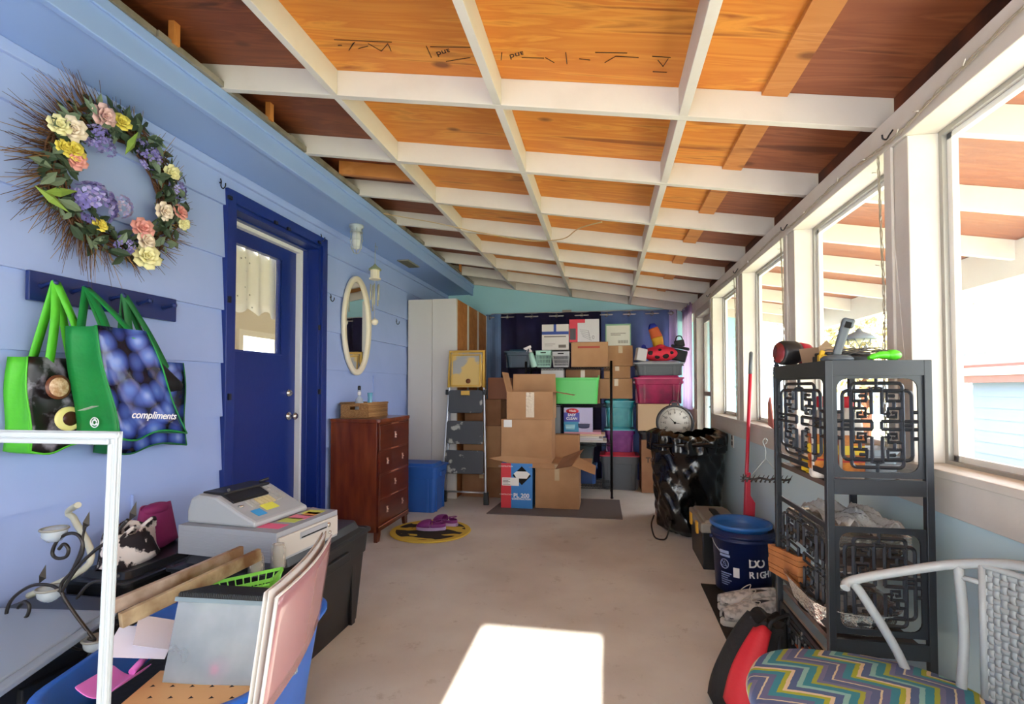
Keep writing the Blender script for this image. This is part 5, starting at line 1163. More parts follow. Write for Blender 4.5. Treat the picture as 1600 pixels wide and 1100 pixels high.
# --- third shelf
x0, x1 = fx(881, 6.13), fx(926, 6.13); h = .285
mp_ = thing('mop_carton', 'blue and white mop carton with red logo in the third tier of the rack', 'box', ((x0 + x1) / 2, 6.24, S[1] + .0)); w = x1 - x0; h = fz(637, 6.13) - fz(675, 6.13)
mp_.location.z = fz(675, 6.13)
mz = fz(675, 6.13)
t = MB(); t.box((0, 0, h / 2), (w, .2, h)); t.build('carton_body', mat('carton_lilac', '#b9b4d6', .5), mp_)
t = MB(); t.b2((-w / 2, -.1012, h * .0), (w * .02, -.1003, h * .42)); t.build('blue_panel', mat('panel_teal', '#2a86b0', .5), mp_)
t = MB(); t.b2((-w / 2, -.1012, h * .42), (w * .05, -.1003, h * .80)); t.build('violet_panel', mat('panel_violet', '#3b3f9e', .5), mp_)
t = MB(); t.lathe([(0, 0), (.075, 0), (.075, .001)], (-w * .2, -.1014, h * .86), 24, 0, Matrix.Rotation(R(90), 3, 'X') @ Matrix.Scale(.42, 3, Vector((0, 1, 0)))); t.build('logo_oval', mat('logo_red', '#d03344', .5), mp_)
text('Vileda', .035, PW, mp_, (-w * .2, -.1032, h * .86), (R(90), 0, 0), bold=.0006, shear=.2); text('EASY\nCLEAN', .042, PW, mp_, (-w * .22, -.1018, h * .62), (R(90), 0, 0), bold=.001)
t = MB(); t.lathe([(.03, 0), (.062, .01), (.07, .05), (.066, .054), (.05, .02), (0, .012)], (w * .2, -.105, h * .15), 24, 0, Matrix.Scale(.05, 3, Vector((0, 1, 0)))); t.build('printed_bucket', mat('print_navy', '#232a52', .5), mp_); t = MB(); t.lathe([(0, 0), (.05, 0), (.06, .06), (0, .06)], (-w * .28, -.105, h * .1), 20, 0, Matrix.Scale(.05, 3, Vector((0, 1, 0)))); t.build('printed_mop_head', mat('print_sky', '#9fd5e6', .5), mp_)
# paper stack under it
x0, x1 = fx(878, 6.13), fx(948, 6.13); pk_z0 = S[1]; n = 5; hz = (mz - pk_z0) / n
for k, (cc, lb) in enumerate((('#d9d6d2', 'white bundle of paper at the bottom of the stack in the third tier'), ('#cfcfd6', 'greyish paper bundle second from the bottom in the third tier'), ('#e2e0da', 'white paper bundle in the middle of the stack in the third tier'), ('#e0c5a8', 'cream folder near the top of the paper stack in the third tier'), ('#dd9fae', 'pink folder on top of the paper stack in the third tier'))):
    o = MB().box((0, 0, hz / 2), (x1 - x0 - .05 * (k % 3) - .04 * (k > 2), .36, hz - .002)).build('paper_bundle', mat('paper_%d' % k, cc, .7), loc=((x0 + x1) / 2 - .02 * (k % 3), 6.32, pk_z0 + k * hz), bev=.003); tag(o, lb, 'papers', 'paper bundles on the rack')
carton('grey plastic file box left of the mop carton in the third tier', fx(858, 6.2), fx(876, 6.2), 6.20, 6.46, S[1], fz(634, 6.2), m=mat('file_grey', '#8d9396', .5), tape=False)
# --- bottom shelf
tote('smoky clear tub on the bottom shelf of the rack', fx(900, 6.2), fx(931, 6.2), 6.18, 6.46, S[0] + .24, .27, mat('smoky_plastic', '#3b4b50', .25, alpha=.85), mat('smoky_lid', '#5a6a6c', .3), .02, ribs=False)
bc = tote('blue crate on the bottom shelf of the rack under the smoky tub', fx(898, 6.2), fx(933, 6.2), 6.17, 6.47, S[0], .238, mat('crate_blue', '#1f4580', .4), mat('crate_lid_blue', '#3b6aa0', .4), .02)
tote('black tote in the shade at the left of the bottom shelf of the rack', -.86, -.42, 6.16, 6.5, S[0], .40, BKP, BKP2, .03)
# --- far right column
YC = 6.52; zz0 = fz(686, YC)
x0, x1 = fx(1002, YC), .985
c_ = carton('tall brown cardboard box on the floor between the red-lidded tote and the black bag', x0, x1, YC, YC + .40, 0, zz0, m=CBD, tape=False); text('TOP', .09, INK, c_, (-(x1 - x0) / 2 + .14, -.2012, zz0 * .62), (R(90), 0, 0), bold=.002)
zz1 = fz(672, YC); o = tote('flat black filler tote standing in for the shade under the pale carton', x0 - .03, x1, YC, YC + .40, zz0 + .005, zz1 - zz0 - .004, BKP, BKP2, .02, ribs=False, taper=.97)  # black tote put in for the dark shade under the carton, also props it
zz2 = fz(631, YC); carton('pale brown cardboard carton on the flat black filler beside the clock', fx(997, YC), fx(1062, YC), YC, YC + .38, zz1 + .003, zz2, m=mat('pale_cardboard', '#c3a483', .8), tape=False)
zz3 = fz(587, YC); MGP = mat('magenta_clear_plastic', '#b01a55', .2, alpha=.9, col2='#6d0f38', nscale=5); tote('magenta see-through tote above the pale carton', fx(991, YC), fx(1071, YC), YC, YC + .38, zz2 + .006, zz3 - zz2 - .006, MGP, mat('magenta_lid', '#c43a6b', .3), .03)
zz4 = fz(565, YC); tote('dark grey tote with a light grey lid topmost of the right column', fx(991, YC), fx(1072, YC), YC, YC + .38, zz3 + .002, zz4 - zz3, GRY, mat('light_lid', '#9a9ca0', .4), .025)
# toys on top
tz = zz4 + .002
lb_ = thing('ladybug_cushion', 'red rounded toy cushion with black spots on top of the right column', 'cushion', (fx(1034, YC + .1), YC + .16, tz))
t = MB(); t.ball((0, 0, .095), .2, seg=28, rings=18, sc=(1.15, .7, .48)); t.ball((.0, -.02, .17), .07, seg=14, sc=(1, .8, .6)); t.build('cushion_body', mat('coral_red_plush', '#e8324a', .7), lb_)
for dx, dz_, r in ((-.13, .10, .035), (-.05, .05, .032), (.05, .06, .04), (-.02, .135, .022), (.12, .10, .025)):
    y = -.7 * .2 * math.sqrt(max(.02, 1 - (dx / .23) ** 2 - ((dz_ - .095) / .096) ** 2)); MB().ball((dx, y, dz_), r, seg=14, sc=(1, .35, .8)).build('black_spot', mat('plush_black', '#1a1216', .8), lb_)
ry = thing('rainbow_toy', 'blue, orange and yellow curved plush toy standing above the red cushion', 'toy', (fx(1022, YC + .32), YC + .345, tz)); P = spline([(-.02, 0, .0), (.06, 0, .16), (.05, 0, .30), (.0, 0, .44), (-.01, 0, .50)], 8)
def seg_(a, b_, r0, r1, m, nm): t = MB(); n = len(P); i0, i1 = int(a * (n - 1)), int(b_ * (n - 1)); q = P[i0:i1 + 1]; t.tube(q, [lerp(r0, r1, k / max(1, len(q) - 1)) for k in range(len(q))], 14); t.build(nm, m, ry)
seg_(0, .55, .05, .075, mat('plush_yellow', '#e6b02e', .7), 'yellow_part'); seg_(.55, .78, .075, .062, mat('plush_orange', '#e2703c', .7), 'orange_part'); seg_(.78, 1, .062, .03, mat('plush_blue', '#2f3fb0', .7), 'blue_part')
o = MB().ball((0, 0, .05), .055, seg=14, sc=(1.1, .8, .9)).ball((-.02, 0, .11), .03, seg=10).build('blue_part', MATS['plush_blue'], ry, loc=(-.10, -.0, .09))
wh = thing('small_box', 'small whitish box left of the red cushion on the right column', 'box', (fx(1003, YC), YC + .07, tz), R(20)); MB().box((0, 0, .08), (.13, .08, .16), (0, R(10), 0)).build('box_body', mat('dusty_white', '#c9c4c6', .7), wh, bev=.01)
bs = thing('strapped_case', 'black strapped case standing at the right end above the grey tote', 'case', (fx(1066, YC), YC + .16, tz), R(-10))
t = MB(); t.box((0, 0, .07), (.17, .15, .14), (0, R(14), 0)); t.box((.01, 0, .17), (.22, .17, .03), (0, R(14), 0)); t.box((0, 0, .22), (.12, .13, .08), (0, R(-10), 0)); t.build('case_body', mat('matte_black', '#1c1b20', .6), bs, bev=.012)
t = MB(); t.tube(spline([(-.05, 0, .25), (-.03, 0, .31), (.02, 0, .31), (.04, 0, .25)], 6), .008, 6); t.build('handle', MATS['matte_black'], bs)
# curtains on the end wall
RODM = mat('curtain_rod', '#c8c3bd', .4); YCU = YE - .07
rd = thing('curtain_rod', 'long white curtain rod across the end wall', 'curtain rod', (0, 0, 0)); t = MB(); zc = fz(488, YCU) ; t.rod((-1.66, YCU, zc - .045), (.98, YCU, zc - .045), .009, 8); t.rod((-1.66, YE - .015, zc + .01), (1.0, YE - .015, zc + .01), .012, 6); t.build('rod', RODM, rd)
t = MB(); t.box((fx(886, YCU), YE - .03, zc - .02), (.13, .05, .12)); t.build('rod_bracket', mat('beige_bracket', '#a99c92', .6), rd)
def curtain(label, x0, x1, c, c2=None, z0=.02, y=YCU, amp=.028, n=6, grp=True, m=None, alpha=1):
    T = thing('hanging_curtain', label, 'curtain', ((x0 + x1) / 2, y, z0), 0, 'curtain panels on the end wall'); w = x1 - x0; H = zc - z0
    t = MB(); t.grid(lambda a, b_: Vector(((a - .5) * w, amp * math.sin(a * n * math.pi) * (1 - .15 * b_) + .004 * math.sin(a * 40 + b_ * 5), b_ * H)), int(n * 12), 8)
    t.build('curtain_cloth', m or mat('curtain_' + c[1:], c, .7, col2=c2, nscale=3) , T, solid=.002)
    for k in range(n):
        gx = (k + .5) / n - .5; t = MB(); q = [Vector((.028 * math.sin(i * .7854), 0, .028 * math.cos(i * .7854))) for i in range(8)]
        t.tube([Vector((gx * w + p.x * .7, p.x * .5 * (1 if k % 2 else -1) + (-.0), H - .045 + p.z)) for p in q], .006, 6, closed=True); t.build('grommet', KN, T)
    return T
curtain('narrow steel blue curtain panel beside the white cabinets', fx(759, YCU) , fx(783, YCU), '#6c8ab4', '#7a98c2', n=2)
curtain('wide dark navy curtain panel left of the end wall', fx(783, YCU), fx(860, YCU), '#28224f', '#1e1a3e', n=4)
curtain('dark navy curtain panel behind the white carton and red box', fx(860, YCU), fx(940, YCU), '#221f4a', '#1c1838', n=4)
curtain('medium blue curtain panel behind the rainbow toy', fx(940, YCU), fx(1047, YCU), '#6f88c0', '#657cb4', n=6)
curtain('pale lilac curtain panel in the right corner of the end wall', fx(1047, YCU), fx(1060, YCU), '#c9bde2', '#bcb0da', n=2)
def trans(name, c):
    m = mat(name, c, .9); nt = m.node_tree; tr = nt.nodes.new('ShaderNodeBsdfTranslucent'); tr.inputs[0].default_value = lin('#f0def6'); ms = nt.nodes.new('ShaderNodeMixShader'); ms.inputs[0].default_value = .8
    nt.links.new(nt.nodes['Principled BSDF'].outputs[0], ms.inputs[1]); nt.links.new(tr.outputs[0], ms.inputs[2]); nt.links.new(ms.outputs[0], nt.nodes['Material Output'].inputs[0]); return m
LIL = trans('lilac_curtain_cloth', '#c9b3df')
T = thing('lilac_curtain', 'short lilac curtain glowing over the far right window', 'curtain', (0, 0, 0)); t = MB()
t.grid(lambda a, b_: Vector((XR - .03 - .02 * math.sin(a * 25), lerp(6.52, 7.30, a), lerp(1.02, zc - .02, b_))), 50, 4); t.build('curtain_cloth', LIL, T, solid=.002)
t = MB(); t.rod((XR - .035, 6.5, zc - .03), (XR - .035, 7.33, zc - .03), .008, 8); t.build('rod', RODM, T)
# ================================================================== right side
rg = random.Random(5)
# fretwork shelf unit
FT = mat('black_fretwork_metal', '#2b2e33', .38, metal=.3); SB = mat('brown_shelf_board', '#4a3a32', .55, col2='#5d4a3f', nscale=6)
FX0, FX1, FY0, FY1 = .70, .98, 1.795, 2.29; FZT = 1.385
su = thing('fretwork_shelf', 'tall black metal shelf unit with oriental fretwork panels by the right wall', 'shelf unit', ((FX0 + FX1) / 2, (FY0 + FY1) / 2, 0)); sw, sdp = (FX1 - FX0) / 2, (FY1 - FY0) / 2
for sx_ in (-1, 1):
    for sy_ in (-1, 1):
        t = MB(); t.b2((sx_ * sw - .011, sy_ * sdp - .011, 0), (sx_ * sw + .011, sy_ * sdp + .011, FZT)); t.build('post', FT, su, bev=.002)
        if sy_ == 1: MB().lathe([(.008, 0), (.012, .006), (.006, .012), (.013, .022), (.010, .032), (.004, .036), (.006, .041), (0, .046)], (sx_ * sw, sy_ * sdp, FZT), 14).build('finial', FT, su)
def fret(mb, M, w, h):
    """fretwork panel centred at the origin of M, in its x-y plane"""
    def st(pts, r=.0058, closed=False):
        mb.tube([M @ Vector((x * w / 2, y * h / 2, 0)) for x, y in pts], r, 4, closed=closed, smooth=False)
    def rc(x0, y0, x1, y1, q=.1):   # rounded rectangle path in unit coords
        out = []
        for cx, cy, a0 in ((x1 - q, y1 - q * .8, 0), (x0 + q, y1 - q * .8, 90), (x0 + q, y0 + q * .8, 180), (x1 - q, y0 + q * .8, 270)):
            for k in range(5): a = R(a0 + 22.5 * k); out.append((cx + q * math.cos(a), cy + q * .8 * math.sin(a)))
        return out
    st(rc(-.64, -.90, .64, .90, .12), closed=True); st(rc(-.86, -.74, .86, .74, .14), closed=True)
    for s in (-1, 1):
        for q in (-1, 1):
            for x in (.0,): st([(0, q * 1.0), (0, q * .80)])
            st([(0, q * .80), (s * .13, q * .80), (s * .13, q * .25), (s * .32, q * .25)])
            st([(s * .60, q * .70), (s * .60, q * .52), (s * .26, q * .52), (s * .26, q * .63), (s * .44, q * .63)]); st([(s * .26, q * .52), (s * .26, q * .72), (s * .60, q * .72)])
            st([(s * .60, q * .36), (s * .28, q * .36), (s * .28, q * .18), (s * .48, q * .18), (s * .48, q * .27), (s * .38, q * .27)]); st([(s * .60, q * .36), (s * .60, q * .10)]); st([(s * .43, q * .52), (s * .43, q * .36)])
            st([(s * .86, q * .28), (s * 1.0, q * .28)]); st([(s * 1.0, q * .085), (s * .12, q * .085), (s * .12, q * .02)])
        st([(s * .12, -.085), (s * .12, .085)]); st([(s * .60, -.1), (s * .60, .1)])
        st([(s * .86, 0), (s * .60, 0)])
def fpanel(axis, off, z0, z1):
    t = MB(); h = z1 - z0; zc_ = (z0 + z1) / 2
    if axis == 'x': M = Matrix.Translation((0, off, zc_)) @ Matrix(((1, 0, 0, 0), (0, 0, -1, 0), (0, 1, 0, 0), (0, 0, 0, 1))); w = 2 * sw - .022
    else: M = Matrix.Translation((off, 0, zc_)) @ Matrix(((0, 0, 1, 0), (1, 0, 0, 0), (0, 1, 0, 0), (0, 0, 0, 1))); w = 2 * sdp - .022
    b = .018
    for (x0, x1, y0, y1) in ((-w / 2, w / 2, h / 2 - b, h / 2), (-w / 2, w / 2, -h / 2, -h / 2 + b), (-w / 2, -w / 2 + b * .8, -h / 2 + b, h / 2 - b), (w / 2 - b * .8, w / 2, -h / 2 + b, h / 2 - b)):
        P = [M @ Vector((x, y, z)) for z in (-.003, .003) for x, y in ((x0, y0), (x1, y0), (x1, y1), (x0, y1))]; t.hexa(P)
    for sx_ in (-1, 1):
        for sy_ in (-1, 1):     # rounded inner corners
            cx, cy = sx_ * (w / 2 - b * .8), sy_ * (h / 2 - b); q = .03; P = [(cx, cy)] + [(cx - sx_ * q * (1 - math.sin(R(a))), cy - sy_ * q * (1 - math.cos(R(a)))) for a in (0, 22, 45, 68, 90)]
            n = len(P); vs = [M @ Vector((x, y, -.003)) for x, y in P] + [M @ Vector((x, y, .003)) for x, y in P]; t.add(vs, [tuple(range(n)), tuple(range(2 * n - 1, n - 1, -1))] + [(i, (i + 1) % n, n + (i + 1) % n, n + i) for i in range(n)])
    fret(t, M, w - 2 * b * .8, h - 2 * b); t.build('fretwork_panel', FT, su)
for z0, z1 in ((1.015, 1.345), (.525, .86)):
    fpanel('x', -sdp, z0, z1); fpanel('y', -sw, z0, z1)
fpanel('y', -sw, .10, .43); fpanel('x', -sdp, .10, .43)
for z, nm in ((FZT - .02, 'top'), (.99, 'shelf'), (.735, 'shelf'), (.49, 'shelf'), (.08, 'shelf')):
    t = MB(); t.b2((-sw + .011, -sdp + .004, z - .018), (sw - .011, sdp - .004, z + (.02 if nm == 'top' else 0)))
    t.build(nm, SB, su)
    t = MB(); t.b2((-sw + .011, -sdp - .010, z - .028), (sw - .011, -sdp + .003, z + .02)); t.b2((-sw - .010, -sdp + .011, z - .028), (-sw + .003, sdp - .011, z + .02)) if z > 1 else None; t.build('shelf_rail', FT, su) if nm == 'top' or z == .49 or z > .95 else None
def sp(x, y, z): return Vector((FX0 + x, FY0 + y, z))
# --- things on the top
TZ = FZT + .001
T = thing('spotlight', 'red and black handheld spotlight at the back left end of the fretwork shelf top', 'torch', (.735, 2.20, TZ + .05), R(15))
t = MB(); Mx = Matrix.Rotation(R(90), 3, 'Y'); t.lathe([(.0, -.06), (.042, -.06), (.048, -.05), (.048, .0), (.04, .02)], (0, 0, 0), 20, 0, Mx); t.build('lamp_head', BKP, T)
t = MB(); t.lathe([(.04, .02), (.042, .03), (.036, .06), (.02, .08), (0, .085)], (0, 0, 0), 20, 0, Mx); t.build('red_body', mat('torch_red', '#b02a3c', .4), T)
t = MB(); t.lathe([(.0, -.061), (.04, -.062), (.04, -.06)], (0, 0, 0), 20, 0, Mx); t.build('lens', mat('lens_dark_red', '#7c2b2c', .2), T)
t = MB(); t.tube([(.03, 0, -.035), (.12, -.0, -.038)], .012, 8); t.build('handle', BKP, T)
T = thing('kraft_box', 'torn tan paper box on the fretwork shelf top', 'box', (.80, 2.10, TZ), R(20))
t = MB(); t.box((0, 0, .03), (.11, .10, .06), None, 0, .85); t.add([(-.055, -.05, .06), (0, -.055, .06), (-.03, -.06, .085)], [(0, 1, 2)]); t.add([(.055, -.05, .06), (.055, .05, .06), (.07, 0, .075)], [(0, 1, 2)]); t.build('box_body', mat('tan_paper', '#a98a6a', .8), T)
o = MB().box((0, 0, .012), (.16, .09, .024)).box((0, 0, .03), (.15, .08, .012)).build('charger_case', BKP, loc=(.82, 1.98, TZ), rot=(0, 0, R(8)), bev=.004); tag(o, 'flat black charger case on the fretwork shelf top beside the grey handset', 'case')
T = thing('cordless_handset', 'grey cordless handset standing tilted in its cradle on the fretwork shelf top', 'telephone', (.755, 1.86, TZ), R(-10)); GP = mat('slate_grey_plastic', '#50585f', .4)
t = MB(); t.lathe([(.036, 0), (.038, .008), (.03, .018), (.014, .022), (0, .022)], (0, 0, 0), 20, 0, None, True, 1.3, .8); t.build('cradle', GP, T)
t = MB(); t.box((.014, 0, .075), (.03, .024, .12), (0, R(16), 0), 0, .8); t.box((.032, 0, .125), (.036, .028, .03), (0, R(16), 0)); t.build('handset', GP, T, bev=.006)
t = MB(); t.box((.030, -.0135, .118), (.018, .002, .02), (0, R(16), 0)); t.build('screen', BLACK, T)
o = MB().box((0, 0, .012), (.025, .02, .024)).box((.0, 0, .03), (.014, .014, .018), (0, .3, 0)).build('yellow_clip', mat('bright_yellow', '#e3b81f', .4), loc=(.725, 1.90, TZ), bev=.003); tag(o, 'small yellow clip beside the grey handset on the fretwork shelf top', 'clip')
WRM = mat('grey_cable', '#6b665f', .5)
t = MB(); P = [Vector((.80 + .13 * math.sin(k * 1.3) * .8 + .05, 1.93 + .07 * math.cos(k * 1.9), TZ + .008 + .02 * (1 + math.sin(k * 2.7)))) for k in range(26)]
P = [Vector((min(max(p.x, .73), .955), p.y, p.z)) for p in P]; t.tube(spline(P, 5), .002, 5)
o = t.build('tangled_wire', WRM); tag(o, 'tangle of thin grey wire lying on the fretwork shelf top', 'wire')
T = thing('solar_lantern', 'small pale solar lantern with a wire cage above the fretwork shelf top', 'lantern', (.862, 1.95, TZ)); LM_ = mat('pale_lantern', '#8c979f', .4)
t = MB(); t.lathe([(.0, .118), (.006, .115), (.012, .106), (.03, .098), (.052, .082), (.05, .078), (.02, .08), (0, .08)], seg=20); t.build('lantern_roof', LM_, T)
t = MB()
for k in range(8): a = k * .785; t.tube([(.036 * math.cos(a), .036 * math.sin(a), .079), (.032 * math.cos(a + .3), .032 * math.sin(a + .3), .06), (.012 * math.cos(a + .5), .012 * math.sin(a + .5), .045)], .0014, 4)
t.tube(spline([(0, 0, .045), (.012, 0, .03), (.03, 0, .01), (.02, 0, .003)], 5), .0014, 4); t.tube([(.05, 0, .08), (.06, -.01, .04), (.045, -.02, .002)], .0012, 4); t.build('wire_cage', LM_, T)
T = thing('plastic_scoop', 'lime green plastic scoop at the right end of the fretwork shelf top', 'scoop', (.915, 1.85, TZ), R(12))
t = MB(); t.ball((0, 0, .018), .018, seg=14, sc=(1.5, 1.1, 1)); t.tube(spline([(-.0, 0, .016), (-.04, 0, .018), (-.08, 0, .008)], 5), [.014] * 3 + [.013] * 3 + [.01] * 3 + [.006] * 2, 8); t.build('scoop_body', mat('neon_green', '#58d32a', .35), T)
# --- middle tier
def jug(label, x, y, z, rz=0):
    T = thing('detergent_jug', label, 'bottle', (x, y, z), rz, 'white jugs on the fretwork shelf')
    W_ = mat('jug_white', '#cdc4b8', .35); t = MB(); J = [[(a * f, b_ * f, z_) for a, b_ in rrect(.042, .03, .018, 4)] for f, z_ in ((.92, 0), (1, .008), (1, .17), (.92, .195), (.6, .222), (.36, .23), (.36, .245))]; loft(t, J, smooth=True); t.build('jug_body', W_, T)
    t = MB(); t.lathe([(.019, .24), (.019, .275), (.016, .278), (0, .278)], seg=18); t.build('red_cap', mat('cap_red', '#d62a35', .4), T)
    t = MB(); t.b2((-.036, -.0312, .03), (.036, -.0305, .15)); t.b2((-.0432, -.022, .03), (-.0425, .022, .15)); t.build('label', mat('label_orange', '#d8872a', .5, col2='#7c1e16', nscale=22), T)
    t = MB(); t.b2((-.036, -.0318, .085), (.036, -.0311, .115)); t.b2((-.0440, -.022, .085), (-.0431, .022, .115)); t.b2((-.036, -.0318, .06), (.036, -.0311, .066), 1); t.build('label_band', [mat('label_yellow', '#e6c62c', .5), mat('label_red', '#b5251f', .5)], T); return T
jug('white jug with a yellow and orange label and red cap, left of the front post', .738, 1.935, .991, R(-6)); jug('second white red-capped jug behind the front fretwork panel', .80, 1.90, .991, R(8))
T = thing('tape_measure', 'yellow tape measure at the back left of the middle fretwork tier', 'tape measure', (.735, 2.05, .991), R(10)); MB().box((0, 0, .028), (.035, .055, .055)).build('case', MATS['bright_yellow'], T, bev=.005); MB().box((-.01, -.03, .003), (.03, .02, .005)).build('foot', MATS['bright_yellow'], T)
o = MB().ball((0, 0, .028), .035, seg=14, sc=(1, 1.6, .8), jit=.08).build('wooden_lump', mat('tan_lump', '#a58770', .8), loc=(.74, 2.17, .991)); tag(o, 'tan rounded block behind the yellow tape measure', 'block')
T = thing('pliers', 'dark pair of pliers lying by the yellow tape measure', 'pliers', (.745, 1.985, .991), R(60)); t = MB(); t.tube([(-.04, .004, .008), (.0, 0, .008), (.05, -.008, .008)], .006, 6); t.tube([(-.04, -.004, .008), (.0, 0, .008), (.05, .008, .008)], .006, 6); t.build('jaws', BKP, T)
TRY = mat('frosted_tray', '#b9c2c8', .2, alpha=.75)
for k in range(4):
    t = MB(); loft(t, [[(x, y, z) for x, y in rrect(a, a * .9, .02, 3)] for a, z in ((.05, 0), (.062, .02), (.068, .022), (.066, .024), (.049, .003))]); o = t.build('plastic_tray', TRY, loc=(.905, 1.955, .991 + k * .026), rot=(0, 0, R(4 * k)))
    tag(o, ['frosted plastic tray lowest of four on the middle fretwork tier', 'frosted plastic tray second from the bottom behind the front fretwork', 'frosted plastic tray third from the bottom behind the front fretwork', 'frosted plastic tray topmost of four behind the front fretwork'][k], 'tray', 'nested frosted trays')
o = MB().ball((0, 0, .045), .05, seg=16, sc=(.7, 1.1, .9), jit=.06).build('plastic_bag', mat('pale_blue_bag', '#7d93ad', .3, alpha=.85), loc=(.90, 2.13, .991)); tag(o, 'pale blue crumpled plastic bag at the back of the middle fretwork tier', 'bag')
# --- foil tier
FOIL = mat('aluminium_foil', '#e6e3de', .22, metal=.9, bump=.7, bscale=70); CRI = mat('crinkled_clear_film', '#d2d0cb', .12, alpha=.75, bump=1, bscale=45)
def foiltray(label, x, y, z, w, d, h, rz=0, tilt=0, oval=False, grp=None):
    T = thing('foil_tray', label, 'tray', (x, y, z), 0, grp, (tilt, 0, rz)); t = MB()
    def o_(f, z_, fl=0):
        pts = rrect(w * f, d * f, min(w, d) * (f * .9 if oval else .2), 10 if oval else 5); n = len(pts); return [(px_ * (1 + fl * (.03 if i % 2 else -.0)), py_ * (1 + fl * (.03 if i % 2 else 0)), z_) for i, (px_, py_) in enumerate(pts)]
    loft(t, [o_(.80, 0), o_(.84, h * .1, 1), o_(.98, h * .92, 1), o_(1.06, h), o_(1.07, h + .004), o_(.97, h), o_(.79, .004)]); t.build('tray_body', FOIL, T); return T
for k in range(5): foiltray(['foil tray lowest of the stack on the brown board', 'foil tray second from the bottom on the brown board', 'foil tray in the middle of the stack on the brown board', 'foil tray second from the top on the brown board', 'foil tray topmost of the stack on the brown board'][k], .835, 2.03, .736 + k * .009, .105, .19, .045, R(4), grp='stacked foil trays')
o = MB().grid(lambda a, b_: Vector(((a - .5) * .20, (b_ - .5) * .34, .095 + .025 * math.sin(a * 9 + b_ * 4) * math.sin(b_ * 13 + a * 3) * (1 - abs(a - .5)) + .012 * math.sin(a * 31 + b_ * 17))), 26, 40).build('crinkled_wrap', CRI, loc=(.86, 2.05, .745), solid=.001); tag(o, 'crinkled clear plastic wrap lying over the foil trays', 'wrap')
foiltray('large deep oval foil roasting pan on the lower fretwork tier', .80, 2.0, .506, .125, .22, .085, R(0), R(0), True)
o = MB().grid(lambda a, b_: Vector(((a - .5) * .15, (b_ - .5) * .24, .03 + .012 * math.sin(a * 15 + b_ * 11))), 16, 24).build('crinkled_wrap', CRI, loc=(.80, 2.03, .53), solid=.001); tag(o, 'crumpled clear film inside the oval foil roasting pan', 'wrap')
o = MB().lathe([(0, .0), (.135, .0), (.14, .004), (.15, .012), (.146, .012), (.13, .004)], seg=40).build('dark_platter', BKP2, loc=(.84, 2.04, .4915)); tag(o, 'black round platter under the foil roasting pan', 'platter')
CED = mat('cedar_shim', '#b5713c', .7, col2='#8c5226', nscale=7)
for k in range(6):
    o = MB().box((0, 0, .009), (.045, .30, .017)).build('wood_slat', CED, loc=(.668 + .002 * (k % 2), 2.20 + .004 * (k % 3), .545 + k * .0185), rot=(R(-8), 0, R(3))); tag(o, ['cedar slat lowest of the bundle beside the foil pan', 'cedar slat second from the bottom of the bundle', 'cedar slat third from the bottom of the bundle', 'cedar slat fourth from the bottom of the bundle', 'cedar slat just under the topmost of the bundle', 'cedar slat topmost of the bundle beside the foil pan'][k], 'slat', 'cedar slats sticking out of the fretwork shelf')
for o in [q for q in bpy.data.objects if q.name.startswith('wood_slat')]: o.location.x = .752 - .045; o.location.z += .0
o = MB().lathe([(0, .0), (.13, .0), (.132, .004), (0, .004)], seg=40, smooth=False).build('cardboard_round', mat('tan_card', '#b08a64', .8), loc=(.84, 1.96, .40), rot=(R(8), 0, 0)); 
bpy.data.objects.remove(o)
# barbed ornament hanging on the side and wire hanger
T = thing('wire_hanger', 'thin wire hanger with a barbed black ornament on the far side of the fretwork shelf', 'hanger', (.66, 2.315, .86))
t = MB(); t.tube(spline([(0, 0, .20), (.008, 0, .215), (.0, 0, .225), (-.01, 0, .21), (0, 0, .18), (0, 0, .14)], 5), .0015, 5); t.tube([(-.055, 0, .07), (0, 0, .14), (.055, 0, .07)], .0015, 5, closed=False); t.build('wire_hook', WIR, T)
t = MB(); t.tube([(-.085 + k * .02, .004 * math.sin(k * 2), .055 + .004 * math.cos(k * 2)) for k in range(10)], .005, 6)
for k in range(11):
    x = -.085 + k * .018; t.tube([(x - .01, 0, .04), (x + .008, .0, .072)], [.004, .001], 5)
for k in range(7): a = k * .9; t.tube([(-.085, 0, .056), (-.085 + .018 * math.cos(a), 0, .056 + .018 * math.sin(a))], [.004, .001], 5)
t.build('barbed_bar', IR, T)
# ---------------------------------------------------------------- chair
CHM = mat('grey_painted_metal', '#a7abac', .35, bump=.15, bscale=60)
ch_ = thing('woven_armchair', 'grey metal armchair with a woven back and zigzag cushion at the bottom right', 'chair', (.68, 1.38, 0)); co = Vector(ch_.location)
def lc(*p): return [Vector(q) - co for q in p]
rail = spline(lc((.66, 1.60, .735), (.684, 1.615, .752), (.80, 1.60, .79), (.915, 1.556, .832), (.985, 1.44, .87), (1.015, 1.25, .885), (1.0, 1.08, .88), (.93, .98, .845), (.80, .94, .80), (.68, .94, .75)), 7)
t = MB(); t.tube(rail, .0125, 10); t.build('top_rail', CHM, ch_)
for y_, s in ((1.615, 1), (.94, -1)):
    t = MB(); t.tube(spline(lc((.684, y_, .752), (.72, y_ + .004 * s, .70), (.80, y_ + .008 * s, .56), (.845, y_ + .01 * s, .44)), 5), .012, 10); t.build('arm_strut', CHM, ch_)
for (x, y) in ((.915, 1.556), (.93, .985)):
    t = MB(); t.tube(spline(lc((x, y, .832), (x + .01, y, .65), (x, y, .45), (x + .03, y + (.03 if y > 1.3 else -.03), .01)), 5), .012, 10); t.build('leg', CHM, ch_)
for (x, y) in ((.45, 1.60), (.45, 1.15)):
    t = MB(); t.tube(lc((x, y, .45), (x - .02, y + (.02 if y > 1.3 else -.02), .01)), .012, 10); t.build('leg', CHM, ch_)
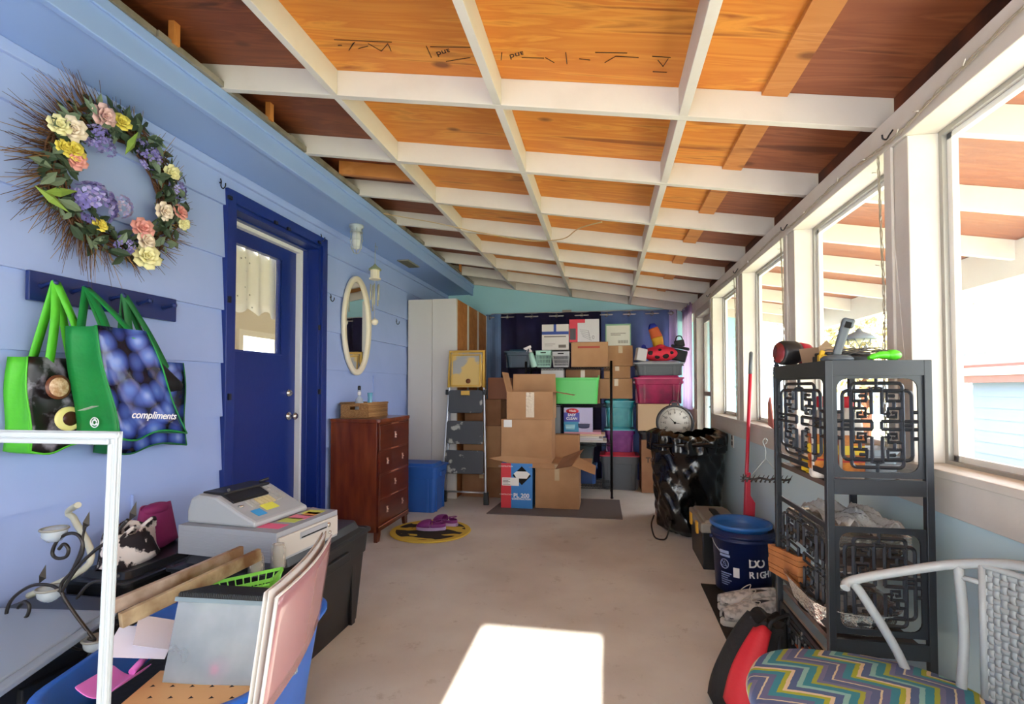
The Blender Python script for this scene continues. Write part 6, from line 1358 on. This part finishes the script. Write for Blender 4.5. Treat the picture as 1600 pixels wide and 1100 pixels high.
t = MB(); t.tube([Vector((.28 * math.cos(a * .2618), .30 * math.sin(a * .2618), .445)) for a in range(24)], .012, 8, closed=True)
for k in range(-4, 5): x = k * .06; yy = .30 * math.sqrt(max(.02, 1 - (x / .28) ** 2)); t.box((x, 0, .45), (.03, 2 * yy, .004))
t.build('seat_frame', CHM, ch_)
bp_ = spline(lc((.945, 1.515, 0), (.985, 1.42, 0), (1.005, 1.25, 0), (.985, 1.10, 0), (.945, 1.03, 0)), 8)
t = MB(); n = len(bp_)
t.tube([p + Vector((0, 0, .845)) for p in bp_], .008, 8); t.tube([p + Vector((0, 0, .50)) for p in bp_], .008, 8); t.rod(bp_[0] + Vector((0, 0, .50)), bp_[0] + Vector((0, 0, .845)), .009, 8); t.rod(bp_[-1] + Vector((0, 0, .50)), bp_[-1] + Vector((0, 0, .845)), .009, 8); t.tube([bp_[0] + Vector((0, 0, .80)), co * 0 + Vector((.915, 1.556, .80)) - co], .007, 6)
t.build('back_frame', CHM, ch_)
def bpt(a): f = a * (n - 1); i = min(int(f), n - 2); return bp_[i].lerp(bp_[i + 1], f - i)
t = MB(); NV, NH = 26, 20
for k in range(NV):
    a = (k + .5) / NV; c = bpt(a); tg = (bpt(min(1, a + .01)) - bpt(max(0, a - .01))).normalized(); nm = Vector((tg.y, -tg.x, 0)); hw_ = .0068; P = []
    for j in range(NH * 2 + 1):
        z = lerp(.505, .84, j / (NH * 2)); off = .003 * math.sin(math.pi * (j / 2.0 + k)); P.append((c + nm * off + Vector((0, 0, z)), tg * hw_))
    vs = [q for p, w in P for q in (p - w, p + w)]; t.add(vs, [(2 * i, 2 * i + 1, 2 * i + 3, 2 * i + 2) for i in range(len(P) - 1)], 0, True)
for j in range(NH):
    z = lerp(.505, .84, (j + .5) / NH); vs = []; m_ = NV * 2
    for i in range(m_ + 1):
        a = i / m_; c = bpt(a); tg = (bpt(min(1, a + .01)) - bpt(max(0, a - .01))).normalized(); nm = Vector((tg.y, -tg.x, 0)); off = -.0035 * math.sin(math.pi * (i / 2.0 + j)); p = c + nm * off
        vs += [p + Vector((0, 0, z - .0068)), p + Vector((0, 0, z + .0068))]
    t.add(vs, [(2 * i, 2 * i + 1, 2 * i + 3, 2 * i + 2) for i in range(m_)], 0, True)
t.build('woven_back', mat('grey_weave', '#9ea3a4', .45), ch_, solid=.0015)
def chev(N, L, tc):
    s = N.new('ShaderNodeSeparateXYZ'); L.new(tc.outputs['Object'], s.inputs[0])
    def M(op, a, b_=None):
        q = N.new('ShaderNodeMath'); q.operation = op
        for i, v in enumerate((a, b_)):
            if v is None: continue
            if isinstance(v, (int, float)): q.inputs[i].default_value = v
            else: L.new(v, q.inputs[i])
        return q.outputs[0]
    nz = N.new('ShaderNodeTexNoise'); nz.inputs['Scale'].default_value = 45; L.new(tc.outputs['Object'], nz.inputs[0]); wob = M('MULTIPLY', M('SUBTRACT', nz.outputs[0], .5), .008)
    rx_ = M('ADD', M('MULTIPLY', s.outputs['X'], .94), M('MULTIPLY', s.outputs['Y'], .34)); ry_ = M('SUBTRACT', M('MULTIPLY', s.outputs['Y'], .94), M('MULTIPLY', s.outputs['X'], .34))
    tri = M('ABSOLUTE', M('SUBTRACT', M('FRACT', M('ADD', M('MULTIPLY', ry_, 7.2), 10.2)), .5)); v = M('FRACT', M('ADD', M('MULTIPLY', M('ADD', M('ADD', rx_, wob), M('MULTIPLY', tri, .16)), 4.6), 10))
    r = N.new('ShaderNodeValToRGB'); r.color_ramp.interpolation = 'CONSTANT'; cols = ['#5b6a92', '#d9cfb0', '#6a6f96', '#3f8fa0', '#a8b23c', '#e0cfae', '#546a94', '#8cc0bc', '#3a8b9c', '#a3ad45', '#75799c']; e = r.color_ramp.elements
    e[0].position = 0; e[0].color = lin(cols[0]); e[1].position = .12; e[1].color = lin(cols[1])
    for k, p in enumerate((.15, .26, .38, .46, .52, .64, .72, .84, .92)): q = e.new(p); q.color = lin(cols[k + 2])
    L.new(v, r.inputs[0]); return r.outputs[0]
t = MB(); NN = 56
for_r = []
def cush(a, b_):
    ang = a * 2 * math.pi; k = b_
    if k < .12: rr_, z = k / .12 * .9, .455
    elif k < .38: g = (k - .12) / .26 * math.pi; rr_, z = .93 + .07 * math.sin(g), .455 + .0265 * (1 - math.cos(g))
    else: g = (k - .38) / .62; rr_, z = .93 * (1 - g), .508 + .030 * (1 - (1 - g) ** 2.2)
    w = 1 + .02 * math.sin(ang * 4)
    sx_ = .305 * rr_ * w; sy_ = .32 * rr_ * w; c, s = math.cos(ang), math.sin(ang); c = math.copysign(abs(c) ** .8, c); s = math.copysign(abs(s) ** .8, s)
    return Vector((sx_ * c, sy_ * s + .0, z))
t.grid(cush, NN, 26, closeu=True); t.build('cushion', pattern('zigzag_cloth', chev, .85), None); cu_ = bpy.data.objects['cushion'] if 'cushion' in bpy.data.objects else None
cu_.name = 'seat_cushion'; cu_.location = (.668, 1.405, 0); tag(cu_, 'zigzag patterned seat cushion in teal, lime, cream and slate on the armchair', 'cushion')
t = MB(); t.tube([Vector((.298 * math.copysign(abs(math.cos(k * .1122)) ** .8, math.cos(k * .1122)), .318 * math.copysign(abs(math.sin(k * .1122)) ** .8, math.sin(k * .1122)), .478)) for k in range(56)], .004, 6, closed=True); t.build('piping', mat('cream_piping', '#c9c3ae', .8), cu_)

# ---------------------------------------------------------------- black bag on its hoop stand
def gloss(): 
    m = mat('black_bin_liner', '#08080a', .2, coat=.2, bump=.7, bscale=14); return m
bgm = gloss(); bg_ = thing('rubbish_bag', 'big shiny black plastic bag on a hoop stand by the right wall', 'rubbish bag', (.72, 4.86, 0))
fz_ = [rg.uniform(0, 6.28) for _ in range(12)]
def bagf(a, b_):
    ang = a * 2 * math.pi; z = b_ * .90
    r = lerp(.255, .305, min(1, b_ * 1.6)) * (1 - .35 * max(0, .07 - b_) / .07)
    fold = .009 * math.sin(ang * 5 + 7 * b_ + fz_[0]) + .006 * math.sin(ang * 9 - 14 * b_ + fz_[1]) + .004 * math.sin(ang * 17 + 23 * b_ + fz_[2]) * math.sin(b_ * 9 + ang * 2) + .004 * math.sin(ang * 3 + 31 * b_ + 2 * math.sin(ang * 6)) + .012 * math.sin(ang * 3 + 8 * b_ + fz_[3]) * (1 - b_)
    if b_ > .80: fold += .02 + .012 * math.sin(ang * 17 + fz_[4]) - .06 * max(0, b_ - .97) / .03
    r += fold * 1.2
    sag = .03 * math.sin(ang * 2 + 1) * max(0, b_ - .7) / .3
    return Vector((r * math.cos(ang) * 1.0, r * math.sin(ang) * .92, z + sag + .006 * math.sin(ang * 19)* b_))
t = MB(); t.grid(bagf, 180, 60, closeu=True)
t.grid(lambda a, b_: Vector(((.30 - .28 * b_) * math.cos(a * 6.283), (.28 - .26 * b_) * math.sin(a * 6.283), .87 - .28 * b_ + .03 * math.sin(a * 12.56 + 1) * (1 - b_))), 60, 5, closeu=True)
t.build('bag_film', bgm, bg_)
t = MB(); t.tube([Vector((.325 * math.cos(R(a)), .295 * math.sin(R(a)), .80 + .012 * math.sin(R(a) * 3))) for a in range(0, 360, 15)], .02, 8, closed=True); t.build('rim_roll', bgm, bg_)
t = MB(); t.tube(spline([(-.30, -.12, .16), (-.33, -.20, .10), (-.31, -.26, .012), (-.26, -.33, .009), (-.21, -.28, .02), (-.17, -.22, .14)], 6), .007, 7); t.build('stand_leg', IR, bg_)
# dial scale behind it, standing on a hidden carton
carton('cardboard box behind the black bag carrying the round dial', .50, .94, 5.26, 5.50, 0, .765, m=CBD, tape=False)
dsx = thing('dial_scale', 'round white-faced dial with a dark rim standing behind the black bag', 'dial', (.675, 5.32, .767))
Md = Matrix.Rotation(R(90), 3, 'X'); t = MB(); t.lathe([(0, -.05), (.165, -.05), (.178, -.03), (.178, .035), (.165, .045), (.158, .035), (.155, .02)], (0, 0, .18), 44, 0, Md); t.build('dial_case', mat('dark_dial_rim', '#4b4a4c', .4, metal=.4), dsx)
t = MB(); t.lathe([(0, .03), (.158, .03), (.158, .024)], (0, 0, .18), 44, 0, Md); t.build('dial_face', mat('dial_cream', '#cfcabd', .5), dsx)
t = MB()
for k in range(60):
    a = k * math.pi / 30; r0 = .128 if k % 5 else .118; t.rod((r0 * math.sin(a), -.032, .18 + r0 * math.cos(a)), (.14 * math.sin(a), -.032, .18 + .14 * math.cos(a)), .0012 if k % 5 else .0022, 4)
t.build('scale_mark', BLACK, dsx)
for k in range(12):
    a = k * math.pi / 6; text(str(k * 5 if k else 0), .03, BLACK, dsx, (.10 * math.sin(a), -.0325, .18 + .10 * math.cos(a)), (R(90), 0, 0), name='numeral', ext=.0003)
t = MB(); t.tube([(0, -.035, .18), (-.05, -.035, .235)], [.004, .001], 5); t.tube([(0, -.035, .18), (.06, -.035, .17)], [.003, .001], 5); t.lathe([(.012, 0), (.012, .006), (0, .008)], (0, -.03, .18), 14, 0, Md); t.build('pointer', BLACK, dsx)
t = MB(); t.tube(spline([(-.05, 0, .35), (-.03, 0, .39), (.0, 0, .40), (.03, 0, .39), (.05, 0, .35)], 6), .006, 6); t.box((0, 0, .365), (.05, .04, .03)); t.build('top_loop', BKP, dsx)
# toolbox
tbx = thing('toolbox', 'black toolbox with grey lid and yellow latches on the floor behind the buckets', 'toolbox', (.805, 4.10, 0), R(0))
t = MB(); t.box((0, 0, .135), (.27, .50, .27), None, 0, .93); t.build('box_body', BKP, tbx, bev=.008)
t = MB(); t.box((0, 0, .30), (.29, .52, .07), None, 0, 1.0); t.box((0, 0, .342), (.22, .46, .02), None, 0, 1.1); t.build('lid', mat('toolbox_grey', '#8b857b', .5), tbx, bev=.012); t = MB(); t.box((0, 0, .356), (.05, .20, .014)); t.build('handle', BKP, tbx, bev=.004)
for y in (-.13, .13): MB().box((-.15, y, .275), (.016, .06, .085)).build('latch', mat('latch_yellow', '#d9a32a', .5), tbx, bev=.003)
MB().box((-.0, -.262, .275), (.06, .012, .07)).build('latch', mat('latch_yellow', '#d9a32a', .5), tbx, bev=.003); MB().box((0, -.249, .15), (.10, .006, .12)).build('name_plate', mat('plate_grey', '#6f6f70', .5), tbx)
# buckets
BNV = mat('navy_bucket_plastic', '#14204a', .35); BIN = mat('bright_blue_bucket', '#2a64a8', .35); bp0 = pz(1150, 905)
BKX, BKY = .868, 3.555
bk = thing('bucket', 'navy bucket lettered DO RIGHT in front of the toolbox', 'bucket', (BKX, BKY, 0))
t = MB(); t.lathe([(.155, 0), (.165, .01), (.182, .33), (.190, .332), (.190, .345), (.184, .347), (.188, .36), (.194, .362), (.194, .372), (.184, .374), (.186, .395), (.178, .395), (.158, .012), (0, .012)], seg=48); t.build('bucket_body', BNV, bk)
t = MB(); t.tube([Vector((-.192 * math.cos(R(a)), -.02 - .17 * math.sin(R(a)) * .6, .335 - .13 * math.sin(R(a)))) for a in range(0, 181, 12)], .003, 6); t.build('wire_handle', WIR, bk); 
for s in (-1, 1): MB().ball((s * .194, -.02, .335), .014, seg=10).build('handle_lug', BNV, bk)
# wrapped lettering: the side of the bucket facing the camera
def onb(ang, z, r=.1745): # ang 0 = straight towards -Y, positive to +X
    rr_ = .165 + (.182 - .165) * (z - .01) / .32 + .0012; return Vector((rr_ * math.sin(ang), -rr_ * math.cos(ang), z)), (R(90) - math.atan(.017 / .32) , 0, ang)
def wrapt(s, a0, step, z, size):
    for i, chx in enumerate(s):
        if chx == ' ': continue
        p, r_ = onb(a0 + i * step, z); text(chx, size, PW, bk, p, r_, name='lettering', bold=.0015)
wrapt('DO', R(5), R(16), .215, .07); wrapt('RIGHT', R(3), R(11.5), .145, .055)
def patchb(a0, a1, z0, z1, m, nm, k=.0014):
    t = MB(); t.grid(lambda a, b_: onb(lerp(a0, a1, a), lerp(z0, z1, b_))[0] * 1 + Vector((math.sin(lerp(a0, a1, a)), -math.cos(lerp(a0, a1, a)), 0)) * (k - .001), 8, 2); t.build(nm, m, bk)
GRP = mat('print_pale_blue', '#8f9cc0', .5)
patchb(R(-62), R(-40), .255, .275, GRP, 'printed_label'); patchb(R(-61), R(-38), .235, .25, GRP, 'printed_label'); patchb(R(-32), R(-20), .12, .18, PW, 'printed_label')
for k in range(6): patchb(R(-60), R(-44 + (k % 3) * 4), .06 + k * .014, .066 + k * .014, GRP, 'printed_line')
p, r_ = onb(R(-50), .19); t = MB(); t.tube([(.028 * math.cos(k * .3142), .028 * math.sin(k * .3142), .001) for k in range(20)], .003, 5, closed=True); t.tube([(-.016, -.012, .001), (0, .018, .001), (.016, -.012, .001)], .003, 4, closed=True); t.rod((-.022, .02, .001), (.022, -.02, .001), .002, 4); t.build('printed_symbol', GRP, bk, loc=p, rot=r_)
b2k = thing('bucket', 'bright blue bucket nested inside the navy one', 'bucket', (BKX - .012, BKY - .005, .02))
t = MB(); t.lathe([(.135, 0), (.150, .3), (.162, .386), (.186, .392), (.188, .408), (.182, .414), (.172, .405), (.16, .38), (.142, .1), (0, .09)], seg=48); t.build('bucket_body', BIN, b2k)
# red pole with long squeegee/dustpan piece
PRD = mat('red_pole', '#c0263c', .35); pA = Vector((.94, 3.845, 0.0)); pB = Vector((1.045, 3.98, 1.55))
rp = thing('red_broom', 'long red handled broom leaning upside down on the right wall behind the buckets', 'broom', pA); dv = pB - pA
t = MB(); t.rod((0, 0, .0), dv * .90, .0125, 12); t.build('pole', PRD, rp); t = MB(); t.rod(dv * .90, dv, .0135, 12); t.lathe([(.0135, 0), (.006, .01), (0, .01)], dv, 12); t.build('grip', mat('grip_grey', '#5b6066', .5), rp)
rdp = thing('red_duster', 'red bladed plastic scraper leaning beside the red broom pole', 'scraper', (.955, 3.76, .36)); t = MB(); t.prism([(-.012, 0), (.028, .03), (.045, .07), (.045, .22), (.012, .28), (.008, .47), (-.02, .47), (-.022, .05)], Matrix.Rotation(R(90), 4, 'X'), .035); t.build('scraper_body', PRD, rdp, rot=(R(-2), R(4), R(8)), bev=.006)
bpy.data.objects.remove(bpy.data.objects[t and 'scraper_body']); bpy.data.objects.remove(rdp)
t = MB(); k0 = dv * .40; ux = Vector((1, 0, 0)); dn = dv.normalized()
P2 = [(-.005, .27), (.03, .25), (.052, .30), (.052, .49), (.022, .54), (.018, .70), (-.012, .70)]
vs = [dn * (z * 1.0) + ux * x * 1.1 + Vector((0, -.03, 0)) for x, z in P2]; vs2 = [p + Vector((0, .022, 0)) for p in vs]; n = len(vs)
t.add(vs + vs2, [tuple(range(n))[::-1], tuple(range(n, 2 * n))] + [(i, (i + 1) % n, n + (i + 1) % n, n + i) for i in range(n)]); t.build('blade', PRD, rp, bev=.004)
pk_ = px(1203, 585, XR - .03); o = MB().add([(0, -.05, 0), (0, .06, .02), (0, .06, .16), (0, .02, .20)], [(0, 1, 2, 3)]).build('pink_flag', mat('salmon_plastic', '#c07068', .5), loc=(XR - .03, pk_.y - .02, 1.036), solid=.008); tag(o, 'small salmon red plate standing on the window sill beyond the fretwork shelf', 'plate')
# outlet
ol = thing('wall_outlet', 'white electrical outlet on the pale wall above the black bag', 'outlet', (XR - .001, 4.66, .845)); MB().box((-.003, 0, 0), (.006, .075, .12)).build('cover_plate', mat('outlet_white', '#cfcac2', .4), ol, bev=.002)
for z in (-.025, .025):
    t = MB(); t.box((-.0065, 0, z), (.003, .034, .034)); t.build('socket', mat('socket_dark', '#3a3734', .5), ol)
# mat, shoes, backpack
m4 = [pz(1094, 912), pz(1215, 935), pz(1240, 1010), pz(1140, 985)]
m4 = [Vector((.585, 3.38, 0)), Vector((.585, 2.45, 0)), Vector((1.05, 2.45, 0)), Vector((1.05, 3.38, 0))]; cA = pz(1095, 913); m4[0] = cA; m4[1] = Vector((cA.x - .01, 2.42, 0)); m4[3].y = cA.y - .02
t = MB(); t.add([p for p in m4] + [p + Vector((0, 0, .007)) for p in m4], [(0, 1, 2, 3), (7, 6, 5, 4), (0, 4, 5, 1), (1, 5, 6, 2), (2, 6, 7, 3), (3, 7, 4, 0)]); o = t.build('rubber_mat', mat('black_rubber', '#262320', .8, bump=.3, bscale=60)); tag(o, 'black rubber mat on the floor in front of the buckets', 'mat')
SNW = mat('sneaker_pale', '#cfc9c0', .6, col2='#9d9891', nscale=30, lo=.45, hi=.6); SND = mat('sneaker_dark', '#2b2829', .6); SNS = mat('sneaker_sole', '#c9c3b6', .6)
def sneaker(label, x, y, rz, s=1.0):
    T = thing('sneaker', label, 'shoe', (x, y, .0085), rz, 'pair of running shoes on the black mat'); T.scale = (s, s, s)
    def hwid(a): return .047 * (math.sin(math.pi * min(1, a * .92 + .06)) ** .42) * (.86 + .28 * math.sin(a * 2.6))
    L_ = .29; n = 22
    out = [(L_ * (i / n - .5), hwid(i / n)) for i in range(n + 1)] + [(L_ * (i / n - .5), -hwid(i / n)) for i in range(n, -1, -1)]
    t = MB(); t.prism(out, Matrix(), .03); t.build('sole', SNS, T, bev=.006)
    def up(a, b_):      # a around (0..1 open at the top), b along heel(0) -> toe(1)
        w = hwid(.03 + .94 * b_) * 1.02; H = lerp(.095, .045, b_ ** 1.2); g = lerp(-.0, 1.0, a) * math.pi
        op = .0 if b_ > .42 else 1
        x = L_ * (b_ - .5) * .97; z = .03 + H * math.sin(g) ** .55 if 0 < g < math.pi else .03
        y = w * math.cos(g); 
        if op and abs(math.cos(g)) < .45: z -= .035 * (1 - abs(math.cos(g)) / .45)
        return Vector((x, y, z))
    t = MB(); t.grid(up, 22, 24); t.build('upper', SNW, T, solid=.004)
    t = MB(); t.ball((-.075, 0, .088), .034, seg=14, sc=(1.7, .95, .6)); t.ball((.105, 0, .045), .03, seg=12, sc=(1.0, 1.35, .75)); t.build('collar', SND, T)
    for k in range(2): 
        t = MB(); s_ = 1 if k else -1; t.tube(spline([(-.10, s_ * .045, .045), (-.03, s_ * .050, .06), (.04, s_ * .049, .045)], 5), .010, 6, flat=.4); t.build('side_stripe', SND, T)
    t = MB()
    for k in range(6): x = -.01 + k * .02; z = .115 - k * .007 - .015; t.tube([(x, -.026, z - .008), (x + .012, 0, z + .004), (x, .026, z - .008)], .003, 5)
    t.tube(spline([(-.01, 0, .105), (-.03, .04, .12), (.0, .06, .09), (.02, .055, .03), (.0, .09, .012)], 5), .0025, 5); t.tube(spline([(-.01, 0, .105), (-.03, -.04, .12), (.01, -.065, .08), (.03, -.07, .02)], 5), .0025, 5)
    t.build('lace', mat('lace_cream', '#d5cfc0', .7), T); return T
p1 = pz(1160, 925, .05); sneaker('pale running shoe nearest the camera on the black mat', .77, 3.02, R(196), 1.12); sneaker('pale running shoe farther back on the black mat, beside the navy bucket', .80, 3.19, R(184), 1.12)
BKC = mat('backpack_black', '#121114', .75, bump=.4, bscale=30); BKR = mat('backpack_red', '#c5202c', .65, bump=.3, bscale=25)
bpk = thing('backpack', 'red and black backpack slumped against the shelf beside the cushion', 'backpack', (.545, 2.22, .0), R(8), None, (R(2), R(4), R(14)))
t = MB()
def bpf(a, b_):
    g = a * 2 * math.pi; w = .125 * (1 - .5 * b_ ** 2) * (1 + .05 * math.sin(g * 3 + b_ * 6)); d_ = .14 * (1 - .5 * b_ ** 2); c, s = math.cos(g), math.sin(g); c = math.copysign(abs(c) ** .7, c); s = math.copysign(abs(s) ** .7, s)
    return Vector((w * c + .06 * b_ * b_, d_ * s - .0 * b_, .012 + .37 * b_ + .012 * math.sin(g * 5)))
t.grid(bpf, 48, 18, closeu=True); t.add([bpf(k / 24, 1) for k in range(24)], [tuple(range(24))]); t.add([bpf(k / 24, 0) for k in range(24)], [tuple(range(24))[::-1]]); t.build('pack_body', BKC, bpk, sub=1)
def onp(a, b_, k=.006): 
    p = bpf(a, b_); q = Vector((p.x - .06 * b_ * b_, p.y, 0)); return p + q.normalized() * k
t = MB(); t.grid(lambda a, b_: onp(lerp(.53, .70, a) + .0 + .02 * b_, lerp(.22, .97, b_) - .15 * a * (1 - b_), .007), 12, 14); t.build('red_panel', BKR, bpk, solid=.006)
t = MB(); t.grid(lambda a, b_: onp(lerp(.79, .92, a), lerp(.02, .42, b_), .012), 10, 8); t.build('red_pocket', BKR, bpk, solid=.01)
t = MB(); t.tube([onp(.76, .05 + k * .09, .012) for k in range(11)], .006, 6); t.tube([onp(.78 + .012 * k, .45 + .0 * k, .012) for k in range(12)], .005, 6); t.build('strap', BKC, bpk)
t = MB(); t.tube(spline([onp(.7, .98), onp(.7, .98) + Vector((0, -.02, .04)), onp(.85, .98) + Vector((0, 0, .04)), onp(.85, .98)], 6), .007, 6); t.build('grab_handle', BKC, bpk)
o = MB().grid(lambda a, b_: Vector((a * .22, b_ * .2, .05 + .04 * math.sin(a * 3.1) * math.sin(b_ * 3.1) + .008 * math.sin(a * 14))), 14, 12).build('orange_cloth', mat('orange_cloth', '#c0562a', .8), loc=(.74, 2.52, .008), solid=.004); tag(o, 'orange cloth lying on the black mat behind the backpack', 'cloth')
o = MB().ball((0, 0, .07), .10, seg=18, sc=(1.1, 1.2, .7), jit=.05).build('dark_jacket', mat('dark_jacket_cloth', '#201f23', .9), loc=(.86, 2.74, .008), sub=1); tag(o, 'dark crumpled jacket on the black mat behind the shoes', 'jacket')
# ---------------------------------------------------------------- string lights, cup hooks, ceiling wire, stamps on plywood
SLW = mat('clear_wire', '#a79c86', .4); SLB = mat('tiny_bulb', '#e8e2d2', .2)
def lightstring(label, pts, nb, sc_=.012):
    T = thing('string_lights', label, 'string lights', pts[0]); o0_ = Vector(pts[0]); P = spline([Vector(p) - o0_ for p in pts], 14)
    for ph in (0, 2.1, 4.2):
        t = MB(); t.tube([p + Vector((-.005 - .004 * abs(math.sin(i * .8 + ph)), sc_ * .6 * math.sin(i * .9 + ph), sc_ * .5 * math.cos(i * .7 + ph))) for i, p in enumerate(P)], .002, 4, cap=False); t.build('twisted_wire', SLW, T)
    for k in range(nb):
        i = int((k + .5) / nb * (len(P) - 1)); p = P[i] + Vector((-.012, .01 * (-1) ** k, .0)); t = MB(); t.tube([p, p + Vector((-.006, .02 * (-1) ** k, .008))], [.0026, .0014], 6); t.build('bulb', SLB, T)
xh = XR - .018
lightstring('string of tiny clear lights draped along the white header beam', [(xh, 1.35, 2.27), (xh, 1.8, 2.24), (xh, 2.08, 2.215), (xh, 2.5, 2.235), (xh, 3.1, 2.22), (xh, 3.3, 2.24), (xh, 3.8, 2.23), (xh, 4.35, 2.22), (xh, 5.0, 2.24), (xh, 5.45, 2.22)], 16)
for i_, (ya, nbx) in enumerate(((2.185, 7), (3.31, 7), (4.45, 6), (5.38, 5))):
    zlow = (1.06, 1.06, 1.05, 1.04)[i_]
    lightstring(['tiny clear lights hanging down the post behind the fretwork shelf', 'tiny clear lights hanging down the second post from the camera', 'tiny clear lights hanging down the third post from the camera', 'tiny clear lights hanging down the post beside the storm door'][i_], [(xh, ya - .0, 2.2), (xh + .01, ya + .012, 1.9), (xh + .008, ya - .006, 1.6), (xh + .01, ya + .01, 1.3), (xh + .01, ya, zlow)], nbx)
for i_, y in enumerate((2.10, 3.22, 4.36, 5.47)):
    o = MB().tube(spline([(0, 0, .03), (-.012, 0, .012), (-.022, 0, -.004), (-.034, 0, 0), (-.036, 0, .014)], 5), .003, 6).build('cup_hook', HK, loc=(XR - .016, y, 2.225)); tag(o, ['cup hook on the header above the post nearest the camera', 'cup hook on the header above the second post', 'cup hook on the header above the third post', 'cup hook on the header beside the storm door'][i_], 'hook', 'cup hooks on the header')
cA = py(612, 383, 4.55); 
def rb(x, y, dz=-.006): return Vector((x, y, roofz(x) + dz))
P = [Vector((-1.92, 4.20, 2.83)), rb(-1.80, 4.26, .01), rb(-1.45, 4.30, -.004), rb(-1.2, 4.4, -.008), rb(-.9, 4.50, -.006), rb(-.65, 4.54, -.006), rb(-.45, 4.44, -.008), rb(-.32, 4.30, -.01), rb(-.2, 4.02, -.006), rb(-.02, 3.80, -.006)]
o = MB().tube(spline(P, 8), .0045, 6).build('ceiling_cable', mat('beige_cable', '#c3a97e', .5)); tag(o, 'thin beige cable straggling across the underside of the rafters', 'cable')
STK = mat('plywood_stamp_ink', '#33180c', .7)
def cpl(u, v):   # point on the plywood underside
    d = ray(u, v); # 1.3+1.22-.16x+RH = z
    k = (1.22 + RH - .002) / (d.z + .16 * d.x); return EYE + d * k
rot_c = (math.pi + 0, math.atan(.16) * -1, 0)
t = MB()
for (a, b_) in (((522, 62), (612, 66)), ((528, 71), (534, 71)), ((552, 67), (545, 79)), ((545, 79), (554, 66)), ((575, 68), (596, 80)), ((596, 80), (606, 68)), ((560, 76), (575, 72)), ((607, 70), (611, 80)), ((666, 72), (674, 90)), ((672, 73), (735, 74)), ((697, 96), (735, 90)), ((784, 82), (783, 94)), ((815, 90), (850, 91)), ((852, 90), (866, 98)), ((884, 82), (886, 100)), ((905, 92), (922, 94)), ((945, 98), (962, 88)), ((962, 88), (998, 90)), ((930, 82), (980, 83)), ((1019, 88), (1048, 90)), ((1028, 94), (1036, 104)), ((1036, 104), (1044, 92)), ((1020, 112), (1042, 113))):
    A, B = cpl(*a), cpl(*b_); t.rod(A, B, .0017, 4)
o = t.build('stamped_mark', STK); o['kind'] = 'structure'; o.name = 'ceiling_stamp'
for (u, v) in ((700, 80), (815, 84)):
    A = cpl(u, v); q = text('brand', .045, STK, None, A, (math.pi, math.atan(.16), math.pi), name='ceiling_stamp', ext=.0004, bold=.0004); q['kind'] = 'structure'
